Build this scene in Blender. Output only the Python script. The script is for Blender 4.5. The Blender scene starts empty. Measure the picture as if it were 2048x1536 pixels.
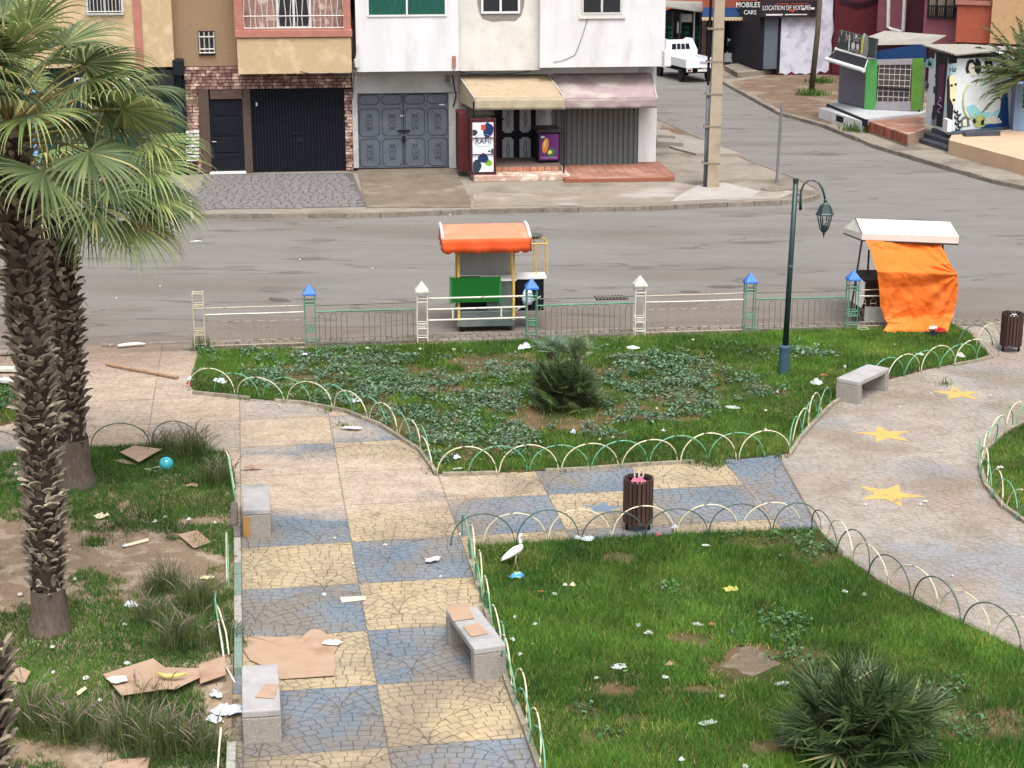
import bpy, math, random
import numpy as np
from mathutils import Vector, Matrix
random.seed(7); RNG = np.random.default_rng(7)
R = math.radians
sc = bpy.context.scene
# ---------------------------------------------------------------- camera, sky, sun, exposure
F, PITCH, CAMZ = 3464.2, 0.2773, 9.0
cd = bpy.data.cameras.new('camera'); cam = bpy.data.objects.new('camera', cd); sc.collection.objects.link(cam)
cam.location = (0, 0, CAMZ); cam.rotation_euler = (math.pi/2 - PITCH, 0, 0)
cd.sensor_width = 36; cd.lens = 36*F/2048; cd.clip_start = .3; cd.clip_end = 1500
sc.camera = cam
world = bpy.data.worlds.new('World'); sc.world = world; world.use_nodes = True
SUN_EL, SUN_AZ = R(62), R(168)          # azimuth from +Y towards +X
nt = world.node_tree
bg = nt.nodes['Background']
sky = nt.nodes.new('ShaderNodeTexSky'); sky.sky_type = 'NISHITA'; sky.sun_disc = False
sky.sun_elevation = SUN_EL; sky.sun_rotation = SUN_AZ; sky.air_density = 1.0; sky.dust_density = 6.0; sky.ozone_density = 1.0
hs = nt.nodes.new('ShaderNodeHueSaturation'); hs.inputs['Saturation'].default_value = .42
nt.links.new(sky.outputs[0], hs.inputs['Color']); nt.links.new(hs.outputs[0], bg.inputs['Color'])
bg.inputs['Strength'].default_value = .15
sl = bpy.data.lights.new('sun', 'SUN'); sl.energy = 1.15; sl.angle = R(30); sl.color = (1, .985, .955)
so = bpy.data.objects.new('sun', sl); sc.collection.objects.link(so); so.location = (0, 0, 60)
sd = Vector((math.sin(SUN_AZ)*math.cos(SUN_EL), math.cos(SUN_AZ)*math.cos(SUN_EL), math.sin(SUN_EL)))
so.rotation_euler = sd.to_track_quat('Z', 'Y').to_euler()
sc.view_settings.view_transform = 'Standard'; sc.view_settings.look = 'None'
sc.view_settings.exposure = 0.95; sc.view_settings.gamma = 1; sc.view_settings.use_curve_mapping = False
sc.render.engine = 'CYCLES'; sc.cycles.use_denoising = True
sc.cycles.max_bounces = 5; sc.cycles.diffuse_bounces = 3; sc.cycles.transparent_max_bounces = 8

# ---------------------------------------------------------------- measuring: photo pixel -> place
def ray(x, y):
    cp, sp = math.cos(PITCH), math.sin(PITCH); a = (x-1024)/F; b = (768-y)/F
    return Vector((a, cp+b*sp, -sp+b*cp))
CAM = Vector((0, 0, CAMZ))
def G(x, y, z=0.0):
    d = ray(x, y); return CAM + d*((z-CAMZ)/d.z)
def atY(x, y, Y):
    d = ray(x, y); return CAM + d*(Y/d.y)

# ---------------------------------------------------------------- mesh builder
class MB:
    def __init__(s): s.v = []; s.f = []; s.m = []; s.mi = 0; s.smooth = False
    def add(s, vs, fs):
        b = len(s.v); s.v += [tuple(v) for v in vs]
        for f in fs: s.f.append(tuple(i+b for i in f)); s.m.append(s.mi)
        return s
    def hexa(s, p):   # 4 bottom ccw, 4 top ccw
        return s.add(p, [(3,2,1,0),(4,5,6,7),(0,1,5,4),(1,2,6,5),(2,3,7,6),(3,0,4,7)])
    def box(s, c, d, rz=0, M=None):
        x, y, z = d[0]/2, d[1]/2, d[2]/2
        pts = [Vector(q) for q in ((-x,-y,-z),(x,-y,-z),(x,y,-z),(-x,y,-z),(-x,-y,z),(x,-y,z),(x,y,z),(-x,y,z))]
        T = Matrix.Translation(Vector(c)) @ (M if M else Matrix.Rotation(rz, 4, 'Z'))
        return s.hexa([T @ q for q in pts])
    def prism(s, poly, z0, z1):
        n = len(poly); a = sum(poly[i][0]*poly[(i+1)%n][1]-poly[(i+1)%n][0]*poly[i][1] for i in range(n))
        if a < 0: poly = poly[::-1]
        vs = [(q[0], q[1], z0) for q in poly] + [(q[0], q[1], z1) for q in poly]
        return s.add(vs, [tuple(range(n-1, -1, -1)), tuple(range(n, 2*n))] + [(i, (i+1)%n, n+(i+1)%n, n+i) for i in range(n)])
    def sheet(s, poly, z):
        n = len(poly); a = sum(poly[i][0]*poly[(i+1)%n][1]-poly[(i+1)%n][0]*poly[i][1] for i in range(n))
        if a < 0: poly = poly[::-1]
        return s.add([(q[0], q[1], z) for q in poly], [tuple(range(n))])
    def tube(s, path, r, n=6, closed=False, cap=True):
        P = [Vector(q) for q in path]; N = len(P); rr = r if hasattr(r, '__len__') else [r]*N
        vs = []; up = None
        for i in range(N):
            if closed: t = P[(i+1)%N]-P[i-1]
            else: t = P[min(i+1, N-1)]-P[max(i-1, 0)]
            if t.length < 1e-9: t = Vector((0, 0, 1))
            t.normalize()
            if up is None: up = Vector((0, 0, 1)) if abs(t.z) < .9 else Vector((1, 0, 0))
            a = t.cross(up)
            if a.length < 1e-4: a = t.cross(Vector((.3, .8, .1)))
            a.normalize(); b = t.cross(a).normalized(); up = -b if False else up
            if abs(t.dot(up)) > .95: up = b
            for k in range(n):
                w = 2*math.pi*k/n; vs.append(P[i]+(a*math.cos(w)+b*math.sin(w))*rr[i])
        fs = []
        for i in range(N if closed else N-1):
            j = (i+1) % N
            for k in range(n): fs.append((i*n+k, i*n+(k+1)%n, j*n+(k+1)%n, j*n+k))
        if cap and not closed: fs += [tuple(range(n-1, -1, -1)), tuple((N-1)*n+k for k in range(n))]
        return s.add(vs, fs)
    def bar(s, a, b, r, n=6): return s.tube([a, b], r, n)
    def lathe(s, c, prof, n=16, M=None):
        vs = []; c = Vector(c)
        for (r, z) in prof:
            for k in range(n):
                q = Vector((r*math.cos(2*math.pi*k/n), r*math.sin(2*math.pi*k/n), z)); vs.append(c+(M @ q if M else q))
        m = len(prof)
        fs = [(i*n+k, i*n+(k+1)%n, (i+1)*n+(k+1)%n, (i+1)*n+k) for i in range(m-1) for k in range(n)]
        if prof[0][0] > 1e-4: fs.append(tuple(range(n-1, -1, -1)))
        if prof[-1][0] > 1e-4: fs.append(tuple((m-1)*n+k for k in range(n)))
        return s.add(vs, fs)
    def grid(s, fn, nu, nv):
        vs = [fn(i/nu, j/nv) for j in range(nv+1) for i in range(nu+1)]
        return s.add(vs, [(j*(nu+1)+i, j*(nu+1)+i+1, (j+1)*(nu+1)+i+1, (j+1)*(nu+1)+i) for j in range(nv) for i in range(nu)])

def wloc(o):
    v = Vector((0, 0, 0))
    while o: v += o.location; o = o.parent
    return v
def mesh_of(name, mb, mats, off=Vector((0, 0, 0)), smooth=False):
    me = bpy.data.meshes.new(name)
    me.from_pydata([(v[0]-off[0], v[1]-off[1], v[2]-off[2]) for v in mb.v], [], mb.f)
    mats = mats if isinstance(mats, (list, tuple)) else [mats]
    for m in mats: me.materials.append(m)
    if len(mats) > 1: me.polygons.foreach_set('material_index', mb.m)
    if smooth or mb.smooth: me.polygons.foreach_set('use_smooth', [True]*len(me.polygons))
    me.update(); return me
def link(o): sc.collection.objects.link(o); return o
def tag(o, label=None, cat=None, group=None, kind=None):
    if label: o['label'] = label
    if cat: o['category'] = cat
    if group: o['group'] = group
    if kind: o['kind'] = kind
    return o
def thing(name, loc, label, cat, group=None):
    o = bpy.data.objects.new(name, None); o.empty_display_size = .2; o.location = Vector(loc); link(o)
    return tag(o, label, cat, group)
def part(name, mb, mat, parent, label=None, kind=None, smooth=False, bevel=0):
    o = bpy.data.objects.new(name, mesh_of(name, mb, mat, wloc(parent), smooth)); o.parent = parent; link(o)
    if bevel: b = o.modifiers.new('bevel', 'BEVEL'); b.width = bevel; b.segments = 2; b.limit_method = 'ANGLE'
    return tag(o, label, kind=kind)
def inst(name, me, parent, M, kind=None):   # piece with shared mesh, M = world matrix
    o = bpy.data.objects.new(name, me); o.parent = parent; link(o)
    o.matrix_basis = Matrix.Translation(-wloc(parent)) @ M if parent else M
    return tag(o, kind=kind)
def solo(name, mb, mat, label=None, cat=None, group=None, kind=None, loc=None, smooth=False, bevel=0):
    if loc is None:
        xs = [v[0] for v in mb.v]; ys = [v[1] for v in mb.v]; zs = [v[2] for v in mb.v]
        loc = ((min(xs)+max(xs))/2, (min(ys)+max(ys))/2, min(zs)) if kind is None else (0, 0, 0)
    o = bpy.data.objects.new(name, mesh_of(name, mb, mat, Vector(loc), smooth)); o.location = Vector(loc); link(o)
    if bevel: b = o.modifiers.new('bevel', 'BEVEL'); b.width = bevel; b.segments = 2; b.limit_method = 'ANGLE'
    return tag(o, label, cat, group, kind)

# ---------------------------------------------------------------- materials
def lin(r, g, b, k=1.0):
    f = lambda c: ((c/255)/12.92 if c/255 <= .04045 else ((c/255+.055)/1.055)**2.4)*k
    return (f(r), f(g), f(b), 1)
def mat(name, col, rough=.85, col2=None, scale=6.0, bump=0.0, bscale=60.0, metal=0.0, amt=.5, spec=.3, stretch=None, col3=None, scale3=1.2, lo3=.55, hi3=.7, detail=5, objv=0.0, trans=0.0):
    m = bpy.data.materials.new(name); m.use_nodes = True; t = m.node_tree; N = t.nodes; L = t.links; b = N['Principled BSDF']
    b.inputs['Roughness'].default_value = rough; b.inputs['Metallic'].default_value = metal
    b.inputs['Specular IOR Level'].default_value = spec
    geo = N.new('ShaderNodeNewGeometry'); vec = geo.outputs['Position']
    if stretch:
        mp = N.new('ShaderNodeMapping'); mp.inputs['Scale'].default_value = stretch; L.new(vec, mp.inputs['Vector']); vec = mp.outputs[0]
    if col2 is None: col2 = tuple(c*.8 for c in col[:3])+(1,)
    nz = N.new('ShaderNodeTexNoise'); nz.inputs['Scale'].default_value = scale; nz.inputs['Detail'].default_value = detail; nz.inputs['Roughness'].default_value = .65
    L.new(vec, nz.inputs['Vector'])
    rp = N.new('ShaderNodeMapRange'); rp.inputs['From Min'].default_value = .5-.25*(1.2-amt); rp.inputs['From Max'].default_value = .5+.35*(1.2-amt)
    L.new(nz.outputs[0], rp.inputs['Value'])
    mx = N.new('ShaderNodeMix'); mx.data_type = 'RGBA'; mx.inputs['A'].default_value = col; mx.inputs['B'].default_value = col2
    L.new(rp.outputs[0], mx.inputs['Factor']); out = mx.outputs['Result']
    if col3:
        n3 = N.new('ShaderNodeTexNoise'); n3.inputs['Scale'].default_value = scale3; n3.inputs['Detail'].default_value = 6; L.new(vec, n3.inputs['Vector'])
        r3 = N.new('ShaderNodeMapRange'); r3.inputs['From Min'].default_value = lo3; r3.inputs['From Max'].default_value = hi3; L.new(n3.outputs[0], r3.inputs['Value'])
        m3 = N.new('ShaderNodeMix'); m3.data_type = 'RGBA'; L.new(r3.outputs[0], m3.inputs['Factor']); L.new(out, m3.inputs['A']); m3.inputs['B'].default_value = col3; out = m3.outputs['Result']
    if objv:
        oi = N.new('ShaderNodeObjectInfo'); hv = N.new('ShaderNodeHueSaturation')
        rr = N.new('ShaderNodeMapRange'); rr.inputs['To Min'].default_value = 1-objv; rr.inputs['To Max'].default_value = 1+objv
        L.new(oi.outputs['Random'], rr.inputs['Value']); L.new(rr.outputs[0], hv.inputs['Value']); L.new(out, hv.inputs['Color']); out = hv.outputs[0]
    L.new(out, b.inputs['Base Color'])
    if bump:
        nb = N.new('ShaderNodeTexNoise'); nb.inputs['Scale'].default_value = bscale; nb.inputs['Detail'].default_value = 4; L.new(vec, nb.inputs['Vector'])
        bp = N.new('ShaderNodeBump'); bp.inputs['Strength'].default_value = bump; bp.inputs['Distance'].default_value = .02
        L.new(nb.outputs[0], bp.inputs['Height']); L.new(bp.outputs[0], b.inputs['Normal'])
    if trans: b.inputs['Alpha'].default_value = 1-trans
    return m
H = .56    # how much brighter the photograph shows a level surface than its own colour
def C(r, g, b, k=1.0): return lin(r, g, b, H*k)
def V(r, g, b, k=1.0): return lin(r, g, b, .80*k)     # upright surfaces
def vcol_mat(name, rough=.8, spec=.2, sheen=0, translucent=0.0, noise=0):
    m = bpy.data.materials.new(name); m.use_nodes = True; t = m.node_tree; N = t.nodes; L = t.links; b = N['Principled BSDF']
    a = N.new('ShaderNodeAttribute'); a.attribute_name = 'col'
    L.new(a.outputs['Color'], b.inputs['Base Color']); b.inputs['Roughness'].default_value = rough; b.inputs['Specular IOR Level'].default_value = spec
    if translucent:
        tr = N.new('ShaderNodeBsdfTranslucent'); L.new(a.outputs['Color'], tr.inputs['Color'])
        mx = N.new('ShaderNodeMixShader'); mx.inputs[0].default_value = translucent
        L.new(b.outputs[0], mx.inputs[1]); L.new(tr.outputs[0], mx.inputs[2]); L.new(mx.outputs[0], N['Material Output'].inputs['Surface'])
    return m
def np_mesh(name, verts, faces, colors, m, smooth=False):
    """verts (n,3), faces (k,c) same corner count, colors (k,3) per face"""
    me = bpy.data.meshes.new(name); nv, (nf, c) = len(verts), faces.shape
    me.vertices.add(nv); me.vertices.foreach_set('co', verts.astype(np.float32).ravel())
    me.loops.add(nf*c); me.loops.foreach_set('vertex_index', faces.astype(np.int32).ravel())
    me.polygons.add(nf); me.polygons.foreach_set('loop_start', np.arange(0, nf*c, c, dtype=np.int32)); me.polygons.foreach_set('loop_total', np.full(nf, c, dtype=np.int32))
    me.update(calc_edges=True)
    if colors is not None:
        at = me.color_attributes.new('col', 'FLOAT_COLOR', 'CORNER')
        cc = np.concatenate([np.repeat(colors, c, axis=0), np.ones((nf*c, 1))], 1).astype(np.float32); at.data.foreach_set('color', cc.ravel())
    me.materials.append(m)
    if smooth: me.polygons.foreach_set('use_smooth', np.ones(nf, dtype=bool))
    return me
def inpoly(x, y, poly):
    x = np.asarray(x); y = np.asarray(y); ins = np.zeros(x.shape, bool); n = len(poly)
    for i in range(n):
        x1, y1 = poly[i][:2]; x2, y2 = poly[(i+1) % n][:2]
        c = ((y1 > y) != (y2 > y)) & (x < (x2-x1)*(y-y1)/((y2-y1) if y2 != y1 else 1e-9)+x1); ins ^= c
    return ins
def vnoise(x, y, s, seed=0):     # cheap smooth value noise 0..1
    r = np.random.default_rng(seed).random((64, 64)); X = np.asarray(x)*s; Y = np.asarray(y)*s
    xi = np.floor(X).astype(int); yi = np.floor(Y).astype(int); fx = X-xi; fy = Y-yi; fx = fx*fx*(3-2*fx); fy = fy*fy*(3-2*fy)
    g = lambda i, j: r[(xi+i) % 64, (yi+j) % 64]
    return (g(0,0)*(1-fx)+g(1,0)*fx)*(1-fy)+(g(0,1)*(1-fx)+g(1,1)*fx)*fy
class Wall:
    """upright plane through ground points a, b; u runs a->b, out = metres towards the camera side"""
    def __init__(s, a, b):
        s.a = Vector((a[0], a[1], 0)); d = Vector((b[0]-a[0], b[1]-a[1], 0)); s.len = d.length; s.d = d.normalized()
        n = Vector((s.d.y, -s.d.x, 0)); s.n = n if n.dot(-s.a) > 0 else -n
    def uz(s, px, py, out=0.0):
        d = ray(px, py); q = s.a+s.n*out; t = (q-CAM).dot(s.n)/d.dot(s.n); P = CAM+d*t
        return (P-s.a).dot(s.d), P.z
    def P(s, u, z, out=0.0): return s.a+s.d*u+s.n*out+Vector((0, 0, z))
    def box(s, mb, u0, u1, z0, z1, o0, o1):
        p = [s.P(u0, z0, o1), s.P(u1, z0, o1), s.P(u1, z0, o0), s.P(u0, z0, o0), s.P(u0, z1, o1), s.P(u1, z1, o1), s.P(u1, z1, o0), s.P(u0, z1, o0)]
        return mb.hexa(p)
    def rect(s, x0, y0, x1, y1, out=0.0):
        a = s.uz((x0), (y0+y1)/2, out); b = s.uz(x1, (y0+y1)/2, out); c = s.uz((x0+x1)/2, y0, out); d = s.uz((x0+x1)/2, y1, out)
        return a[0], b[0], d[1], c[1]
    def pbox(s, mb, x0, y0, x1, y1, o0, o1):
        u0, u1, z0, z1 = s.rect(x0, y0, x1, y1, o1); return s.box(mb, u0, u1, z0, z1, o0, o1)
def text_mesh(name, body, size, mt, parent, W, u, z, out, align='CENTER', sx=1.0, thick=.008):
    cu = bpy.data.curves.new('lettering', 'FONT'); cu.body = body; cu.size = size; cu.align_x = align; cu.align_y = 'CENTER'; cu.extrude = thick; cu.resolution_u = 2
    tmp = bpy.data.objects.new('t', cu); link(tmp); bpy.context.view_layer.update()
    me = bpy.data.meshes.new_from_object(tmp.evaluated_get(bpy.context.evaluated_depsgraph_get())); bpy.data.objects.remove(tmp)
    me.materials.clear(); me.materials.append(mt)
    o = bpy.data.objects.new(name, me); o.parent = parent; link(o)
    B = Matrix((( W.d.x, 0, W.n.x, 0), (W.d.y, 0, W.n.y, 0), (0, 1, 0, 0), (0, 0, 0, 1)))
    p = W.P(u, z, out)
    o.matrix_basis = Matrix.Translation(p-wloc(parent)) @ B @ Matrix.Diagonal((sx, 1, 1, 1))
    return o
def flat(W, mb, pts, out, th=.006):
    """flat printed shape given as (u,z) outline on a wall"""
    n = len(pts); a = sum(pts[i][0]*pts[(i+1)%n][1]-pts[(i+1)%n][0]*pts[i][1] for i in range(n))
    if a < 0: pts = pts[::-1]
    vs = [W.P(u, z, out-th) for u, z in pts]+[W.P(u, z, out) for u, z in pts]
    return mb.add(vs, [tuple(range(n-1, -1, -1)), tuple(range(n, 2*n))]+[(i, (i+1)%n, n+(i+1)%n, n+i) for i in range(n)])
# ================================================================ GROUND
def proj(x, y, z):
    X = np.asarray(x); Y = np.asarray(y); Z = np.asarray(z)-CAMZ; cp, sp = math.cos(PITCH), math.sin(PITCH)
    d = Y*cp-Z*sp; v = Y*sp+Z*cp
    return 1024+F*X/d, 768-F*v/d
def gp(l, z=0.0): return [tuple(G(x, y, z)[:2]) for x, y in l]
def fence_y(x): return 34.98+.122*x
def road_y(x): return fence_y(x)+.6

M_asph = mat('asphalt', C(151,148,143), .93, C(140,136,131), .9, .35, 90, stretch=(.35,1,1), col3=C(128,119,110), scale3=.33, lo3=.5, hi3=.8, spec=.15)
def asphalt_detail():
    t = M_asph.node_tree; N = t.nodes; L = t.links; b = N['Principled BSDF']; src = b.inputs['Base Color'].links[0].from_socket
    geo = N.new('ShaderNodeNewGeometry')
    # aggregate speckle
    n1 = N.new('ShaderNodeTexNoise'); n1.inputs['Scale'].default_value = 28; n1.inputs['Detail'].default_value = 3; L.new(geo.outputs['Position'], n1.inputs['Vector'])
    r1 = N.new('ShaderNodeMapRange'); r1.inputs['From Min'].default_value = .3; r1.inputs['From Max'].default_value = .7; r1.inputs['To Min'].default_value = .88; r1.inputs['To Max'].default_value = 1.1; L.new(n1.outputs[0], r1.inputs['Value'])
    # brown dust strip along the park kerb: distance from the kerb line
    sx = N.new('ShaderNodeSeparateXYZ'); L.new(geo.outputs['Position'], sx.inputs[0])
    def math_(op, a, b_=None, c=None):
        q = N.new('ShaderNodeMath'); q.operation = op
        for i, v in enumerate((a, b_, c)):
            if v is None: continue
            if isinstance(v, (int, float)): q.inputs[i].default_value = v
            else: L.new(v, q.inputs[i])
        return q.outputs[0]
    dd = math_('SUBTRACT', sx.outputs[1], math_('MULTIPLY_ADD', sx.outputs[0], .122, 35.5))
    n2 = N.new('ShaderNodeTexNoise'); n2.inputs['Scale'].default_value = .8; n2.inputs['Detail'].default_value = 7
    mp = N.new('ShaderNodeMapping'); mp.inputs['Scale'].default_value = (.4, 1, 1); L.new(geo.outputs['Position'], mp.inputs[0]); L.new(mp.outputs[0], n2.inputs['Vector'])
    dn = math_('ADD', dd, math_('MULTIPLY_ADD', n2.outputs[0], 9.0, -4.5))
    m = N.new('ShaderNodeMapRange'); m.inputs['From Min'].default_value = 4.6; m.inputs['From Max'].default_value = .6; L.new(dn, m.inputs['Value'])
    # oil and damp spots
    n3 = N.new('ShaderNodeTexNoise'); n3.inputs['Scale'].default_value = .95; n3.inputs['Detail'].default_value = 5; mp3 = N.new('ShaderNodeMapping'); mp3.inputs['Scale'].default_value = (.45, 1.3, 1); mp3.inputs['Location'].default_value = (4, 9, 0)
    L.new(geo.outputs['Position'], mp3.inputs[0]); L.new(mp3.outputs[0], n3.inputs['Vector'])
    r3 = N.new('ShaderNodeMapRange'); r3.inputs['From Min'].default_value = .6; r3.inputs['From Max'].default_value = .71; r3.inputs['To Max'].default_value = .5; L.new(n3.outputs[0], r3.inputs['Value'])
    # tar joints: thin cracks from a stretched noise iso-line
    n4 = N.new('ShaderNodeTexNoise'); n4.inputs['Scale'].default_value = .22; n4.inputs['Detail'].default_value = 4; mp4 = N.new('ShaderNodeMapping'); mp4.inputs['Scale'].default_value = (.25, 1.6, 1)
    L.new(geo.outputs['Position'], mp4.inputs[0]); L.new(mp4.outputs[0], n4.inputs['Vector'])
    cr = math_('ABSOLUTE', math_('SUBTRACT', n4.outputs[0], .5)); rc = N.new('ShaderNodeMapRange'); rc.inputs['From Min'].default_value = .0; rc.inputs['From Max'].default_value = .006; rc.inputs['To Min'].default_value = .6; rc.inputs['To Max'].default_value = 0; L.new(cr, rc.inputs['Value'])
    def mix(a, c, fac):
        x = N.new('ShaderNodeMix'); x.data_type = 'RGBA'; L.new(fac, x.inputs['Factor']); L.new(a, x.inputs['A']); x.inputs['B'].default_value = c; return x.outputs['Result']
    c1 = mix(src, C(136,122,111), math_('MULTIPLY', m.outputs[0], .8)); c2 = mix(c1, C(84,74,68), r3.outputs[0]); c3 = mix(c2, C(92,86,82), rc.outputs[0])
    hv = N.new('ShaderNodeHueSaturation'); L.new(r1.outputs[0], hv.inputs['Value']); L.new(c3, hv.inputs['Color']); L.new(hv.outputs[0], b.inputs['Base Color'])
asphalt_detail()
M_dirt = mat('dirt', C(150,128,108), .95, C(120,98,80), 1.4, .6, 30, col3=C(165,150,135), scale3=.6, lo3=.5, hi3=.65, spec=.1)
M_conc = mat('concrete', C(178,168,154), .9, C(154,144,130), 1.6, .4, 50, col3=C(120,108,98), scale3=.5, lo3=.5, hi3=.7, spec=.15)
M_kerb = mat('kerb concrete', C(168,158,145), .9, C(128,118,106), 5, .5, 60, spec=.15, objv=.15)

solo('ground', MB().sheet([(-300,-60),(300,-60),(300,600),(-300,600)], -.2), M_dirt, kind='structure')
solo('road', MB().sheet([(-60, 27), (80, 44), (80, 70), (13, 160), (2, 160), (2, 66), (-60, 58)], -.12), M_asph, kind='structure')

# ---- park pavement: stamped concrete painted as a checkerboard
CHK = (-2.3075, 23.3081, .1524, 1.5677)
pA, pB = gp([(1563,925),(1640,1063)])   # the joint where the checkerboard ends and the pink plaza begins
def paint_material(name, joint):
    m = bpy.data.materials.new(name); m.use_nodes = True; t = m.node_tree; N = t.nodes; L = t.links; b = N['Principled BSDF']
    b.inputs['Roughness'].default_value = .85; b.inputs['Specular IOR Level'].default_value = .2
    geo = N.new('ShaderNodeNewGeometry'); sx = N.new('ShaderNodeSeparateXYZ'); L.new(geo.outputs['Position'], sx.inputs[0]); X, Y = sx.outputs[0], sx.outputs[1]
    def mth(op, a, b_=None, c=None, clamp=False):
        q = N.new('ShaderNodeMath'); q.operation = op; q.use_clamp = clamp
        for i, v in enumerate((a, b_, c)):
            if v is None: continue
            if isinstance(v, (int, float)): q.inputs[i].default_value = v
            else: L.new(v, q.inputs[i])
        return q.outputs[0]
    def noise(s, d=5, off=0, st=None, rough=.6):
        n = N.new('ShaderNodeTexNoise'); n.inputs['Scale'].default_value = s; n.inputs['Detail'].default_value = d; n.inputs['Roughness'].default_value = rough
        mp = N.new('ShaderNodeMapping'); mp.inputs['Location'].default_value = (off, off*.7, 0)
        if st: mp.inputs['Scale'].default_value = st
        L.new(geo.outputs['Position'], mp.inputs[0]); L.new(mp.outputs[0], n.inputs['Vector']); return n.outputs[0]
    def rng(v, a, b2, c=0.0, d=1.0):
        r = N.new('ShaderNodeMapRange'); r.inputs['From Min'].default_value = a; r.inputs['From Max'].default_value = b2; r.inputs['To Min'].default_value = c; r.inputs['To Max'].default_value = d; L.new(v, r.inputs['Value']); return r.outputs[0]
    def mix(a, c, fac):
        x = N.new('ShaderNodeMix'); x.data_type = 'RGBA'
        for s_, v in (('Factor', fac), ('A', a), ('B', c)):
            if isinstance(v, (tuple, float, int)): x.inputs[s_].default_value = v
            else: L.new(v, x.inputs[s_])
        return x.outputs['Result']
    ox, oy, yaw, s = CHK; ca, sa = math.cos(yaw)/s, math.sin(yaw)/s
    wob = mth('MULTIPLY_ADD', noise(6), .03, -.015)
    xx = mth('ADD', mth('SUBTRACT', X, ox), wob); yy = mth('ADD', mth('SUBTRACT', Y, oy), wob)
    c = mth('ADD', mth('MULTIPLY', xx, ca), mth('MULTIPLY', yy, sa)); r = mth('SUBTRACT', mth('MULTIPLY', yy, ca), mth('MULTIPLY', xx, sa))
    par = mth('MULTIPLY', mth('FRACT', mth('MULTIPLY', mth('ADD', mth('FLOOR', c), mth('FLOOR', r)), .5)), 2.0)
    par = mth('MAXIMUM', par, mth('GREATER_THAN', c, 4.02))
    yel = mix(C(214,194,156), C(198,181,152), rng(noise(1.1), .35, .65)); yel = mix(yel, C(226,200,146), rng(noise(.5, off=11), .6, .72, 0, .6))
    blu = mix(C(146,156,166), C(122,140,156), rng(noise(.7, off=5), .4, .6)); blu = mix(blu, C(144,164,166), rng(noise(1.3, off=23), .66, .76, 0, .4))
    chk = mix(yel, blu, par)
    # joint lines saw-cut between the painted squares
    def near0(v): f = mth('FRACT', v); return mth('MINIMUM', f, mth('SUBTRACT', 1.0, f))
    cut = rng(mth('MINIMUM', near0(c), near0(r)), .004, .009, .5, 0)
    # plaza right of the diagonal joint
    dx, dy = pB[0]-pA[0], pB[1]-pA[1]; ln = math.hypot(dx, dy); nx, ny = dy/ln, -dx/ln
    if nx < 0: nx, ny = -nx, -ny
    side = mth('SUBTRACT', mth('ADD', mth('MULTIPLY', X, nx), mth('MULTIPLY', Y, ny)), nx*pA[0]+ny*pA[1])
    pz = rng(side, -.01, .01); dcut = rng(mth('ABSOLUTE', side), .012, .03, .6, 0)
    pinkb = mix(C(184,174,163), C(194,184,171), rng(noise(.5, off=3), .4, .6)); pinkb = mix(pinkb, C(182,162,153), rng(noise(.35, off=31), .5, .62, 0, .7))
    pinkb = mix(pinkb, C(160,166,172), rng(noise(.3, 3, off=47), .51, .62, 0, .75))
    base = mix(chk, pinkb, pz)
    # wear: bare concrete and trodden dust, heavier where the paths meet
    wear = rng(noise(2.6, 8, off=7, rough=.72), .48, .66, 0, .8)
    big = rng(noise(.62, 5, off=13), .47, .6, 0, .85)
    w = mth('MAXIMUM', wear, big)
    base = mix(base, C(156,142,124), mth('MULTIPLY', w, .88))
    def blob(cx, cy, rx, ry, hard=.5):
        d = mth('SQRT', mth('ADD', mth('POWER', mth('DIVIDE', mth('ABSOLUTE', mth('SUBTRACT', X, cx)), rx), 2.0), mth('POWER', mth('DIVIDE', mth('ABSOLUTE', mth('SUBTRACT', Y, cy)), ry), 2.0)))
        return rng(mth('ADD', d, mth('MULTIPLY_ADD', noise(.9, 6, off=cx), 1.5, -.75)), 1.0+hard*.4, 1.0-hard*.4)
    dust = mth('MAXIMUM', blob(-3.3, 25.9, 3.0, 1.5), blob(-9.5, 31.5, 5.5, 3.6))
    dust = mth('MAXIMUM', dust, mth('MULTIPLY', blob(-6.3, 29.0, 4.0, 1.8), .75))
    base = mix(base, mix(C(222,202,180), C(200,178,156), rng(noise(3, 8), .4, .65)), mth('MULTIPLY', dust, .88))
    grey = mth('MAXIMUM', blob(-3.6, 17.0, 1.6, .9), blob(-3.9, 16.0, 2.5, 1.3)); base = mix(base, C(146,134,122), mth('MULTIPLY', grey, .8))
    kerbd = rng(mth('ADD', mth('SUBTRACT', mth('MULTIPLY_ADD', X, .122, 34.98), Y), mth('MULTIPLY_ADD', noise(.7, 6), 4.0, -2.0)), 3.0, .3, 0, .8)
    kerbd = mth('MULTIPLY', kerbd, rng(X, -5, -7.5)); base = mix(base, C(158,134,118), kerbd)
    base = mix(base, C(90,80,70), mth('MULTIPLY', cut, mth('SUBTRACT', 1.0, pz))); base = mix(base, C(88,78,70), dcut)
    sp = rng(noise(38, 4), .58, .75, 0, .3); base = mix(base, C(96,84,74), sp)
    dark = rng(noise(1.8, 9, off=19, rough=.75), .6, .72, 0, .45); base = mix(base, C(112,96,84), dark)
    if joint: base = mix(base, C(92,82,72), mth('MULTIPLY_ADD', pz, -.55, mth('MULTIPLY_ADD', dust, -.4, .68)))
    else:
        oi = N.new('ShaderNodeAttribute'); oi.attribute_name = 'tone'
        hv = N.new('ShaderNodeHueSaturation'); L.new(rng(noise(9, 1), .3, .7, .93, 1.05), hv.inputs['Value']); L.new(base, hv.inputs['Color']); base = hv.outputs[0]
    L.new(base, b.inputs['Base Color'])
    bp = N.new('ShaderNodeBump'); bp.inputs['Strength'].default_value = .35; bp.inputs['Distance'].default_value = .01; L.new(noise(45, 4), bp.inputs['Height']); L.new(bp.outputs[0], b.inputs['Normal'])
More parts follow.
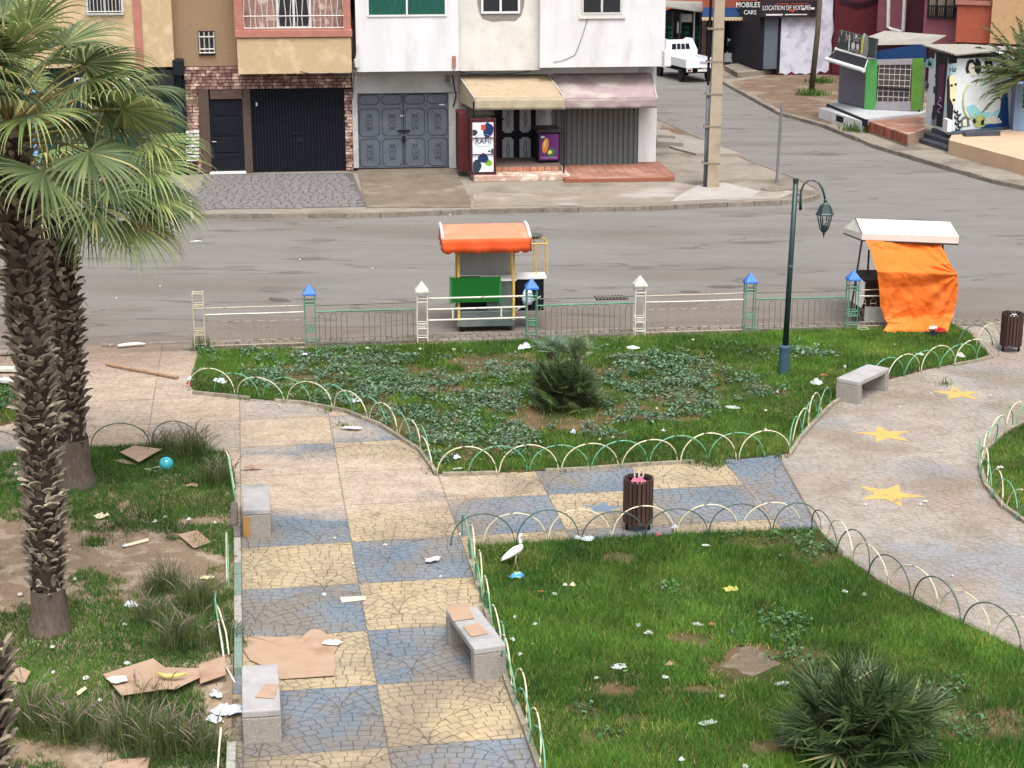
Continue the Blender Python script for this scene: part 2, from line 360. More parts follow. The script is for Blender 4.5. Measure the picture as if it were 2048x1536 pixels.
    return m
M_pave = paint_material('painted stamped concrete', False); M_joint = paint_material('stamped concrete joints', True)

park_top = [(x, road_y(x)) for x in (-60, -12, -6, 0, 6, 12, 18, 60)]
pavement = solo('park_pavement', MB().prism([(-60, 4), (60, 4)]+park_top[::-1], -.15, 0), M_joint, kind='structure')

LAWN_C = gp([(398,704),(845,691),(1063,683),(1278,676),(1500,668),(1700,661),(1765,660),(1905,652),(1940,668),(1978,712),(1945,722),(1860,738),(1775,760),(1700,786),(1660,812),(1622,850),(1596,880),(1578,908),(1480,918),(1300,928),(1180,938),(1000,946),(884,950),(868,940),(838,900),(760,850),(690,822),(600,805),(500,798),(390,786),(380,770)])
LAWN_R = gp([(946,1096),(1100,1086),(1350,1072),(1636,1062),(1680,1110),(1760,1170),(1900,1240),(2048,1306),(2300,1420),(2500,1560),(2500,1750),(1150,1800),(1085,1545),(1055,1460),(1018,1370),(988,1262),(960,1180)])
LAWN_E = gp([(2060,846),(2010,872),(1975,905),(1964,935),(1975,972),(2010,1012),(2060,1050),(2250,1120),(2400,900)])
LAWN_W = gp([(-400,915),(0,908),(180,898),(330,893),(455,908),(470,960),(468,1080),(466,1350),(462,1500),(455,1800),(-700,1800)])
LAWN_N = gp([(-300,775),(0,768),(30,775),(60,800),(45,842),(0,852),(-300,860)])
LAWNS = dict(c=LAWN_C, r=LAWN_R, e=LAWN_E, w=LAWN_W, n=LAWN_N)

# ---- stamped stones, laid in fish-scale fans
def clip(poly, n, d):     # keep n.p <= d
    out = []
    for i in range(len(poly)):
        a, b = poly[i], poly[(i+1) % len(poly)]; da = n[0]*a[0]+n[1]*a[1]-d; db = n[0]*b[0]+n[1]*b[1]-d
        if da <= 0: out.append(a)
        if da*db < 0: t = da/(da-db); out.append((a[0]+(b[0]-a[0])*t, a[1]+(b[1]-a[1])*t))
    return out
def stamped_stones():
    rad, ring, gap = .92, .118, .0115; stones = []
    ox, oy, yaw, s = CHK; ca, sa = math.cos(yaw), math.sin(yaw)
    for j in range(-12, 20):
        for i in range(-8, 14):
            cx = (i+(j % 2)*.5)*2*rad+.45; cy = j*rad*.98
            wx = ox+cx*ca-cy*sa; wy = oy+cx*sa+cy*ca
            if wy < 12 or wy > road_y(wx) or abs(wx) > wy*.46+1.5: continue
            px, py = proj(wx, wy, 0)
            if not (-350 < px < 2650 and py < 1850): continue
            low = [(cx-rad, cy-rad*.98), (cx+rad, cy-rad*.98), (cx, cy-rad*.98*2)]
            ccx, ccy = cx, cy; cy0 = cy-rad
            for k in range(16):
                r0, r1 = k*ring, (k+1)*ring; rm = (r0+r1)/2
                n = max(3, int(round(2*math.pi*rm/.15))); a0 = random.random(); bd = [2*math.pi*(q+a0+random.uniform(-.16, .16))/n for q in range(n)]; bd.append(bd[0]+2*math.pi)
                for q in range(n):
                    t0, t1 = bd[q], bd[q+1]; tm = (t0+t1)/2
                    if not (.0 < tm % (2*math.pi) < math.pi): continue
                    mx_, my_ = cx+rm*math.cos(tm), cy0+rm*math.sin(tm)
                    if math.hypot(mx_-ccx, my_-ccy) > rad+.06: continue
                    if any(math.hypot(mx_-u, my_-v) < rad-.075 for u, v in low): continue
                    jr = lambda: random.uniform(-.006, .006); ga = gap/max(rm, .05)
                    A = t0+ga/2; B = t1-ga/2; ri, ro = r0+gap/2+jr()*.6, r1-gap/2+jr()*.6
                    pl = [(cx+ri*math.cos(A), cy0+ri*math.sin(A)), (cx+ro*math.cos(A), cy0+ro*math.sin(A))]
                    pl += [(cx+ro*math.cos(tm)*1.0, cy0+ro*math.sin(tm))] if k < 3 else []
                    pl += [(cx+ro*math.cos(B), cy0+ro*math.sin(B)), (cx+ri*math.cos(B), cy0+ri*math.sin(B))]
                    d = math.hypot(mx_-ccx, my_-ccy)
                    if d > rad-.2: nx, ny = (mx_-ccx)/d, (my_-ccy)/d; pl = clip(pl, (nx, ny), nx*(ccx+nx*(rad-gap/2))+ny*(ccy+ny*(rad-gap/2)))
                    if len(pl) < 3: continue
                    pl = [(x+jr()*.8, y+jr()*.8) for x, y in pl]
                    for u, v in low:
                        d = math.hypot(mx_-u, my_-v)
                        if d < rad+.2:
                            nx, ny = (u-mx_)/d, (v-my_)/d
                            ex, ey = u-nx*(rad+gap/2), v-ny*(rad+gap/2); pl = clip(pl, (nx, ny), nx*ex+ny*ey)
                            if len(pl) < 3: break
                    if len(pl) < 3: continue
                    if abs(sum(pl[i][0]*pl[(i+1)%len(pl)][1]-pl[(i+1)%len(pl)][0]*pl[i][1] for i in range(len(pl)))) < .0022: continue
                    W = [(ox+x*ca-y*sa, oy+x*sa+y*ca) for x, y in pl]
                    mx2 = sum(p[0] for p in W)/len(W); my2 = sum(p[1] for p in W)/len(W)
                    stones.append((mx2, my2, W))
    xs = np.array([s_[0] for s_ in stones]); ys = np.array([s_[1] for s_ in stones]); keep = np.ones(len(xs), bool)
    for k, l in LAWNS.items(): keep &= ~inpoly(xs, ys, l)
    keep &= ys < np.array([fence_y(x)-.1 for x in xs]); px, py = proj(xs, ys, 0); keep &= (px > -320) & (px < 2500) & (py < 1760) & (py > 650)
    st = [stones[i] for i in np.nonzero(keep)[0]]
    st.sort(key=lambda q: q[1]+.02*abs(q[0]+2))
    vis = [q for q in st if 480 < proj(q[0], q[1], 0)[0] < 1075 and proj(q[0], q[1], 0)[1] < 1530][:300]; ids = set(id(q) for q in vis)
    def stone(mb, W):
        h = .005+random.uniform(-.0008, .0012); n = len(W); cx = sum(p[0] for p in W)/n; cy = sum(p[1] for p in W)/n
        a = sum(W[i][0]*W[(i+1)%n][1]-W[(i+1)%n][0]*W[i][1] for i in range(n))
        if a < 0: W = W[::-1]
        tx, ty = random.uniform(-.012, .012), random.uniform(-.012, .012)
        top = [((x-cx)*.985+cx, (y-cy)*.97+cy, h+(x-cx)*tx+(y-cy)*ty) for x, y in W]
        mb.add([(x, y, 0.0005) for x, y in W]+top, [tuple(range(n, 2*n))]+[(i, (i+1)%n, n+(i+1)%n, n+i) for i in range(n)])
    rest = MB()
    for q in st:
        if id(q) in ids: m = MB(); stone(m, q[2]); part('paving_stone', m, M_pave, pavement)
        else: stone(rest, q[2])
    part('paving_stones', rest, M_pave, pavement, kind='stuff')
stamped_stones()

# ---- kerb of pavers between road and fence
strip = solo('kerb_strip', MB().prism([(x, fence_y(x)+.02) for x in (-7, 14)]+[(x, road_y(x)+.02) for x in (14, -7)], -.1, .008), M_joint, kind='structure')
def paver_mesh(nm, l, w, h, mt):
    m = MB(); l2, w2 = l/2, w/2; e = .006
    m.add([(-l2,-w2,0),(l2,-w2,0),(l2,w2,0),(-l2,w2,0),(-l2+e,-w2+e,h),(l2-e,-w2+e,h),(l2-e,w2-e,h),(-l2+e,w2-e,h)], [(4,5,6,7),(0,1,5,4),(1,2,6,5),(2,3,7,6),(3,0,4,7)])
    return mesh_of(nm, m, mt)
me_pv = paver_mesh('paver', .225, .21, .03, M_kerb); me_ks = paver_mesh('kerb_stone', .96, .13, .14, M_kerb)
ang = math.atan(.122)
for row in range(2):
    x = -6.6+row*.11
    while x < 13.6:
        y = fence_y(x)+.12+row*.225
        inst('paver', me_pv, strip, Matrix.Translation((x, y, .004+random.uniform(-.004, .004))) @ Matrix.Rotation(ang+random.uniform(-.02, .02), 4, 'Z')); x += .235
x = -12
while x < 16:
    if not (-9.2 < x < -8): inst('kerb_stone', me_ks, strip, Matrix.Translation((x, road_y(x)-.02, -.115+random.uniform(-.012, .008))) @ Matrix.Rotation(ang+random.uniform(-.01, .01), 4, 'Z'))
    x += .985

# ---- pavement on the far side of the road with its corner
FARK = [(-60, 46.5), (-20, 48.9), (-12.72,49.7), (-9.01,49.5), (-3.82,49.7), (-1.24,50.3), (4.09,50.85), (5.62,51.28), (8.09,51.8), (8.9,52.2), (9.4,52.9), (9.6,54.0), (9.3,56.0), (8.25,59.85), (6.05,71.02), (4.5, 90), (3.4, 120)]
farp = solo('far_pavement', MB().prism(FARK+[(-60, 120)], -.14, 0), M_conc, kind='structure')
RK = [(60,58),(22,52.4),(18.6,52.4),(17.2,53.1),(16.24,54.56),(15.64,55.75),(14.37,60.08),(13.37,63.78),(12.52,69.45),(11.32,73.51),(10.41,85.43),(9.6,100),(8.5,160)]
rightp = solo('right_pavement', MB().prism(RK+[(90, 160), (90, 58)], -.14, 0), M_conc, kind='structure')
def kerb_along(pts, parent, step=.98, me=me_ks, z=-.12, skip=.0, zj=.01, side=0.0):
    acc = 0
    for a, b in zip(pts[:-1], pts[1:]):
        d = Vector((b[0]-a[0], b[1]-a[1], 0)); n = max(1, round(d.length/step)); an = math.atan2(d.y, d.x)
        for i in range(n):
            if random.random() < skip: continue
            q = Vector((a[0], a[1], 0))+d*((i+.5)/n); q += Vector((-math.sin(an), math.cos(an), 0))*side
            sc_ = d.length/n/step
            inst('kerb_stone', me, parent, Matrix.Translation((q.x, q.y, z+random.uniform(-zj, zj*.6))) @ Matrix.Rotation(an+random.uniform(-.015, .015), 4, 'Z') @ Matrix.Diagonal((sc_, 1, 1, 1)))
kerb_along(FARK[2:15], farp, zj=.004); kerb_along(RK[2:12], rightp, skip=.06, zj=.02)
# bare lot between the kiosks and the shops
solo('bare_lot', MB().sheet([(11.5,73.9),(10.7,85.6),(13.0,88.7),(19,88.9),(19,77),(14.3,76.8),(13.1,70.6),(12.75,69.6)], .004), M_dirt, kind='structure')
M_tile = mat('forecourt grey stone', C(150,148,146), .9, C(122,120,120), 3, .4, 20, spec=.2, objv=.15)
# forecourt of small grey stones before the beige house
def forecourt():
    P = gp([(410,350),(705,346),(733,414),(150,424),(150,385),(400,380)]); f = solo('stone_forecourt', MB().prism(P, -.05, .012), mat('forecourt joints', C(116,112,108), .95), kind='structure')
    m = MB(); x0, x1 = -12.8, -3.5; y = 49.7
    r = 0
    while y < 57.2:
        x = x0+(r % 2)*.13
        while x < x1:
            w = random.uniform(.2, .34); pts = [(x+.015+random.uniform(0,.05), y+.015), (x+w-.015, y+.012+random.uniform(0,.05)), (x+w-.02-random.uniform(0,.05), y+.23), (x+.01, y+.235-random.uniform(0,.06))]
            if inpoly([x+w/2], [y+.12], P)[0] and inpoly([x+w], [y+.24], P)[0]:
                h = .02+random.uniform(0, .008); m.add([(a, b, .01) for a, b in pts]+[(a, b, h) for a, b in pts], [(4,5,6,7),(0,1,5,4),(1,2,6,5),(2,3,7,6),(3,0,4,7)])
            x += w
        y += .25; r += 1
    part('stones', m, M_tile, f, kind='stuff')
forecourt()
M_ramp = mat('ramp concrete', C(152,140,124), .92, C(126,114,100), 1.2, .5, 40, col3=C(186,172,154), scale3=.8, lo3=.55, hi3=.75, spec=.1)
solo('concrete_ramp', MB().prism(gp([(714,338),(908,334),(942,404),(940,416),(733,416)]), -.1, .03), M_ramp, kind='structure')
solo('corner_pavement', MB().prism(gp([(945,386),(1125,388),(1350,366),(1420,376),(1540,378),(1590,384),(1560,398),(1400,404),(1300,409),(950,413)]), -.1, .016), mat('pale screed', C(176,164,150), .92, C(150,138,124), 1.1, .5, 30, col3=C(205,198,190), scale3=.5, lo3=.5, hi3=.7, spec=.1), kind='structure')

# ---- lawns: soil slab, kerbs, grass blades, leafy cover
M_soilc = mat('lawn soil', C(134,112,88), .97, C(108,92,66), 2.2, .7, 40, col3=C(72,84,44), scale3=1.1, lo3=.42, hi3=.6, spec=.05)
M_soilw = mat('bare lawn soil', C(176,154,130), .97, C(146,124,102), 1.5, .8, 26, col3=C(198,178,156), scale3=3.0, lo3=.5, hi3=.62, spec=.05)
def ell(px, py, E):
    m = np.full(px.shape, -1e9)
    for (cx, cy, rx, ry) in E: m = np.maximum(m, 1-np.sqrt(((px-cx)/rx)**2+((py-cy)/ry)**2))
    return m
BARE = dict(c=[(960,720,90,16),(900,790,90,22),(700,775,70,12),(1080,835,130,26),(1000,800,80,30),(1180,850,110,18),(1290,820,60,10),(600,760,40,6),(1560,790,30,8),(1260,1000,1,1)],
  r=[(1500,1325,72,38),(1400,1285,60,14),(1230,1390,60,16),(1370,1385,60,10),(1270,1440,30,8),(1520,1500,70,24)],
  e=[], n=[], w=[(70,1100,230,78),(290,1160,150,45),(330,1110,130,40),(60,1180,130,50),(400,1045,80,14),(300,1500,160,50),(440,1420,45,90),(40,1060,120,30),(190,1500,180,50)])
COVER = dict(c=[(620,745,190,44),(800,770,150,44),(830,850,150,40),(900,760,130,30),(960,800,110,40),(760,725,90,20),(980,740,110,24),(1040,740,60,20),(930,860,120,26),(980,890,110,24),(900,920,70,14),
      (1330,745,150,36),(1300,790,150,40),(1420,770,90,34),(1280,720,90,14),(1390,800,80,26),(1500,785,50,24),(1350,835,80,14),(1600,710,50,10),(1200,870,50,12),(700,800,90,16)],
  r=[(1240,1120,30,12),(1560,1085,110,16),(1650,1110,70,24),(1330,1180,30,8),(1560,1260,80,24),(1600,1320,60,30),(1170,1425,40,20),(1200,1480,40,16),(1270,1360,30,8),(1950,1460,90,30),(1900,1400,60,20)],
  e=[], n=[(20,800,40,30)], w=[(60,950,60,30)])
def grow(key, dens, h0, h1, w0, palette, tone=1.0):
    poly = LAWNS[key]; xs = [p[0] for p in poly]; ys = [p[1] for p in poly]
    A = (max(xs)-min(xs))*(max(ys)-min(ys)); n = int(A*dens)
    x = RNG.uniform(min(xs), max(xs), n); y = RNG.uniform(min(ys), max(ys), n)
    px, py = proj(x, y, 0); k = inpoly(x, y, poly) & (px > -260) & (px < 2420) & (py < 1720); x, y, px, py = x[k], y[k], px[k], py[k]
    b = ell(px, py, BARE[key]) if BARE[key] else np.full(x.shape, -9.)
    nz = vnoise(x, y, 1.6, 3)*.5+vnoise(x, y, 5.1, 4)*.3+vnoise(x, y, 14, 5)*.2
    pb = np.clip((b+ (nz-.5)*2.6)*2.2, 0, 1)*.97
    cv = ell(px, py, COVER[key]) if COVER[key] else np.full(x.shape, -9.)
    pc = np.clip((cv+(nz-.5)*2.4)*3, 0, 1)*.82
    k = RNG.random(len(x)) > np.maximum(pb, pc); x, y, nz, pb = x[k], y[k], nz[k], pb[k]
    n = len(x); tall = vnoise(x, y, .9, 9)*.5+vnoise(x, y, 3.3, 8)*.5
    h = (h0+(h1-h0)*RNG.random(n))*(.6+.8*tall)*(1-.5*pb); a = RNG.uniform(0, 2*np.pi, n); w = w0*(.7+.6*RNG.random(n)); ln = h*RNG.uniform(.2, .9, n); la = RNG.uniform(0, 2*np.pi, n)
    z0 = np.full(n, .022)
    v = np.empty((n, 3, 3)); v[:, 0] = np.stack([x-np.cos(a)*w/2, y-np.sin(a)*w/2, z0], 1); v[:, 1] = np.stack([x+np.cos(a)*w/2, y+np.sin(a)*w/2, z0], 1); v[:, 2] = np.stack([x+np.cos(la)*ln, y+np.sin(la)*ln, z0+h], 1)
    t = np.clip(vnoise(x, y, .55, 12)*.55+vnoise(x, y, 2.4, 13)*.45+RNG.normal(0, .3, n), 0, 1)[:, None]
    pal = [np.array(c[:3]) for c in palette]; col = pal[0]*(1-t)+pal[1]*t
    dry = (RNG.random(n) < .02+.3*np.clip(pb*1.5, 0, 1)+.12*(vnoise(x, y, .8, 21) > .72))[:, None]; col = np.where(dry, pal[2], col)
    lv = (vnoise(x, y, .8, 30)*.55+vnoise(x, y, 3.1, 31)*.4+.5)[:, None]; col = col*lv
    return np_mesh('grass', v.reshape(-1, 3), np.arange(3*n).reshape(-1, 3), col, M_grass)
M_grass = vcol_mat('grass blades', .6, .25, translucent=.35)
PAL = (lin(38,82,32,.95), lin(108,146,54,.95), lin(190,176,104,.8))
PALW = (lin(36,80,34,.9), lin(92,136,48,.9), lin(176,158,112,.8))
def leafy(key, dens):
    poly = LAWNS[key]; xs = [p[0] for p in poly]; ys = [p[1] for p in poly]; A = (max(xs)-min(xs))*(max(ys)-min(ys)); n = int(A*dens)
    x = RNG.uniform(min(xs), max(xs), n); y = RNG.uniform(min(ys), max(ys), n); px, py = proj(x, y, 0)
    cv = ell(px, py, COVER[key]); nz = vnoise(x, y, 1.5, 3)*.45+vnoise(x, y, 4.6, 44)*.55
    k = inpoly(x, y, poly) & (RNG.random(n) < np.clip((cv*.8+(nz-.52)*2.6)*2.2, 0, 1)); x, y = x[k], y[k]; n = len(x)
    r = RNG.uniform(.014, .034, n); z = RNG.uniform(.04, .15, n)*(.5+vnoise(x, y, 3, 8)); tx = RNG.normal(0, .38, n); ty = RNG.normal(-.12, .38, n); ph = RNG.uniform(0, 6.28, n)
    v = np.empty((n, 6, 3))
    for i in range(6):
        an = ph+i*np.pi/3; rr = r*(1.0 if i else .35); dx, dy = np.cos(an)*rr, np.sin(an)*rr; v[:, i] = np.stack([x+dx, y+dy, z+dx*tx+dy*ty-(.3*rr if i % 2 else 0)], 1)
    t = RNG.random(n)[:, None]; ca_, cb_ = (lin(54,92,62,.85), lin(124,150,122,.85)) if key == 'c' else (lin(44,84,44,.85), lin(92,126,80,.85)); col = np.array(ca_[:3])*(1-t)+np.array(cb_[:3])*t
    return np_mesh('cover', v.reshape(-1, 3), np.arange(6*n).reshape(-1, 6), col, M_leafy)
M_leafy = vcol_mat('matt leaves', .55, .35, translucent=.15)
for key, nm, dens, h0, h1, w0 in (('c', 'centre_lawn', 2600, .04, .10, .012), ('r', 'near_lawn', 4200, .05, .11, .0095), ('e', 'corner_lawn', 2600, .04, .08, .012), ('w', 'palm_lawn', 3400, .04, .10, .010), ('n', 'far_lawn', 1500, .04, .1, .014)):
    solo(nm+'_soil', MB().prism(LAWNS[key], -.06, .022), M_soilw if key == 'w' else M_soilc, kind='structure')
    o = link(bpy.data.objects.new(nm+'_grass', grow(key, dens, h0, h1, w0, PALW if key == 'w' else PAL))); tag(o, 'short green lawn grass with bare and dry patches', 'grass', kind='stuff')
    if COVER[key]:
        o = link(bpy.data.objects.new(nm+'_leafy_cover', leafy(key, 720 if key != 'r' else 420))); tag(o, 'round leaved blue green ground cover creeping through the grass', 'ground cover', kind='stuff')

# lawn kerbs
me_lk = paver_mesh('kerb_stone', .62, .075, .085, mat('lawn kerb', C(196,188,168), .9, C(140,128,108), 7, .5, 60, objv=.15, spec=.1))
def lawn_kerb(nm, px, label, skip=.1, me=me_lk, step=.62):
    t = thing(nm, G(*px[len(px)//2]), label, 'kerb'); kerb_along(gp(px), t, step, me, -.02, skip, .008)
lawn_kerb('lawn_kerb', [(386,788),(500,800),(600,808),(690,825),(760,853),(838,902),(872,948)], 'low pale kerb along the slanting front of the middle lawn')
lawn_kerb('lawn_kerb', [(884,952),(1000,949),(1180,941),(1300,931),(1480,921),(1580,911)], 'low dusty kerb along the straight front of the middle lawn', .3)
lawn_kerb('lawn_kerb', [(1580,911),(1600,880),(1626,850),(1664,812),(1704,788),(1778,763),(1862,741),(1950,725),(1985,716)], 'low broken kerb curving along the plaza beside the middle lawn', .35)
lawn_kerb('lawn_kerb', [(1638,1062),(1682,1110),(1762,1170),(1902,1241),(2052,1308)], 'low kerb on the plaza side of the nearest lawn', .1)
lawn_kerb('lawn_kerb', [(942,1090),(956,1180),(984,1262),(1014,1370),(1050,1460),(1080,1545)], 'low whitish kerb between chequered path and nearest lawn', .1)
lawn_kerb('lawn_kerb', [(2060,843),(2008,868),(1972,902),(1960,935),(1971,974),(2006,1015),(2060,1054)], 'pale cream kerb round the small lawn at the right edge', .0)
# painted kerb of the palm lawn
def painted_kerb():
    t = thing('painted_kerb', G(476,1200), 'raised kerb beside the palm lawn painted in faded white and green lengths', 'kerb')
    W_ = mat('flaking white paint', C(205,205,195), .8, C(170,165,150), 14, .4, 60, col3=C(128,118,104), scale3=9, lo3=.58, hi3=.66); Gn = mat('flaking green paint', C(150,176,160), .8, C(132,150,138), 14, .4, 60, col3=C(128,118,104), scale3=9, lo3=.6, hi3=.68); Cc = mat('bare kerb concrete', C(140,132,122), .9, C(110,102,92), 9, .4, 60)
    for (x0, y0, x1, y1, m_, l) in ((474,1066,475,1088,Cc,'bare grey kerb length'),(475,1090,476,1140,W_,'white painted kerb length'),(476,1142,476,1204,Gn,'green painted kerb length'),(476,1206,477,1262,W_,'stained white kerb length'),(477,1264,477,1300,Gn,None),(477,1302,477,1352,Gn,'green painted kerb length'),(469,1018,468,1062,Cc,'short kerb stub beside the far bench'),(464,1500,462,1560,W_,'white kerb end at the bottom of the frame')):
        a, b = G(x0, y0), G(x1, y1); mb = MB(); d = b-a; mb.box(((a+b)/2+Vector((0,0,.045))), (.10, d.length, .15), math.atan2(d.y, d.x)-math.pi/2); part('kerb_stone', mb, m_, t, l, bevel=.012)
painted_kerb()

# painted stars
M_star = mat('yellow road paint', C(238,196,104), .8, C(222,186,120), 5, .2, 40, col3=C(186,158,120), scale3=5, lo3=.56, hi3=.66)
M_starb = mat('blue road paint', C(128,150,172), .8, C(120,140,160), 5, .2, 40)
def star(px, py, rw, mt, rot, asp=1.0):
    c = G(px, py); m = MB(); pts = []
    for i in range(10):
        r_ = rw if i % 2 == 0 else rw*.40; a = rot+i*math.pi/5; pts.append((c.x+r_*math.cos(a), c.y+r_*asp*math.sin(a)))
    m.prism(pts, .0065, .0095); solo('star_marking', m, mt, kind='structure')
M_wet = mat('damp gutter stain', C(96,90,84), .6, C(118,110,102), 3, .6, 30, spec=.4)
def blobsheet(px, py, rx, ry, z, mt, nm, n=26): solo(nm, MB().sheet(gp([(px+rx*(1+random.uniform(-.3, .25))*math.cos(2*math.pi*i/n), py+ry*(1+random.uniform(-.3, .25))*math.sin(2*math.pi*i/n)) for i in range(n)], z), z), mt, kind='structure')
blobsheet(1330,414,46,3.2,-.115,M_wet,'gutter_stain'); blobsheet(1180,417,60,2,-.115,M_wet,'gutter_stain'); blobsheet(1450,573,34,3,-.115,M_wet,'road_stain'); blobsheet(1380,583,20,2.5,-.115,M_wet,'road_stain'); blobsheet(560,600,22,4,-.115,M_wet,'road_stain'); blobsheet(545,597,8,2.5,-.111,M_wet,'road_stain')
solo('ash_patch', MB().sheet(gp([(1500+(50+14*math.sin(3*a)+8*math.sin(7*a+1)+random.uniform(-4, 4))*math.cos(a), 1326+(25+6*math.sin(4*a+2)+random.uniform(-2, 2))*math.sin(a)) for a in [2*math.pi*i/44 for i in range(44)]]), .0245), mat('ash and bare ground', C(136,120,100), .97, C(112,98,78), 5, .8, 30, col3=C(166,156,144), scale3=5, lo3=.5, hi3=.75), kind='structure')
star(1771,870,.50,M_star,R(95)); star(1778,990,.55,M_star,R(-82)); star(1916,788,.48,M_star,R(88)); star(1205,1017,.34,M_starb,R(84),.9)
# ================================================================ BUILDINGS
M_beige = mat('beige roughcast', V(206,182,146), .92, V(188,162,126), 22, .9, 70, col3=V(214,190,156), scale3=2.2, lo3=.5, hi3=.65, spec=.1)
M_beige2 = mat('darker beige roughcast', V(164,140,112), .92, V(146,122,96), 22, .9, 70, spec=.1)
M_white = mat('white render', V(224,225,227), .9, V(206,205,203), 1.1, .25, 40, col3=V(186,182,174), scale3=.9, lo3=.54, hi3=.8, stretch=(1.4,1,.35), spec=.1)
M_off = mat('off white patchy render', V(222,220,214), .92, V(202,198,190), 1.4, .4, 40, col3=V(188,180,168), scale3=.9, lo3=.52, hi3=.72, spec=.1)
M_dirtyw = mat('stained lower render', V(196,196,194), .92, V(168,166,162), 1.2, .4, 40, col3=V(120,112,104), scale3=1.8, lo3=.62, hi3=.72, spec=.1)
M_salmon = mat('salmon trim', V(180,122,106), .85, V(162,104,90), 3, .3, 50)
M_brick1 = mat('rose cladding stone', V(156,122,112), .85, V(112,84,78), 9, .5, 50, objv=.42, col3=V(196,168,152), scale3=3.5, lo3=.5, hi3=.6)
M_mort = mat('cladding mortar', V(100,78,72), .95, V(70,50,46), 6, .3, 50)
M_brown = mat('brown door surround', V(92,74,66), .7, V(76,60,54), 5, .2, 50)
M_black = mat('black painted steel', V(14,19,28), .65, V(20,25,34), 3, .15, 20, spec=.18)
M_blk2 = mat('dark steel', V(21,26,38), .6, V(15,19,28), 3, .1, 20, spec=.22)
M_grey = mat('slate grey painted steel', V(84,92,102), .5, V(100,108,118), 1.6, .25, 14, spec=.45, col3=V(120,124,128), scale3=1.0, lo3=.6, hi3=.75)
M_roll = mat('grey green shutter', V(106,112,110), .55, V(122,126,122), 2, .2, 14, spec=.4, stretch=(1,1,.3))
M_alu = mat('white aluminium', V(228,228,226), .4, V(214,214,212), 5)
M_iron = mat('white iron bars', V(214,212,206), .5, V(170,166,158), 18)
M_glass = mat('dark window glass', V(24,32,40), .06, V(34,44,54), 1.2, spec=.9)
M_curt = mat('green curtain', V(24,92,78), .8, V(14,60,52), 9, stretch=(3,3,.3))
M_terra = mat('terracotta tile', V(158,112,92), .8, V(140,98,80), 2.5, .3, 30, col3=V(176,140,122), scale3=.8, lo3=.5, hi3=.7, objv=.08)
M_marble = mat('marble step', V(196,176,158), .6, V(170,120,100), 3, .2, 30, col3=V(214,204,190), scale3=4, lo3=.5, hi3=.6)
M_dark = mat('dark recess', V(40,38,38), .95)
M_rubber = mat('black rubber', V(26,26,27), .8)
FW = Wall((-24, 55.45), (5.17, 58.83))      # common front of the two houses
def panes(W, parent, x0, y0, x1, y1, out, n, frame, glass, curtain=None, fw=.05, rec=.12, nm='window'):
    u0, u1, z0, z1 = W.rect(x0, y0, x1, y1, out)
    m = MB()
    for a, b, c, d in ((u0, u1, z0-.0, z0+fw), (u0, u1, z1-fw, z1), (u0, u0+fw, z0+fw, z1-fw), (u1-fw, u1, z0+fw, z1-fw)): W.box(m, a, b, c, d, out-.02, out+.03)
    for i in range(1, n): uc = u0+(u1-u0)*i/n; W.box(m, uc-fw/2, uc+fw/2, z0+fw, z1-fw, out-.02, out+.03)
    f = part(nm, m, frame, parent)
    for i in range(n):
        g = MB(); a = u0+(u1-u0)*i/n+fw/2; b = u0+(u1-u0)*(i+1)/n-fw/2; W.box(g, a, b, z0+fw, z1-fw, out+.0, out+.006); part('pane', g, curtain if curtain else glass, f)
    return f, (u0, u1, z0, z1)
def bars(W, parent, x0, y0, x1, y1, out, nv, nh, mt, r=.012, nm='window_grille', wav=0):
    u0, u1, z0, z1 = W.rect(x0, y0, x1, y1, out); m = MB()
    for i in range(nv+1):
        u = u0+(u1-u0)*i/nv; s = (1 if i % 2 else -1)*wav
        m.tube([W.P(u+s*math.sin(math.pi*t*2), z0+(z1-z0)*t, out) for t in ([0, .25, .5, .75, 1] if wav else [0, 1])], r, 4)
    for j in nh: z = z0+(z1-z0)*j; m.bar(W.P(u0-.02, z, out+.012), W.P(u1+.02, z, out+.012), r*1.2, 4)
    return part(nm, m, mt, parent)
U = FW.uz
def uw(px, py, o=0.0): return FW.uz(px, py, o)[0]
def zw(px, py, o=0.0): return FW.uz(px, py, o)[1]
# ---------------- beige house
BH = thing('beige_house', FW.P(FW.len-12, 0), 'beige roughcast house with salmon trim and rose stone cladding above its black garage door', 'building')
uE = uw(705, 240)                              # party wall with the white house
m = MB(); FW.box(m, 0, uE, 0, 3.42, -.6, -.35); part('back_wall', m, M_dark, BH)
m = MB(); ub = uw(345, 60, .55); FW.box(m, 0, ub, zw(300, 134, .55), 9.4, -.5, .55); part('front_bay', m, M_beige, BH)
m = MB(); FW.box(m, ub-.01, uw(476, 60), zw(420, 132), 9.4, -9, .0); part('recessed_wall', m, M_beige2, BH)
m = MB(); FW.box(m, uw(268, 60, .6), uw(284, 60, .6), zw(276, 140, .6), 9.4, .5, .61); part('salmon_band', m, M_salmon, BH)
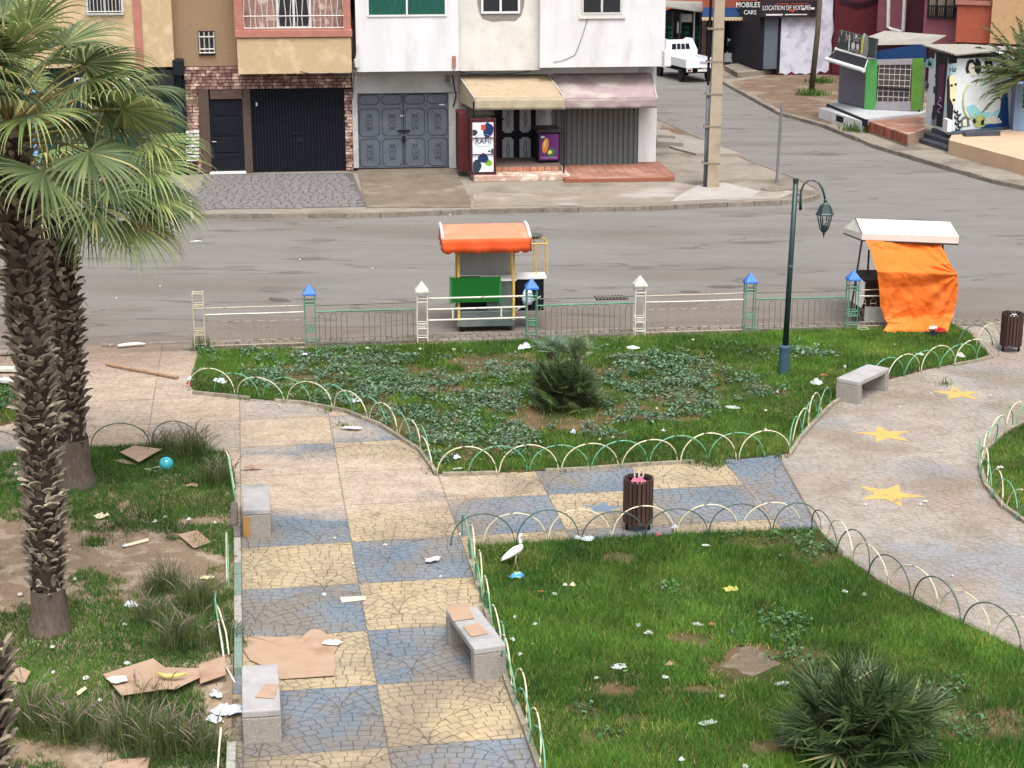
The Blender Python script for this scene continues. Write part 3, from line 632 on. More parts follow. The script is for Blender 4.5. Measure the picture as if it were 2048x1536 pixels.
# balcony
ub0, ub1 = uw(475, 110, .9), uw(703, 110, .9)
m = MB(); FW.box(m, ub0, ub1, zw(590, 147, .9), zw(590, 76, .9), -.5, .9); part('balcony_box', m, M_beige, BH)
m = MB(); FW.box(m, ub0-.06, ub1+.04, zw(590, 75, .95), zw(590, 60, .95), -.5, .96); part('balcony_ledge', m, M_salmon, BH, bevel=.02)
zt = zw(590, 60, .9)
m = MB(); FW.box(m, uw(468, 20, .9), uw(485, 20, .9), zt, 9.4, .3, .9); part('pillar', m, M_salmon, BH)
m = MB(); FW.box(m, uw(686, 20, .9), uw(701, 20, .9), zt, 9.4, .3, .9); part('pillar', m, M_salmon, BH)
m = MB(); FW.box(m, ub0, ub1, zt, 9.4, -9, .30); part('loggia_wall', m, mat('patterned loggia wall', V(140,104,96), .85, V(178,150,136), 5, .3, 40, col3=V(196,180,166), scale3=3.1, lo3=.55, hi3=.6), BH)
f, _ = panes(FW, BH, 552, -30, 622, 57, .36, 2, M_alu, M_glass, fw=.07, nm='balcony_window')
bars(FW, BH, 487, -30, 686, 56, .88, 17, (0, .28, .99), M_iron, .017, 'balcony_grille', .03)
# small window
f, _ = panes(FW, BH, 397, 62, 430, 110, .03, 1, M_blk2, M_glass, fw=.06)
bars(FW, f, 399, 64, 428, 108, .1, 3, (.05, .22, .78), M_iron, .02)
f, _ = panes(FW, BH, 172, -20, 246, 30, .58, 2, M_alu, M_glass, fw=.06)
bars(FW, f, 172, -20, 246, 28, .68, 10, (.1, .9), M_iron, .015)
# cladding bricks: flat mesh shared, laid in courses round the openings
def cladding():
    bw, bh = .235, .105; m = MB(); m.add([(-bw/2, 0, -bh/2), (bw/2, 0, -bh/2), (bw/2, 0, bh/2), (-bw/2, 0, bh/2), (-bw/2+.012, -.035, -bh/2+.01), (bw/2-.012, -.035, -bh/2+.01), (bw/2-.012, -.035, bh/2-.01), (-bw/2+.012, -.035, bh/2-.01)], [(4,5,6,7),(1,0,4,5)[::-1],(2,1,5,6)[::-1],(3,2,6,7)[::-1],(0,3,7,4)[::-1]])
    me = mesh_of('brick', m, M_brick1)
    zt_ = zw(420, 133); zones = [(uw(368, 160), uE, zw(500, 178), zt_), (uw(690, 260), uE, .02, zw(690, 178)), (uw(372, 260), uw(400, 260), .02, zw(400, 178))]
    mm = MB()
    for a, b, c, d in zones: FW.box(mm, a, b, c, d, -.35, .0)
    cl = part('stone_cladding', mm, M_mort, BH)
    rz = math.atan2(FW.d.y, FW.d.x); cnt = 0; rest = MB()
    for a, b, c, d in zones:
        z = c+bh/2; r = 0
        while z < d-.04:
            u = a+(0 if r % 2 else -bw/2)
            while u < b-.02:
                bwj = bw*random.uniform(.6, 1.25); uu0, uu1 = max(a, u), min(b, u+bwj)
                if uu1-uu0 > .07:
                    k = (uu1-uu0-.008)/bw; o = random.uniform(0, .018); M4 = Matrix.Translation(FW.P((uu0+uu1)/2, z, .0)) @ Matrix.Rotation(rz, 4, 'Z') @ Matrix.Diagonal((k, .8+random.random()*.9, .92, 1))
                    if cnt < 300: inst('brick', me, cl, M4); cnt += 1
                    else: rest.add([M4 @ Vector(v.co) for v in me.vertices], [tuple(p.vertices) for p in me.polygons])
                u += bwj
            z += bh; r += 1
    if rest.v: part('bricks', rest, M_brick1, cl, kind='stuff')
cladding()
m = MB(); FW.pbox(m, 400, 178, 420, 345, -.3, .03); FW.pbox(m, 487, 178, 503, 345, -.3, .03); u0, u1, z0, z1 = FW.rect(400, 178, 503, 198, .03); FW.box(m, uw(420,190,.03), uw(487,190,.03), z0, z1, -.3, .03); part('door_surround', m, M_brown, BH)
u0, u1, z0, z1 = FW.rect(420, 199, 487, 343, -.1)
m = MB(); FW.box(m, u0, u1, z0, z1, -.2, -.08); d = part('front_door', m, M_blk2, BH)
for k, (a, b) in enumerate(((.78, .95), (.5, .74), (.27, .47), (.04, .24))):
    m = MB(); FW.box(m, u0+.12, u1-.12, z0+(z1-z0)*a, z0+(z1-z0)*b, -.08, -.055); part('door_panel', m, M_black, d, bevel=.01)
m = MB(); m.bar(FW.P(u0+.09, 1.05, -.08), FW.P(u0+.09, 1.05, .0), .02); m.bar(FW.P(u0+.09, 1.05, .0), FW.P(u0+.2, 1.05, .0), .015); part('handle', m, M_iron, d)
m = MB(); FW.box(m, u0-.05, u1+.05, -.02, .06, -.3, .14); part('threshold', m, M_alu, BH)
def ribbed(nm, x0, y0, x1, y1, out, mt, n, parent, dep=.03):
    u0, u1, z0, z1 = FW.rect(x0, y0, x1, y1, out); m = MB(); w = (u1-u0)/n
    FW.box(m, u0, u1, z0, z1, out-.12, out-.002)
    for i in range(n): FW.box(m, u0+w*(i+.18), u0+w*(i+.72), z0+.003, z1-.003, out, out+dep*1.6)
    return part(nm, m, mt, parent), (u0, u1, z0, z1)
g1, (u0, u1, z0, z1) = ribbed('garage_door', 503, 177, 690, 344, -.1, M_black, 30, BH)
m = MB(); uc = (u0+u1)/2; FW.box(m, uc-.25, uc+.2, 1.25, 1.3, -.07, -.03); FW.box(m, uc-.08, uc+.12, .98, 1.16, -.07, -.04); part('lock', m, M_blk2, g1)
m = MB(); FW.box(m, u0+.15, u0+.25, z1-.55, z1-.44, -.066, -.055); part('sticker', m, M_alu, g1)
# shop front left part, mostly behind the palms
u0 = 0; u1 = uw(368, 250, .2)
m = MB(); FW.box(m, 0, u1, -.05, zw(250, 134, .2), -.3, .16); part('shop_front', m, mat('dark green shop front', V(34,66,58), .6, V(26,44,44), 2), BH)
m = MB(); FW.pbox(m, 150, 141, 348, 192, .1, .5); sg = part('shop_sign', m, mat('black sign board', V(30,34,36), .5), BH)
text_mesh('lettering', 'ELECTRO', .5, M_alu, sg, FW, uw(205, 168, .5), zw(205, 167, .5), .505, sx=.86)
for x in (205, 290, 325):
    m = MB(); FW.pbox(m, x, 215, x+26, 395, .17, .2); part('shop_window', m, M_glass, BH)
for i in range(9):
    m = MB(); FW.pbox(m, 372, 262+i*7, 398, 266+i*7, .2, .34); part('shelf_goods', m, M_alu, BH)
m = MB(); FW.pbox(m, 345, 120, 366, 152, .0, .62); part('rain_hopper', m, M_blk2, BH, bevel=.03)
m = MB(); m.bar(FW.P(uw(369, 200, .2), 0, .25), FW.P(uw(369, 200, .2), 3.1, .25), .05, 8); part('drain_pipe', m, M_blk2, BH)
m = MB(); FW.box(m, 0, uE, 9.4, 9.6, -9, 1.0); part('roof', m, M_off, BH)
m = MB(); FW.box(m, uw(150, 400)-1, uw(288, 400), -.02, .1, .9, 5.6); solo('shop_pavement', m, M_conc, kind='structure')
m = MB(); a, b = G(118, 408), G(172, 406); m.box((a+b)/2+Vector((0, 0, .09)), ((b-a).length, .3, .18)); solo('painted_step', m, mat('red painted concrete', V(200,84,62), .8), 'low red painted step seen through the hanging palm fronds at the far kerb', 'step')
m = MB(); a, b = G(290, 406, .55), G(382, 403, .55); m.bar(a, b, .03); 
for q in (a, b): m.bar((q.x, q.y, 0), q, .03)
solo('low_rail', m, M_alu, 'thin white rail standing on the far pavement below the hanging palm fronds', 'railing')
# ---------------- white house
WH = thing('white_house', FW.P(FW.len-2, 0), 'white rendered corner house with grey garage doors and overhanging upper floor', 'building')
uc0 = uw(705, 240); uR = uw(1316, 260)
m = MB(); FW.box(m, uc0+.01, uR, 0, 3.5, -9, -.5); part('ground_floor_core', m, M_dirtyw, WH)
zb = zw(800, 143, .9)
m = MB(); FW.box(m, uw(712, 80, .9), uw(917, 80, .9), zb, 9.6, -9, .9); part('left_bay', m, M_white, WH)
m = MB(); FW.box(m, uw(917, 80, .9)+.003, uw(1082, 80, .8), zw(1000, 141, .6), 9.6, -9, .62); part('middle_wall', m, M_off, WH)
zr = zw(1200, 134, 1.0)
m = MB(); FW.box(m, uw(1080, 70, 1.0), uw(1330, 70, 1.0), zr, 9.6, -9, 1.0); part('right_bay', m, M_white, WH)
m = MB(); FW.box(m, uw(705, 160), uw(930, 160), zw(800, 186), zb-.01, -.6, -.0); part('lintel', m, M_dirtyw, WH)
m = MB(); FW.box(m, uw(930, 180)+.002, uw(1276, 180), zw(1100, 205), 3.45, -.6, .0); part('lintel', m, M_white, WH)
m = MB(); FW.pbox(m, 700, 186, 716, 336, -.5, .0); FW.pbox(m, 898, 186, 932, 336, -.5, .0); part('pier', m, M_dirtyw, WH)
m = MB(); FW.pbox(m, 1277, 190, 1313, 324, -.5, .02); part('pier', m, M_white, WH)
m = MB(); FW.pbox(m, 1275, 324, 1314, 334, -.5, .05); part('plinth', m, M_terra, WH)
m = MB(); FW.pbox(m, 1072, 205, 1103, 333, -.4, .0); part('pier', m, M_dirtyw, WH)
m = MB(); FW.box(m, uc0, uR, 9.6, 9.8, -9, 1.1); part('roof', m, M_off, WH)
panes(FW, WH, 733, -60, 893, 33, .905, 2, M_alu, M_glass, M_curt, fw=.06)
m = MB()
cpx = [(955,8),(958,24),(966,38),(985,43),(1010,41),(1030,42),(1043,30),(1048,12),(1052,-40),(952,-40)]; flat(FW, m, [U(x, y, .63) for x, y in cpx], .63, .02); part('bare_cement_patch', m, mat('bare cement', V(150,144,136), .95, V(128,120,112), 5, .5, 30), WH)
panes(FW, WH, 962, -60, 1040, 27, .64, 2, M_alu, M_glass, fw=.07)
panes(FW, WH, 1163, -60, 1245, 29, 1.005, 2, M_iron, M_glass, fw=.07)
m = MB(); u0, u1, z0, z1 = FW.rect(1158, 30, 1250, 37, 1.0); FW.box(m, u0, u1, z0, z1, .98, 1.06); part('window_sill', m, M_off, WH)
m = MB(); m.tube([FW.P(uw(908, 112, .95), zw(908, 112, .95), .95), FW.P(uw(908, 134, .95), zw(908, 134, .95), .95)], .06, 8); part('waste_pipe', m, M_salmon, WH)
m = MB(); m.tube([FW.P(uw(712, 118, 1), zw(712, 118, 1), 1.0), FW.P(uw(714, 134, 1), zw(714, 134, 1), .98)], .07, 8); m.tube([FW.P(uw(716, 90, 1), zw(716, 90, 1), .96), FW.P(uw(712, 118, 1), zw(712, 118, 1), 1.0)], .018, 5); part('junction_box', m, M_off, WH)
# grey garage with ornamented panels
u0, u1, z0, z1 = FW.rect(716, 187, 898, 335, -.12)
m = MB(); FW.box(m, u0, u1, z0, z1, -.25, -.12); g2 = part('garage_door', m, M_grey, WH, 'slate grey garage door with ornamental pressed panels')
M_grl = mat('raised grey moulding', V(66,74,84), .45, V(80,88,98), 3, spec=.5)
def frame_panel(a, b, c, d, o, mt, parent, nm='door_panel', cut=.07):
    m = MB(); pts = [(a+cut, c), (b-cut, c), (b-cut, c+cut*.5), (b, c+cut), (b, d-cut), (b-cut, d-cut*.5), (b-cut, d), (a+cut, d), (a+cut, d-cut*.5), (a, d-cut), (a, c+cut), (a+cut, c+cut*.5)]
    m.tube([FW.P(x, z, o+.012) for x, z in pts], .014, 4, closed=True)
    uc, zc = (a+b)/2, (c+d)/2; h = (d-c)*.5
    if h > .3:
        m.tube([FW.P(uc+.11*math.sin(t*2*math.pi/10)*(1 if h > .3 else .6), zc+h*.55*math.cos(t*2*math.pi/10), o+.012) for t in range(10)], .011, 4, closed=True)
        for s in (-1, 1): m.tube([FW.P(uc-.1, zc+s*h*.62, o+.012), FW.P(uc, zc+s*h*.3, o+.012), FW.P(uc+.1, zc+s*h*.62, o+.012)], .01, 4)
        m.tube([FW.P(uc+.05*math.sin(t*math.pi/4), zc+.07*math.cos(t*math.pi/4), o+.012) for t in range(8)], .01, 4, closed=True)
    return part(nm, m, mt, parent)
for i in range(4):
    a = u0+(u1-u0)*(i+.07)/4; b = u0+(u1-u0)*(i+.93)/4
    for c, d in ((.03, .4), (.44, .8), (.86, 1.04)):
        if d > 1: d = .985
        frame_panel(a, b, z0+(z1-z0)*c, z0+(z1-z0)*d, -.12, M_grl, g2)
m = MB(); FW.box(m, (u0+u1)/2-.012, (u0+u1)/2+.012, z0, z1, -.12, -.1); FW.box(m, (u0+u1)/2-.2, (u0+u1)/2+.2, 1.28, 1.33, -.11, -.06); FW.box(m, (u0+u1)/2-.06, (u0+u1)/2+.06, .95, 1.12, -.11, -.06); part('lock', m, M_blk2, g2)
m = MB(); FW.box(m, u1-.32, u1-.14, z1-.4, z1-.34, -.115, -.108); FW.box(m, u0+1.42, u0+1.54, 1.78, 1.83, -.115, -.108); part('sticker', m, M_alu, g2)
# shop door, dark with pale panels
u0, u1, z0, z1 = FW.rect(990, 200, 1072, 330, -.15)
m = MB(); FW.box(m, u0, u1, z0, z1, -.3, -.15); d = part('shop_door', m, M_blk2, WH)
M_pp = mat('pale door panel', V(196,198,204), .6, V(176,178,186), 3)
for i in range(2):
    a = u0+(u1-u0)*(.18+.42*i); b = a+(u1-u0)*.27
    for c, dd in ((.05, .43), (.5, .93)):
        zc, zd = z0+(z1-z0)*c, z0+(z1-z0)*dd; m = MB(); k = .07
        flat(FW, m, [(a+k, zc), (b-k, zc), (b-k, zc+k*.7), (b, zc+k), (b, zd-k), (b-k, zd-k*.7), (b-k, zd), (a+k, zd), (a+k, zd-k*.7), (a, zd-k), (a, zc+k), (a+k, zc+k*.7)], -.13, .02); p = part('door_panel', m, M_pp, d)
        m = MB(); uc = (a+b)/2; zz = (zc+zd)/2
        m.tube([FW.P(uc+.05*math.sin(t*math.pi/4), zz+.2*math.cos(t*math.pi/4), -.12) for t in range(8)], .012, 4, closed=True)
        for s in (-1, 1): m.tube([FW.P(uc-.05, zz+s*.3, -.12), FW.P(uc, zz+s*.16, -.12), FW.P(uc+.05, zz+s*.3, -.12)], .01, 4)
        part('panel_ornament', m, M_grl, p)
m = MB(); FW.box(m, u0+.12, u0+.3, 1.62, 1.66, -.14, -.08); FW.box(m, u0+.12, u0+.15, 1.4, 1.64, -.14, -.09); part('handle', m, M_black, d)
sh, (u0, u1, z0, z1) = ribbed('shop_shutter', 1101, 200, 1277, 332, -.08, M_roll, 17, WH, .035)
m = MB(); FW.box(m, u0, u1, z0-.22, z0-.01, -.2, -.1); part('shutter_sill', m, mat('broken white sill', V(210,206,198), .9, V(90,80,72), 7, .4, 30), WH)
# right-hand lamp sign box
m = MB(); a = FW.P(uw(1320, 118, 1.0)+.02, zw(1320, 133, 1.0), .9); FW.pbox(m, 1321, 100, 1343, 134, .85, 1.0); part('sign_box', m, M_alu, WH, bevel=.04)
# cables looping along the party wall and floor line
m = MB(); random.seed(3)
def cable(pts, r=.012):
    out = []
    for (x0, y0, o0), (x1, y1, o1) in zip(pts[:-1], pts[1:]):
        for i in range(6):
            t = i/6; o = o0+(o1-o0)*t; x = x0+(x1-x0)*t; y = y0+(y1-y0)*t+4*math.sin(math.pi*t); u, z = U(x, y, o); out.append(FW.P(u, z, o))
    m.tube(out, r, 4, cap=False)
cable([(600,143,.95),(660,146,.95),(708,144,.95),(712,150,.95)]); cable([(708,146,.5),(708,160,.1),(704,200,.05)]); cable([(915,142,.7),(980,146,.66),(1080,138,.66)], .02); cable([(905,150,.05),(912,190,.04),(905,215,.04)], .02); cable([(1175,38,1.02),(1150,110,1.02),(1098,125,1.02)], .008)
part('cables', m, M_blk2, WH)
# awnings, each hung on the wall
def awning(nm, label, tl, tr, br, bl, outT, outB, fall, mt, mt2, posts=None):
    A = U(*tl, outT); B = U(*tr, outT); Cc = U(*br, outB); D = U(*bl, outB)
    t = thing(nm, FW.P(D[0], D[1], outB), label, 'awning')
    PA, PB, PC, PD = FW.P(A[0], A[1], outT), FW.P(B[0], B[1], outT), FW.P(Cc[0], Cc[1], outB), FW.P(D[0], D[1], outB); Z = Vector((0, 0, .02))
    def cl(u, v):
        p = (PA*(1-u)+PB*u)*(1-v)+(PD*(1-u)+PC*u)*v
        s = math.sin(v*math.pi); return p+Vector((0, 0, -.05*s+.03*(vnoise(u*6, v*5, 1.0, 5)-.5)*s*2))
    m = MB(); m.grid(cl, 20, 12); m.smooth = True; o = part('cloth_top', m, mt, t); s_ = o.modifiers.new('thick', 'SOLIDIFY'); s_.thickness = .015
    def va(u, v): p = PD*(1-u)+PC*u; return p+Vector((0, 0, -fall*v))+FW.n*(.02*math.sin(u*23+v*2)*v+.012)
    m = MB(); m.grid(va, 30, 4); m.smooth = True; o = part('valance', m, mt2, t); s_ = o.modifiers.new('thick', 'SOLIDIFY'); s_.thickness = .012
    m = MB()
    for P0, P1 in ((PA, PD), (PB, PC)):
        q = P0.copy(); q.z = P1.z-fall; m.add([P0, P1, P1-Vector((0, 0, fall)), q], [(0, 1, 2, 3)])
    o = part('side_cloth', m, mt2, t); s_ = o.modifiers.new('thick', 'SOLIDIFY'); s_.thickness = .012
    m = MB(); m.bar(PD-Vector((0,0,.03)), PC-Vector((0,0,.03)), .025); m.bar(PA, PD, .02); m.bar(PB, PC, .02); part('frame', m, M_iron, t)
    for P in (posts or []):
        m = MB(); m.bar((P[0].x, P[0].y, 0.05), P[0], .03, 8); part('post', m, M_blk2, t)
    return t, PD, PC
M_awn = mat('sun bleached canvas', V(182,164,138), .9, V(166,146,118), 3, .4, 30, col3=V(152,134,110), scale3=7, lo3=.52, hi3=.8); M_awn2 = mat('beige valance', V(184,172,148), .9, V(166,152,128), 3, .3, 30)
M_awp = mat('faded mauve canvas', V(168,150,150), .9, V(146,126,130), 2.2, .5, 12, stretch=(1,1,2.5), col3=V(176,166,158), scale3=1.3, lo3=.5, hi3=.62)
oB = 2.5
t, PD, PC = awning('shop_awning', 'sun bleached beige awning over the shop door and drinks cabinet', (917,150), (1096,149), (1130,196), (950,197), .05, oB, .36, M_awn, M_awn2)
for P in (FW.P(uw(948, 300, oB), 0, oB-.02), FW.P(uw(1128, 300, oB), 0, oB-.02)):
    m = MB(); m.bar((P.x, P.y, .02), (P.x, P.y, PD.z-.1), .028, 8); part('post', m, M_blk2, t)
awning('shop_awning', 'faded mauve awning with torn holes over the grey ribbed shutter', (1104,148), (1303,146), (1314,196), (1126,198), .05, 1.5, .32, M_awp, M_awp)
for x, y in ((1163, 160), (1273, 161)):
    pass
# steps and terrace
m = MB(); FW.box(m, uw(944,360,1.0)-.1, uw(1124,360,1.0)-.0, .0, .2, .0, 2.75); solo('shop_step', m, M_marble, kind='structure', bevel=.02)
m = MB(); FW.box(m, uw(985,350,1.0)-.1, uw(1124,350,1.0)-.15, .2, .36, .0, 2.0); solo('shop_step', m, mat('worn brown tile', V(120,106,96), .8, V(104,90,82), 4), kind='structure', bevel=.01)
m = MB()
for i in range(9):
    a = uw(990, 360, 2.0)+i*.235; FW.box(m, a, a+.2, .21, .345, 2.0, 2.02)
part('tile_band', m, mat('red marble tile edge', V(168,90,66), .7, V(206,160,130), 6, objv=.2), bpy.data.objects['shop_step.001'], kind='stuff')
tg = gp([(1112,337),(1276,334),(1318,331),(1349,357),(1348,363),(1130,366)]); m = MB(); m.prism(tg, 0, .12); terr = solo('terracotta_terrace', m, mat('terracotta grout', V(150,96,74), .9), kind='structure')
m0 = MB(); m0.add([(-.14,-.14,0),(.14,-.14,0),(.14,.14,0),(-.14,.14,0),(-.135,-.135,.008),(.135,-.135,.008),(.135,.135,.008),(-.135,.135,.008)], [(4,5,6,7),(0,1,5,4),(1,2,6,5),(2,3,7,6),(3,0,4,7)]); me_t = mesh_of('tile', m0, M_terra)
def tiles(me, parent, poly, z, step, an, mx=300):
    xs = [p[0] for p in poly]; ys = [p[1] for p in poly]; n = 0; ca, sa = math.cos(an), math.sin(an)
    cx, cy = sum(xs)/len(xs), sum(ys)/len(ys); k = int(max(max(xs)-min(xs), max(ys)-min(ys))/step)+2
    for j in range(-k, k):
        for i in range(-k, k):
            x, y = cx+(i*ca-j*sa)*step, cy+(i*sa+j*ca)*step
            if all(inpoly([x+dx], [y+dy], poly)[0] for dx, dy in ((.1, .1), (-.1, -.1), (.1, -.1), (-.1, .1))) and n < mx:
                inst('tile', me, parent, Matrix.Translation((x, y, z)) @ Matrix.Rotation(an, 4, 'Z')); n += 1
tiles(me_t, terr, tg, .12, .29, .115)
# grey steps at the corner of the white house, by the side street
st = thing('corner_steps', G(1340, 300), 'short flight of pale concrete steps beside the corner of the white house', 'steps')
M_ps = mat('pale weathered slab', C(186,178,166), .9, C(160,150,138), 2, .4, 40)
for P_, h in (([(1318,270),(1345,270),(1400,282),(1482,311),(1392,311),(1350,300),(1316,287)], .07), ([(1314,274),(1338,276),(1350,288),(1314,286)], .3), ([(1314,284),(1352,286),(1366,297),(1314,294)], .2)):
    m = MB(); m.prism(gp(P_), 0, h); part('step', m, M_ps, st)
solo('brown_verge', MB().sheet(gp([(1324,246),(1395,272),(1340,268),(1318,266)]), .006), M_dirt, kind='structure')
solo('bleached_screed', MB().sheet(gp([(1400,370),(1450,366),(1520,384),(1500,396),(1380,402),(1340,404),(1372,384)]), .0205), mat('bleached screed', C(206,202,196), .92, C(184,176,166), 1.4, .5, 30, spec=.1), kind='structure')
# drinks cabinet
CW = Wall(FW.P(uw(942, 380, 2.55), 0, 2.55)[:2], FW.P(uw(991, 380, 2.55), 0, 2.55)[:2])
cab = thing('drinks_cabinet', CW.P(.4, .2), 'tall white drinks cabinet with blue spots in a maroon cage, left of the shop door', 'cabinet')
M_mar = mat('maroon steel', V(92,34,40), .6, V(70,26,32), 3)
L_ = CW.len; zc1 = CW.uz(965, 238)[1]
m = MB(); CW.box(m, .02, L_-.02, .24, zc1-.05, -.75, -.03); part('body', m, M_mar, cab)
M_cw = mat('white printed panel', V(226,232,238), .5, V(214,222,230), 3)
zz = [.28, .28+(zc1-.38)*.36, .28+(zc1-.38)*.69, zc1-.1]; fr = []
for i in range(3):
    m = MB(); CW.box(m, .06, L_-.06, zz[i]+.012, zz[i+1]-.012, -.03, 0); fr.append(part('front_panel', m, M_cw, cab))
def blobp(W, u, z, ru, rz, n=14, ph=0, sq=.0, tilt=0):
    return [(u+(ru*(1+.12*math.sin(2*a+ph)))*math.cos(a)*math.cos(tilt)-rz*math.sin(a)*math.sin(tilt), z+rz*(1+.15*math.cos(3*a+ph))*math.sin(a)*math.cos(tilt)+ru*math.cos(a)*math.sin(tilt)) for a in [2*math.pi*i/n for i in range(n)]]
M_navy = mat('navy print', V(24,52,104), .5); M_lime = mat('lime print', V(132,180,40), .5); M_rednp = mat('red print', V(206,72,52), .5); M_slate = mat('slate print', V(44,60,72), .5)
def spot(par, u, z, a, b, mt, ph=0, tilt=0):
    m = MB(); flat(CW, m, [(min(max(x, .065), L_-.065), y) for x, y in blobp(CW, u, z, a, b, ph=ph, tilt=tilt)], .004, .003); part('printed_spot', m, mt, par)
spot(fr[2], .62*L_+.08, zz[3]-.26, .17, .24, M_navy); spot(fr[2], .12, zz[3]-.33, .1, .1, M_slate, 1, .5); 
m = MB(); CW.box(m, L_*.42, L_*.6, zz[2]+.25, zz[2]+.42, .002, .006); part('logo', m, M_rednp, fr[2])
m = MB(); flat(CW, m, blobp(CW, L_*.5, zz[1]+.4, .0, .0), .003); 
text_mesh('lettering', 'RAFii', .25, mat('dark blue lettering', V(34,44,70), .5), fr[1], CW, L_*.5, zz[1]+.42, .004, sx=.95)
m = MB(); m.tube([CW.P(L_*.5+.3*math.cos(a), zz[1]+.45+.2*math.sin(a), .006) for a in [2*math.pi*i/20 for i in range(20)]], .006, 4, closed=True); part('logo_ring', m, mat('pale blue print', V(150,176,196), .5), fr[1])
spot(fr[1], L_*.75, zz[1]+.1, .04, .035, M_slate); spot(fr[1], L_*.9, zz[1]+.1, .07, .08, M_slate)
spot(fr[0], L_*.5, zz[1]-.13, .16, .16, M_navy, 2); spot(fr[0], L_*.2, zz[0]+.17, .17, .24, M_slate, 0, -.4); spot(fr[0], L_*.72, zz[0]+.3, .11, .1, M_lime, 1, -.5)
m = MB()
for u in (.0, L_): 
    for o in (0.03, -.8): m.bar(CW.P(u, .2, o), CW.P(u, zc1, o), .022, 5)
for z in (.22, zz[1], zz[2], zc1):
    for o in (.03, -.8): m.bar(CW.P(0, z, o), CW.P(L_, z, o), .016, 4)
    for u in (0, L_): m.bar(CW.P(u, z, .03), CW.P(u, z, -.8), .016, 4)
part('cage', m, M_mar, cab)
m = MB(); CW.box(m, -.32, -.04, .2, zc1+.1, -1.9, -.82); part('cage_side_panel', m, M_mar, cab)
# ice-cream freezer
def freezer():
    A = FW.P(uw(1075, 352, 1.3), .36, 1.35); Wf = Wall(A[:2], (A.x+.74, A.y+.09)); z0 = .36
    t = thing('ice_cream_freezer', A, 'black chest freezer with a purple ice cream poster, on the shop step', 'freezer')
    m = MB(); Wf.box(m, 0, .74, z0+.05, z0+1.0, -1.1, 0); part('body', m, M_black, t, bevel=.02)
    m = MB(); Wf.box(m, -.04, .78, z0+1.0, z0+1.1, -1.14, .04); part('lid', m, mat('dark freezer lid', V(50,42,46), .5), t, bevel=.015)
    for u in (.06, .66):
        for o in (-.08, -1.0): m = MB(); Wf.box(m, u-.03, u+.03, z0, z0+.05, o-.03, o+.03); part('foot', m, M_rubber, t)
    m = MB(); Wf.box(m, .05, .69, z0+.1, z0+.95, .001, .008); ps = part('poster', m, mat('purple poster', V(110,44,118), .5, V(84,34,96), 2), t)
    def pr(pts, mt, o=.012, nm='printed_shape'): m = MB(); flat(Wf, m, pts, o, .003); part(nm, m, mt, ps)
    pr(blobp(Wf, .44, z0+.34, .13, .16), mat('green print', V(44,120,50), .5))
    pr([(.25+.10*math.cos(a)+.05*math.sin(a), z0+.58+.25*math.sin(a)-.03*math.cos(a)) for a in [2*math.pi*i/16 for i in range(16)]], mat('orange print', V(236,150,50), .5), .016)
    pr([(.23+.045*math.cos(a)+.03*math.sin(a), z0+.64+.14*math.sin(a)) for a in [2*math.pi*i/12 for i in range(12)]], mat('pale orange print', V(248,206,140), .5), .02)
    pr(blobp(Wf, .40, z0+.36, .07, .07, ph=1), mat('yellow print', V(240,220,120), .5), .02)
    for i, x in enumerate((.12, .16, .2)): pr(blobp(Wf, x, z0+.86, .02, .03), M_alu)
    pr([(.09, z0+.16), (.64, z0+.16), (.64, z0+.2), (.09, z0+.2)], mat('lilac print', V(170,120,176), .5))
freezer()
# ================================================================ SIDE STREET: shops, kiosks, houses
def WG(a, b, za=0.0): return Wall(G(*a, za)[:2], G(*b, za)[:2])
def slab(W, u0, u1, z0, z1, o0, o1, mt, nm, parent, **k):
    m = MB(); W.box(m, u0, u1, z0, z1, o0, o1); return part(nm, m, mt, parent, **k)
M_purp = mat('mauve render', V(136,84,92), .9, V(120,70,78), 2, .3, 40); M_maro = mat('maroon render', V(96,36,44), .9, V(84,30,38), 2, .3, 40); M_mard = mat('dark maroon render', V(84,44,54), .9, V(72,36,46), 2, .3, 40)
M_orng = mat('rust red render', V(172,92,70), .9, V(156,80,60), 3, .4, 40); M_tan = mat('tan render', V(200,164,122), .9, V(180,146,108), 3, .4, 40)
M_corr = mat('pale corrugated sheet', V(160,157,148), .7, V(140,135,124), 3, .2, 20); M_blue = mat('blue painted sheet', V(14,60,110), .7, V(10,48,92), 3)
M_wpain = mat('patchy lilac white paint', V(214,214,226), .9, V(196,196,210), 3, .4, 40, col3=V(182,182,198), scale3=2.2, lo3=.5, hi3=.62)
# --- car rental shop: black sign, grey door, white painted wall
W1 = WG((1470,140),(1662,150)); 
S1 = thing('rental_shop', W1.P(W1.len/2, 0), 'shop with a black sign band over a grey door and a patchy white painted wall', 'building')
W1 = Wall(G(1530,151)[:2], G(1668,149)[:2]); u_ = lambda x, y, W=W1, o=0: W.uz(x, y, o)
m = MB(); W1.box(m, u_(1555,100)[0], W1.len+4, 0, 9, -8, -.02); part('wall', m, M_maro, S1)
m = MB(); us = [u_(x, y) for x, y in ((1556,147),(1564,146),(1572,150),(1583,143),(1590,148),(1600,146),(1612,149),(1622,145),(1632,149),(1640,142),(1650,146),(1657,140),(1658,122),(1664,100),(1662,80),(1668,60),(1665,30),(1668,-40),(1640,-40),(1639,20),(1561,20))]
flat(W1, m, us, .012, .02); part('white_painted_area', m, M_wpain, S1)
m = MB(); W1.pbox(m, 1527, 36, 1556, 138, -.3, -.05); part('door', m, M_grey, S1)
m = MB(); W1.pbox(m, 1518, 30, 1528, 138, -6, .02); part('pier', m, M_blk2, S1)
m = MB(); W1.pbox(m, 1556, 36, 1561, 146, -.1, .03); part('door_jamb', m, M_blk2, S1)
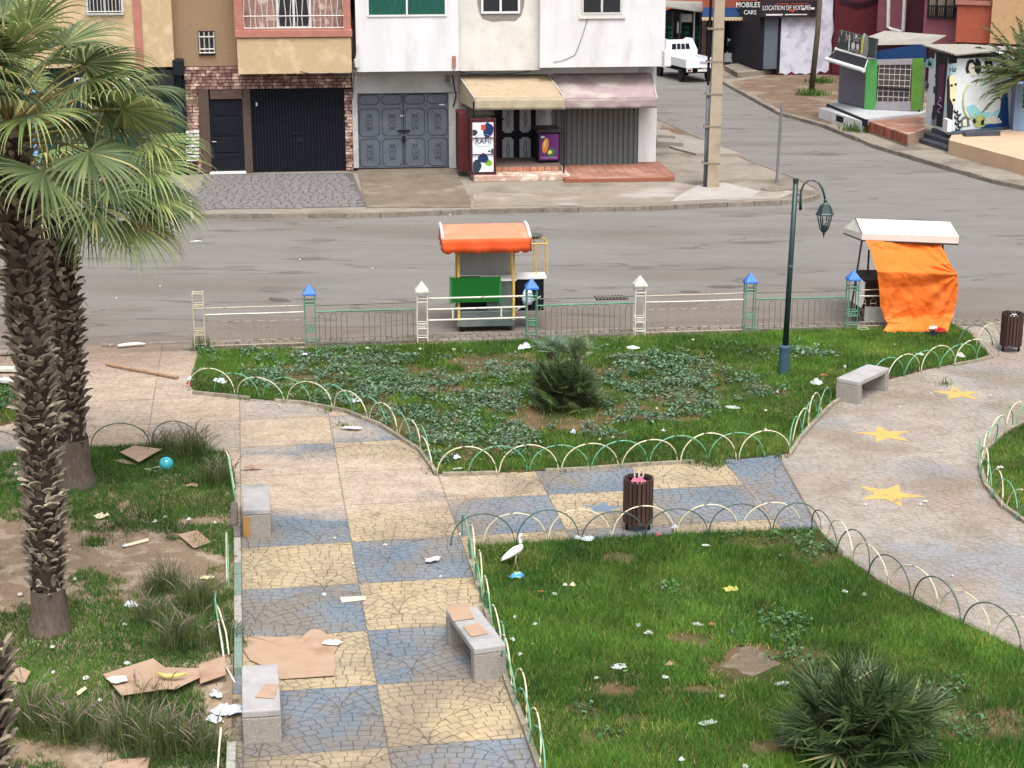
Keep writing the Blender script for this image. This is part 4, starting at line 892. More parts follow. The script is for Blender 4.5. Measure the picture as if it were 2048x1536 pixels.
m = MB(); W1.pbox(m, 1524, 2, 1641, 34, -.1, .35); sg = part('sign_board', m, mat('black sign', V(30,28,32), .5, V(46,38,42), 2), S1)
M_redl = mat('red lettering', V(190,70,66), .6)
uu, zz_ = u_(1530, 16, W1, .35), u_(1530, 18, W1, .35)
text_mesh('lettering', 'LOCATION DE VOITURE', .33, M_alu, sg, W1, u_(1573,16,W1,.35)[0], u_(1573,16,W1,.35)[1], .36, sx=.68)
text_mesh('lettering', '~~~ ~~~~', .4, M_redl, sg, W1, u_(1585,7,W1,.35)[0], u_(1575,7,W1,.35)[1], .36, sx=1)
m = MB(); 
for x0, x1, y0, y1 in ((1532,1565,28,31),(1570,1614,28,30)): u0, u1, z0, z1 = W1.rect(x0, y0, x1, y1, .36); W1.box(m, u0, u1, z0, z1, .35, .365)
part('small_print_line', m, M_alu, sg)
m = MB(); flat(W1, m, [u_(x, y, W1, .37) for x, y in ((1576,19),(1592,19),(1592,21),(1585,25),(1578,21))], .37); part('logo', m, M_redl, sg)
m = MB(); W1.pbox(m, 1604, 17, 1610, 20, .36, .5); W1.pbox(m, 1622, 15, 1629, 19, .36, .5); part('lamp', m, M_alu, sg)
m = MB(); W1.pbox(m, 1480, 3, 1518, 34, .3, .5); s2 = part('side_sign', m, M_blk2, S1)
text_mesh('lettering', 'MOBILES', .36, M_alu, s2, W1, u_(1496,10,W1,.5)[0], u_(1496,10,W1,.5)[1], .51, sx=.9); text_mesh('lettering', 'CARS', .3, M_alu, s2, W1, u_(1500,25,W1,.5)[0], u_(1500,25,W1,.5)[1], .51, sx=.9)
m = MB(); m.prism(gp([(1448,140),(1520,128),(1557,147),(1475,156)]), 0, .25); part('shop_terrace', m, M_conc, S1)
# --- grocer with blue awning
W2 = Wall(G(1405,128)[:2], G(1520,136)[:2]); u2 = lambda x, y, o=0: W2.uz(x, y, o)
S2 = thing('corner_shop', W2.P(2, 0), 'open fronted shop under a blue and cream awning behind the concrete pole', 'building')
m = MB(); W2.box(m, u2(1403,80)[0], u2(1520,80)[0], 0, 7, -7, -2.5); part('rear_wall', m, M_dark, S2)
m = MB(); W2.box(m, u2(1403,80)[0], u2(1530,80)[0], u2(1450,26)[1], 8, -7, 0); part('upper_wall', m, M_orng, S2)
m = MB(); W2.pbox(m, 1403, 40, 1412, 132, -2.5, 0); W2.pbox(m, 1503, 30, 1519, 130, -.6, .0); part('pier', m, M_brown, S2)
m = MB(); W2.pbox(m, 1473, 60, 1503, 128, -.2, -.1); part('door_leaf', m, M_grey, S2)
def aw2(x0, y0, x1, y1, yb, mt, mt2, o, parent):
    m = MB(); a, b = u2(x0, y0), u2(x1, y0); c, d = u2(x0-4, y1, o), u2(x1, y1, o)
    m.add([W2.P(a[0], a[1], .02), W2.P(b[0], b[1], .02), W2.P(d[0], d[1], o), W2.P(c[0], c[1], o)], [(0,1,2,3)]); q = part('awning', m, mt, parent); s_ = q.modifiers.new('t', 'SOLIDIFY'); s_.thickness = .03
    m = MB(); n = 14; h = d[1]-u2(x1, yb, o)[1]
    for i in range(n):
        ua, ub_ = c[0]+(d[0]-c[0])*i/n, c[0]+(d[0]-c[0])*(i+1)/n; za = c[1]+(d[1]-c[1])*i/n
        flat(W2, m, [(ua, za), (ua, za-h*.7), ((ua+ub_)/2, za-h), (ub_, za-h*.7), (ub_, za)], o+.02, .02)
    part('valance', m, mt2, q)
aw2(1408, 16, 1496, 34, 42, M_blue, mat('cream valance', V(220,206,170), .8, V(190,160,120), 5), 1.2, S2)
M_st = [mat('shop goods '+n, c, .7) for n, c in (('white', V(220,220,220)), ('teal', V(70,110,110)), ('grey', V(120,120,124)))]
for i in range(22):
    m = MB(); x = random.uniform(1448, 1472); y = random.uniform(74, 126); W2.pbox(m, x, y, x+random.uniform(3, 6), y+random.uniform(3, 8), -1.2+i*.03, -.9+i*.035); part('shelf_goods', m, M_st[i % 3], S2)
m = MB(); 
for i in range(6): W2.pbox(m, 1449+i*2.6, 106, 1450.6+i*2.6, 124, -.2, -.12)
part('radiator_rack', m, M_alu, S2)
# --- timber stall at the far left of the side street
W3 = Wall(G(1325,120)[:2], G(1408,122)[:2]); u3 = lambda x, y, o=0: W3.uz(x, y, o)
S3 = thing('market_stall', W3.P(2, 0), 'dark green stall with a pale sloping roof behind the white pickup', 'market stall')
m = MB(); W3.box(m, u3(1318,80)[0], u3(1403,80)[0], 0, u3(1360,26)[1], -6, -1.5); part('rear_wall', m, mat('dark green boards', V(30,62,54), .8, V(24,40,38), 4), S3)
m = MB(); a, b, c, d = u3(1320,14,-4), u3(1406,6,-4), u3(1404,26,.9), u3(1325,10,.9); m.add([W3.P(u3(1318,4,-4)[0], u3(1320,3,-4)[1], -4), W3.P(u3(1412,6,-4)[0], u3(1412,6,-4)[1], -4), W3.P(u3(1404,25,.9)[0], u3(1404,25,.9)[1], .9), W3.P(u3(1322,13,.9)[0], u3(1322,13,.9)[1], .9)], [(0,1,2,3)]); q = part('roof', m, M_corr, S3); s_ = q.modifiers.new('t', 'SOLIDIFY'); s_.thickness = .08
for i, x in enumerate((1343, 1357, 1386, 1398)):
    m = MB(); W3.pbox(m, x, 24, x+3, 120, -.6, -.5); part('post', m, M_alu if i == 2 else M_brown, S3)
for i, (y, mt) in enumerate(((52, 0), (62, 1), (72, 1))):
    for x in (1322, 1336, 1368, 1388):
        m = MB(); W3.pbox(m, x, y, x+11, y+7, -1.2, -.9); part('green_crate', m, mat('crate green', V(30,84,70), .7) if not bpy.data.materials.get('crate green') else bpy.data.materials['crate green'], S3)
m = MB(); W3.pbox(m, 1358, 28, 1384, 44, -.9, -.7); part('rolled_blind', m, M_off, S3)
m = MB(); W3.pbox(m, 1354, 44, 1362, 66, -.8, -.7); part('hanging_cloth', m, M_alu, S3)
# distant houses closing the street
m = MB(); m.box((6, 118, 4), (26, 6, 9)); FB = solo('street_end_house', m, M_orng, 'rust red house closing the far end of the side street', 'building')
# --- maroon and mauve house behind the kiosks
W4 = Wall(G(1640,150)[:2], G(1665,150)[:2])
W4 = Wall((15.9, 89.3), (23.2, 84.0)); u4 = lambda x, y, o=0: W4.uz(x, y, o)
S4 = thing('maroon_house', W4.P(4, 0), 'maroon and mauve painted house with projecting bays above the kiosks', 'building')
m = MB(); W4.box(m, u4(1668,60)[0], u4(1756,60)[0], 0, 10, -8, .0); part('wall', m, M_maro, S4)
m = MB(); W4.box(m, u4(1752,60)[0], u4(1860,60)[0], 0, 10, -8, -.1); part('dark_wall', m, M_mard, S4)
m = MB(); a = u4(1754,50,1.3)[0]; b = u4(1806,50,1.3)[0]; z0 = u4(1780,64,1.3)[1]; W4.box(m, a, b, z0, 10, -.1, 1.3); bay = part('mauve_bay', m, M_purp, S4)
m = MB(); fr_ = [u4(x, y, 1.34) for x, y in ((1778,-40),(1776,54),(1784,59),(1802,64),(1806,62),(1811,-40))]; m.tube([W4.P(u, z, 1.34) for u, z in fr_], .09, 6); part('white_moulding', m, M_alu, bay)
m = MB(); W4.pbox(m, 1808, -40, 1848, 70, -.1, .9); part('maroon_bay', m, M_mard, S4)
m = MB(); cab_ = MB(); 
for k in range(3): cab_.tube([W4.P(*((lambda q: (q[0], q[1]))(u4(1680+i*13, -6+k*4+14*math.sin(math.pi*i/6)*.9, .05))), .05) for i in range(7)], .02, 4)
part('cables', cab_, M_blk2, S4)
# mauve / rust / tan block at the right
W5 = Wall((19.4, 80.5), (24.5, 77.5)); u5 = lambda x, y, o=0: W5.uz(x, y, o)
S5 = thing('mauve_house', W5.P(3, 0), 'mauve, rust red and tan house with a broken window and balconies at the right edge', 'building')
m = MB(); W5.box(m, u5(1846,50)[0], u5(2080,50)[0], 0, 10, -10, -1.2); part('wall', m, M_purp, S5)
m = MB(); W5.box(m, u5(1846,60,.1)[0], u5(1914,60,.1)[0], u5(1870,88,.1)[1], 10, -1.2, .1); part('mauve_bay', m, M_purp, S5)
panes(W5, S5, 1856, -30, 1911, 36, .13, 3, M_dark, M_glass, mat('striped curtain', V(150,136,116), .9, V(60,54,50), 4, stretch=(5,5,.2)), fw=.08)
bars(W5, S5, 1858, 10, 1911, 36, .3, 12, (0, .9), M_blk2, .025, 'window_grille')
m = MB(); W5.box(m, u5(1912,60,1.2)[0], u5(1984,60,1.2)[0], u5(1960,86,1.2)[1], 10, -1.2, 1.2); bal = part('rust_bay', m, M_orng, S5)
m = MB(); W5.box(m, u5(1912,0,1.25)[0], u5(1984,0,1.25)[0], u5(1950,10,1.25)[1], u5(1950,1,1.25)[1], 1.2, 1.3); part('ledge', m, M_salmon, bal)
m = MB(); W5.pbox(m, 1925, -30, 1980, -2, 1.2, 1.26); part('window', m, M_alu, bal)
m = MB(); W5.box(m, u5(1981,60,1.6)[0], u5(2100,60,1.6)[0], u5(2020,88,1.6)[1], 10, -1.2, 1.6); part('tan_bay', m, M_tan, S5)
m = MB(); W5.box(m, u5(1846,50)[0], u5(2080,50)[0], 10, 10.2, -10, 1.8); part('roof', m, M_off, S5)
# --- kiosk A: roller shutter kiosk with bottle sign on a platform
zP = .55
KA = G(1676,205,zP); KB = G(1733,217,zP); WA = Wall(KA[:2], KB[:2]); uA = lambda x, y, o=0: WA.uz(x, y, o)
kA = thing('shutter_kiosk', KB, 'small grey kiosk with a lilac roller shutter, black awning and bottle sign board', 'kiosk')
KC = Vector((18.2, 75.0, 0))
WB = Wall(KB[:2], G(1846,222,zP)[:2]); uB = lambda x, y, o=0: WB.uz(x, y, o)
m = MB(); back = [(KA.x, KA.y), (KB.x, KB.y), (WB.P(WB.len, 0).x, WB.P(WB.len, 0).y), (WB.P(WB.len, 0).x+(KA.x-KB.x), WB.P(WB.len, 0).y+(KA.y-KB.y))]
hz = uA(1733, 118)[1]
m.prism(back, zP, hz); part('body', m, mat('kiosk grey', V(120,118,122), .8), kA)
n = 26; m = MB(); sh_z0, sh_z1 = zP+.05, hz-.15
for i in range(n): WA.box(m, .06, WA.len-.04, sh_z0+(sh_z1-sh_z0)*(i+.1)/n, sh_z0+(sh_z1-sh_z0)*(i+.9)/n, .005, .045)
part('roller_shutter', m, mat('lilac grey shutter', V(136,132,144), .6, V(120,116,128), 3), kA)
# slatted sheet awning of the kiosk
m = MB(); p1, p2 = WA.P(-.05, hz+.05, .1), WA.P(WA.len, hz+.05, .1); q1, q2 = [ray(*c) for c in ((1653,118),(1727,142))]
o = 1.3; a1, a2 = WA.uz(1653,118,o), WA.uz(1728,141,o); Q1, Q2 = WA.P(a1[0], a1[1], o), WA.P(a2[0], a2[1], o); b1, b2 = WA.uz(1672,101,.1), WA.uz(1735,119,.1); p1, p2 = WA.P(b1[0], b1[1], .1), WA.P(b2[0], b2[1], .1)
m.add([p1, p2, Q2, Q1], [(0,1,2,3)]); aw = part('awning', m, mat('black awning cloth', V(16,17,26), .8), kA); s_ = aw.modifiers.new('t', 'SOLIDIFY'); s_.thickness = .03
for a, b, nm in ((Q1, Q2, 'awning_bar'), (p1+Vector((0,0,.06)), p2+Vector((0,0,.06)), 'awning_case')): m = MB(); m.bar(a, b, .085, 8); part(nm, m, M_alu, aw)
m = MB(); m.bar(p1, Q1, .03); m.bar(p2, Q2, .03); part('awning_arm', m, M_alu, aw)
m = MB(); c = [WA.uz(x, y, .15) for x, y in ((1678,60),(1753,78),(1748,117),(1674,98))]; flat(WA, m, c, .15, .1); sb = part('bottle_sign', m, mat('slate sign board', V(58,62,60), .7, V(84,90,86), 2.5), kA)
def onA(x, y, w, h, mt, nm, tilt=0): m = MB(); u, z = WA.uz(x, y, .17); flat(WA, m, [(u+w*math.cos(t), z+h*math.sin(t)) for t in [2*math.pi*i/10 for i in range(10)]], .17, .01); part(nm, m, mt, sb)
M_yel = mat('yellow print', V(226,226,90), .6)
for x, y, w, h, mt in ((1698,88,.05,.42,M_alu),(1706,92,.13,.16,M_alu),(1715,94,.1,.14,M_alu),(1724,92,.08,.42,M_yel),(1731,94,.2,.5,M_corr),(1728,76,.1,.2,M_alu),(1712,73,.09,.07,M_alu),(1683,66,.06,.12,M_corr),(1678,80,.04,.12,M_corr)): onA(x, y, w, h, mt, 'printed_bottle')
text_mesh('lettering', 'Jus Bar', .42, M_corr, sb, WA, WA.uz(1706,72,.17)[0], WA.uz(1706,76,.17)[1], .165, sx=1.0)
text_mesh('lettering', 'MENU', .25, M_corr, sb, WA, WA.uz(1709,103,.17)[0], WA.uz(1709,103,.17)[1], .165, sx=1.3)
# roof of pale sheets and blue fascia
m = MB(); m.add([WA.P(.0, hz+.02, 0)+Vector((0,0,.35)), WB.P(WB.len+.1, uB(1846,88)[1], 0), WB.P(WB.len+.3, uB(1846,82)[1], -3.2), WA.P(-.2, hz+.9, -2.2)], [(0,1,2,3)]); part('roof', m, M_corr, kA)
m = MB(); flat(WB, m, [uB(x, y, .02) for x, y in ((1752,122),(1752,103),(1835,89),(1852,92),(1852,122))], .02, .06); part('blue_fascia', m, M_blue, kA)
# platform
PLT = gp([(1655,206),(1731,236),(1845,232),(1846,214),(1676,196)], zP); m = MB(); PL = [G(1654,206,zP), G(1731,238,zP), WB.P(WB.len+.1, 0, .9), WB.P(WB.len+.1, 0, -.2), WA.P(0, 0, -.3)]
m.prism([(q[0], q[1]) for q in PL], .3, zP); part('platform', m, mat('pale floor tile', V(190,192,194), .6, V(176,178,180), 2), kA)
We = Wall(PL[0][:2], PL[1][:2]); m = MB(); We.box(m, -.02, We.len+.02, .27, zP-.02, -.1, .012); part('platform_edge', m, M_blk2, kA)
wb = Wall(G(1637,236)[:2], G(1722,264)[:2]); m = MB(); wb.box(m, 0, wb.len, -.1, .42, -1.6, 0); wbp = part('white_base', m, M_white, kA)
m = MB(); wb.pbox(m, 1672, 232, 1686, 244, -.05, .02); part('vent_opening', m, M_black, wbp)
# green and white banner frame
kb = thing('banner_kiosk_front', WB.P(0, zP), 'green and white tarpaulin banner stretched round a barred kiosk window', 'banner')
def pq(pts, o): return [uB(x, y, o) for x, y in pts]
o = .35
M_gr1 = mat('bright green tarpaulin', V(84,158,84), .6, V(68,138,72), 2, .3, 6); M_gr2 = mat('olive green tarpaulin', V(92,138,52), .6, V(78,120,44), 2, .3, 6); M_gw = mat('greyish white tarpaulin', V(158,154,158), .6, V(136,130,138), 3, .4, 8)
for pts, mt, nm, l in (([(1733,120),(1755,119),(1752,205),(1728,220)], M_gr1, 'left_border', 'bright green left strip'), ([(1825,117),(1847,116),(1844,221),(1821,221)], M_gr2, 'right_border', 'olive green right strip'), ([(1755,119),(1825,117),(1824,129),(1755,130)], M_gw, 'top_border', None), ([(1752,203),(1821,203),(1821,221),(1748,221)], M_gw, 'bottom_border', None), ([(1728,220),(1752,188),(1752,205),(1748,221)], M_gr1, 'left_border', None)):
    m = MB(); flat(WB, m, pq(pts, o), o+(.01 if l is None and nm == 'left_border' else 0), .02); part(nm, m, mt, kb, l)
m = MB(); flat(WB, m, pq([(1754,129),(1824,128),(1822,204),(1752,204)], .2), .2, .05); part('dark_window', m, mat('dim kiosk interior', V(80,66,66), .8, V(104,96,92), 3, stretch=(1,1,2)), kb)
m = MB(); u0, z0 = uB(1754,204,o); u1, z1 = uB(1822,128,o)
for i in range(7): u = u0+(u1-u0)*i/6; m.bar(WB.P(u, z0, .3), WB.P(u, z1, .3), .011, 4)
for i in range(8): z = z0+(z1-z0)*i/7; m.bar(WB.P(u0, z, .3), WB.P(u1, z, .3), .011, 4)
part('bars', m, M_iron, kb)
m = MB(); z = z0+(z1-z0)*.38; m.bar(WB.P(u0, z, .33), WB.P(u1, z-.05, .33), .05, 5); part('cross_rail', m, M_dark, kb)
for x in (1752, 1838): m = MB(); u, z = uB(x, 222, .35); m.bar(WB.P(u, zP, .35), WB.P(u, z+.05, .35), .04, 6); part('leg', m, M_black, kb)
# brick terrace in front
bt = [G(1733,238,.5), G(1848,228,.5), G(1850,258,.45), G(1817,272,.40)]; poly = [(q[0], q[1]) for q in bt]; m = MB(); m.prism(poly, -.1, .45); BT = solo('brick_terrace', m, mat('pale mortar', V(176,150,132), .9), kind='structure')
m0 = MB(); m0.box((0, 0, .004), (.27, .27, .012)); me_t2 = mesh_of('tile', m0, M_terra); tiles(me_t2, BT, poly, .45, .285, .4, 200)
Wt = Wall(poly[0], poly[3]); m0 = MB(); m0.box((0, 0, 0), (.15, .03, .34)); me_b2 = mesh_of('brick', m0, mat('terrace brick', V(160,92,72), .85, V(140,76,60), 5, objv=.35))
for i in range(int(Wt.len/.17)):
    q = Wt.P(.1+i*.17, .26, .012); inst('brick', me_b2, BT, Matrix.Translation(q) @ Matrix.Rotation(math.atan2(Wt.d.y, Wt.d.x), 4, 'Z'))
# --- kiosk C: beauty kiosk with painted walls
zQ = .5
P0 = G(1851,246,zQ); P1 = G(1896,268,zQ); P2 = G(2018,258,zQ)
WL = Wall(P0[:2], P1[:2]); WR = Wall(P1[:2], P2[:2]); uL = lambda x, y, o=0: WL.uz(x, y, o); uR_ = lambda x, y, o=0: WR.uz(x, y, o)
kc = thing('painted_kiosk', P1, 'white kiosk with painted women faces and blue splashes under a sloping roof', 'kiosk')
hL, hR = uL(1856,104)[1], uR_(1908,110)[1]; M_kw = mat('white kiosk panel', V(214,222,224), .7, V(200,212,214), 2, col3=V(176,214,214), scale3=1.2, lo3=.58, hi3=.7)
m = MB(); m.prism([(P0.x, P0.y), (P1.x, P1.y), (P2.x, P2.y), (P2.x+P0.x-P1.x, P2.y+P0.y-P1.y)], zQ, hR-.15); part('body', m, M_kw, kc)
m = MB(); a, b, c, d = WL.P(-.2, uL(1846,93,.3)[1], .3), WR.P(-.25, uR_(1905,112,.35)[1], .35), WR.P(WR.len+.1, uR_(2020,100,.2)[1], .2), WR.P(WR.len, uR_(2010,88,-2.6)[1], -2.6)
nn = 22; dd = (d-a)
def rf(u, v): p = (a*(1-u)+d*u)*(1-v)+(b*(1-u)+c*u)*v; return p+Vector((0, 0, .03*(1 if int(v*24) % 2 else 0)))
m.grid(rf, 8, 24); q = part('roof', m, M_corr, kc); s_ = q.modifiers.new('t', 'SOLIDIFY'); s_.thickness = .05
M_pb = mat('black paint', V(30,30,34), .7); M_pv = mat('plum paint', V(86,26,66), .7); M_pcy = mat('cyan paint', V(130,196,206), .7, V(160,214,218), 3); M_pbl = mat('deep blue paint', V(20,70,130), .7, V(14,44,96), 2); M_pgy = mat('olive yellow paint', V(190,196,120), .7, V(120,130,60), 3); M_psk = mat('pale skin paint', V(226,226,208), .7)
def pl(W, pts, mt, o=.02, nm='painted_shape'): m = MB(); flat(W, m, [W.uz(x, y, o) for x, y in pts], o, .012); return part(nm, m, mt, kc)
pl(WL, [(1872,106),(1896,112),(1884,255),(1868,250)], M_dark, .012, 'doorway'); pl(WL, [(1878,128),(1890,130),(1884,205),(1874,204)], M_pv, .02, 'door_banner')
m = MB(); m.tube([WL.P(*uL(1879+4*math.sin(t*.9), 195+30*t/14, .03), .03) for t in range(15)], .03, 4); part('neon_scroll', m, mat('lilac line', V(190,130,190), .6), kc)
for x0, y0, x1, y1 in ((1857,100,1869,115),): pl(WL, [(x0,y0),(x1,y0+3),(x1-1,y1+2),(x0,y1)], M_blk2, .02, 'vent_window')
pl(WL, [(1853,118),(1866,119),(1866,136),(1852,134)], M_pcy, .02); pl(WL, [(1871,145),(1879,146),(1877,156),(1869,155)], M_pb, .024); pl(WL, [(1867,172),(1874,178),(1872,190),(1866,185)], M_pb, .024)
pl(WL, [(1866,210),(1875,208),(1874,225),(1869,240),(1863,238)], M_pb, .024); pl(WL, [(1853,168),(1857,166),(1856,176),(1851,178)], M_pb, .024); pl(WL, [(1863,225),(1873,225),(1872,250),(1863,249)], mat('grey paint', V(130,140,150), .7), .02)
# right-hand face of the door pier
text_mesh('lettering', 'Coiffure', .3, M_pb, kc, WL, uL(1859,127,.03)[0], uL(1859,127,.03)[1], .03, sx=.5)
pl(WR, [(1897,112),(1914,110),(1914,126),(1897,128)], M_blk2, .012, 'vent_window'); 
pl(WR, [(1896,165),(1902,150),(1911,152),(1913,178),(1910,205),(1906,211),(1900,198)], mat('pale yellow skin paint', V(226,224,180), .7), .014)
pl(WR, [(1894,160),(1898,150),(1900,175),(1900,196),(1907,212),(1905,240),(1894,238)], M_pb, .018)
for x, y in ((1903,171),(1911,169)): pl(WR, [(x-3,y),(x,y-3),(x+3,y-2),(x+2,y+3),(x-1,y+2)], M_pb, .02)
pl(WR, [(1905,199),(1908,197),(1911,199),(1909,203),(1906,203)], M_pb, .02)
pl(WR, [(1901,131),(1912,130),(1912,146),(1901,148)], M_pcy, .016); text_mesh('lettering', 'Hair', .28, M_pb, kc, WR, uR_(1907,139,.03)[0], uR_(1907,139,.03)[1], .02, sx=.7)
# woman with dark hair
pl(WR, [(1935,123),(1941,118),(1948,120),(1951,127),(1951,118),(1956,116),(1962,126),(1963,140),(1957,150),(1950,143),(1950,131),(1945,125),(1940,127),(1938,134),(1940,145),(1934,147),(1931,138)], M_pb, .016)
pl(WR, [(1939,128),(1945,126),(1950,134),(1948,142),(1956,149),(1944,152),(1940,145),(1937,138)], M_psk, .02)
pl(WR, [(1969,124),(1976,116),(1984,120),(1986,130),(1980,138),(1972,136)], M_pb, .016); pl(WR, [(1974,128),(1981,128),(1981,136),(1976,138)], M_pgy, .02)
# swirl, splashes and flower
m = MB(); m.tube([WR.P(*uR_(1940+14*math.cos(t/9*math.pi*1.2+1.8), 195-34*math.sin(t/9*math.pi*1.2+1.8)+8, .02), .02) for t in range(10)], .03, 4); part('swirl', m, M_pgy, kc)
pl(WR, [(1932,214),(1948,208),(1960,222),(1985,226),(2004,214),(2012,190),(2016,200),(2018,258),(1950,263),(1958,244),(1940,232)], M_pcy, .014)
pl(WR, [(2004,190),(2016,184),(2018,257),(1955,262),(1968,250),(1990,246),(2000,222)], M_pbl, .018)
pl(WR, [(1946,244),(1956,230),(1968,232),(1974,240),(1968,254),(1952,255)], M_pgy, .022); pl(WR, [(1945,240),(1950,236),(1953,244),(1948,248)], M_pb, .026); pl(WR, [(1962,242),(1969,238),(1968,250),(1962,250)], M_pb, .026)
for i in range(7):
    a = R(200+i*23); m = MB(); c = (1986, 242); pl(WR, [(c[0],c[1]+6),(c[0]+17*math.cos(a-.16),c[1]+17*math.sin(a-.16)*.95+7),(c[0]+19*math.cos(a),c[1]+19*math.sin(a)*.95+7),(c[0]+17*math.cos(a+.16),c[1]+17*math.sin(a+.16)*.95+7)], M_psk, .03, 'painted_petal')
pl(WR, [(1921,240),(1928,232),(1937,236),(1940,252),(1924,254)], mat('grey hair paint', V(110,110,110), .7), .02); pl(WR, [(1926,240),(1933,238),(1934,252),(1926,252)], M_psk, .024)
for i in range(7): x, y = 1912+(i % 2)*5+i*.6, 222+i*6; m = MB(); m.tube([WR.P(*uR_(x+4*math.cos(t*1.0), y+3*math.sin(t*1.0), .02), .02) for t in range(5)], .035, 4); part('brush_curl', m, M_pb, kc)
m = MB(); WR.box(m, -.05, WR.len, zQ-.02, zQ+.1, -.02, .04); part('base_trim', m, M_grey, kc)
m = MB(); WL.pbox(m, 1886, 238, 1895, 262, .15, .3); part('white_board', m, M_alu, kc)
# stairs and long pale terrace in front
pt = gp([(1905,268),(2100,262),(2300,340),(2048,345),(1905,291)]); Pt = [G(1903,270,zQ), G(2030,262,zQ), G(2400,262,zQ), G(2400,420,zQ), G(2048,320,zQ), G(1898,280,zQ)]
m = MB(); m.prism([(q[0], q[1]) for q in Pt], -.1, zQ); solo('pale_terrace', m, mat('beige terrace tile', V(206,176,146), .7, V(190,160,132), 1.5), kind='structure')
stp = thing('black_stairs', G(1870, 285), 'dark grey tiled stairs leading up to the painted kiosk', 'stairs'); M_stair = mat('charcoal step tile', V(62,66,72), .6, V(80,84,90), 2)
Ws = Wall(G(1820,280)[:2], G(1892,303)[:2])
for i in range(3): m = MB(); Ws.box(m, .0+.16*i, Ws.len-.1*i, -.1, .16*(i+1), -2.2, -.34*i); part('step', m, M_stair, stp, bevel=.02)
m = MB(); Ws.box(m, .3, .62, -.05, .86, -2.1, -.95); part('side_wall', m, M_stair, stp)
m = MB(); Ws.box(m, Ws.len-.32, Ws.len-.05, -.05, .66, -2.1, -.75); part('side_wall', m, M_stair, stp)
# pale blue planter wall at the right edge
m = MB(); a = G(2018,262,zQ); m.box((a.x+1.3, a.y+.5, zQ+.85), (2.3, .9, 1.7)); solo('blue_planter', m, mat('pale blue paint', V(140,166,194), .8, V(124,150,180), 2), 'pale blue painted planter with a palm beside the painted kiosk', 'planter')
# ================================================================ STREET FURNITURE
M_fw = mat('chalky white fence paint', V(226,224,212), .6, V(196,190,170), 9, .4, 60, col3=V(150,120,96), scale3=14, lo3=.64, hi3=.7)
M_fc = mat('cream fence paint', V(206,196,174), .7, V(180,168,140), 12, .5, 60, col3=V(130,100,80), scale3=16, lo3=.6, hi3=.68)
M_fcb = mat('worn buff bars', V(188,174,154), .8, V(156,136,116), 12, .6, 60)
M_fg = mat('faded green fence paint', V(104,158,132), .6, V(78,126,104), 9, .4, 60, col3=V(120,110,90), scale3=14, lo3=.62, hi3=.7)
M_fgd = mat('rusty grey green bars', V(122,132,112), .75, V(104,96,82), 10, .5, 60)
M_blu = mat('bright blue cap paint', V(58,122,202), .5, V(48,104,180), 5)
M_hw = mat('cream hoop paint', V(222,216,186), .55, V(196,188,156), 10, .3, 60, col3=V(140,128,100), scale3=18, lo3=.66, hi3=.7)
M_hg = mat('mint hoop paint', V(112,176,140), .5, V(90,150,116), 10, .3, 60, col3=V(120,112,90), scale3=18, lo3=.64, hi3=.7)
M_hd = mat('dark green hoop paint', V(62,86,74), .5, V(84,104,90), 10, .3, 60)
PF = thing('park_fence', (0, fence_y(0), 0), 'low metal street fence with lattice posts, blue and white caps and worn panels', 'fence')
fa = Vector((1, .122, 0)).normalized(); fn = Vector((fa.y, -fa.x, 0))
posts = [(401, 'c', 0), (622, 'g', 1), (845, 'w', 2), (1063, 'g', 1), (1278, 'w', 2), (1497, 'g', 1), (1701, 'g', 1)]
def fpos(px):
    x = 0
    for _ in range(6):
        y = fence_y(x); x = (px-1024)/F*(y*math.cos(PITCH)+CAMZ*math.sin(PITCH))
    return Vector((x, fence_y(x), 0))
def fpost(px, k, cap):
    p = fpos(px); m = MB(); w = .105; hgt = 1.12 if cap else 1.2; mt = {'c': M_fc, 'g': M_fg, 'w': M_fw}[k]
    for a in (-1, 1):
        for b in (-1, 1): q = p+fa*a*w+fn*b*w*.9; m.bar(q, q+Vector((0, 0, hgt)), .013, 5)
    for z in (.13, .32, .42, .88, .95, hgt-.02):
        for s in (-1, 1):
            m.bar(p-fa*w+fn*s*w*.9+Vector((0,0,z)), p+fa*w+fn*s*w*.9+Vector((0,0,z)), .011, 4); m.bar(p+fa*s*w-fn*w*.9+Vector((0,0,z)), p+fa*s*w+fn*w*.9+Vector((0,0,z)), .011, 4)
    m.tube([p+fn*w*.9+fa*(.06*math.cos(t*math.pi/4))+Vector((0,0,.37+.04*math.sin(t*math.pi/4))) for t in range(8)], .008, 4, closed=True)
    po = part('fence_post', m, mt, PF, {'c': 'cream lattice post without a cap', 'g': 'green lattice post', 'w': 'white lattice post'}[k], kind=None)
    if cap:
        m = MB(); c = .135; z = hgt; t = p+Vector((0, 0, z+.19)); B = [p+fa*(sx_*c)+fn*(sy*c)+Vector((0, 0, z)) for sx_, sy in ((-1,-1),(1,-1),(1,1),(-1,1))]; B2 = [b_-Vector((0, 0, .035)) for b_ in B]
        m.add(B+B2+[t], [(0,1,8),(1,2,8),(2,3,8),(3,0,8),(0,4,5,1),(1,5,6,2),(2,6,7,3),(3,7,4,0),(7,6,5,4)]); part('cap', m, M_blu if cap == 1 else M_fw, po, 'blue pyramid cap' if cap == 1 else 'white pyramid cap')
for a in posts: fpost(*a)
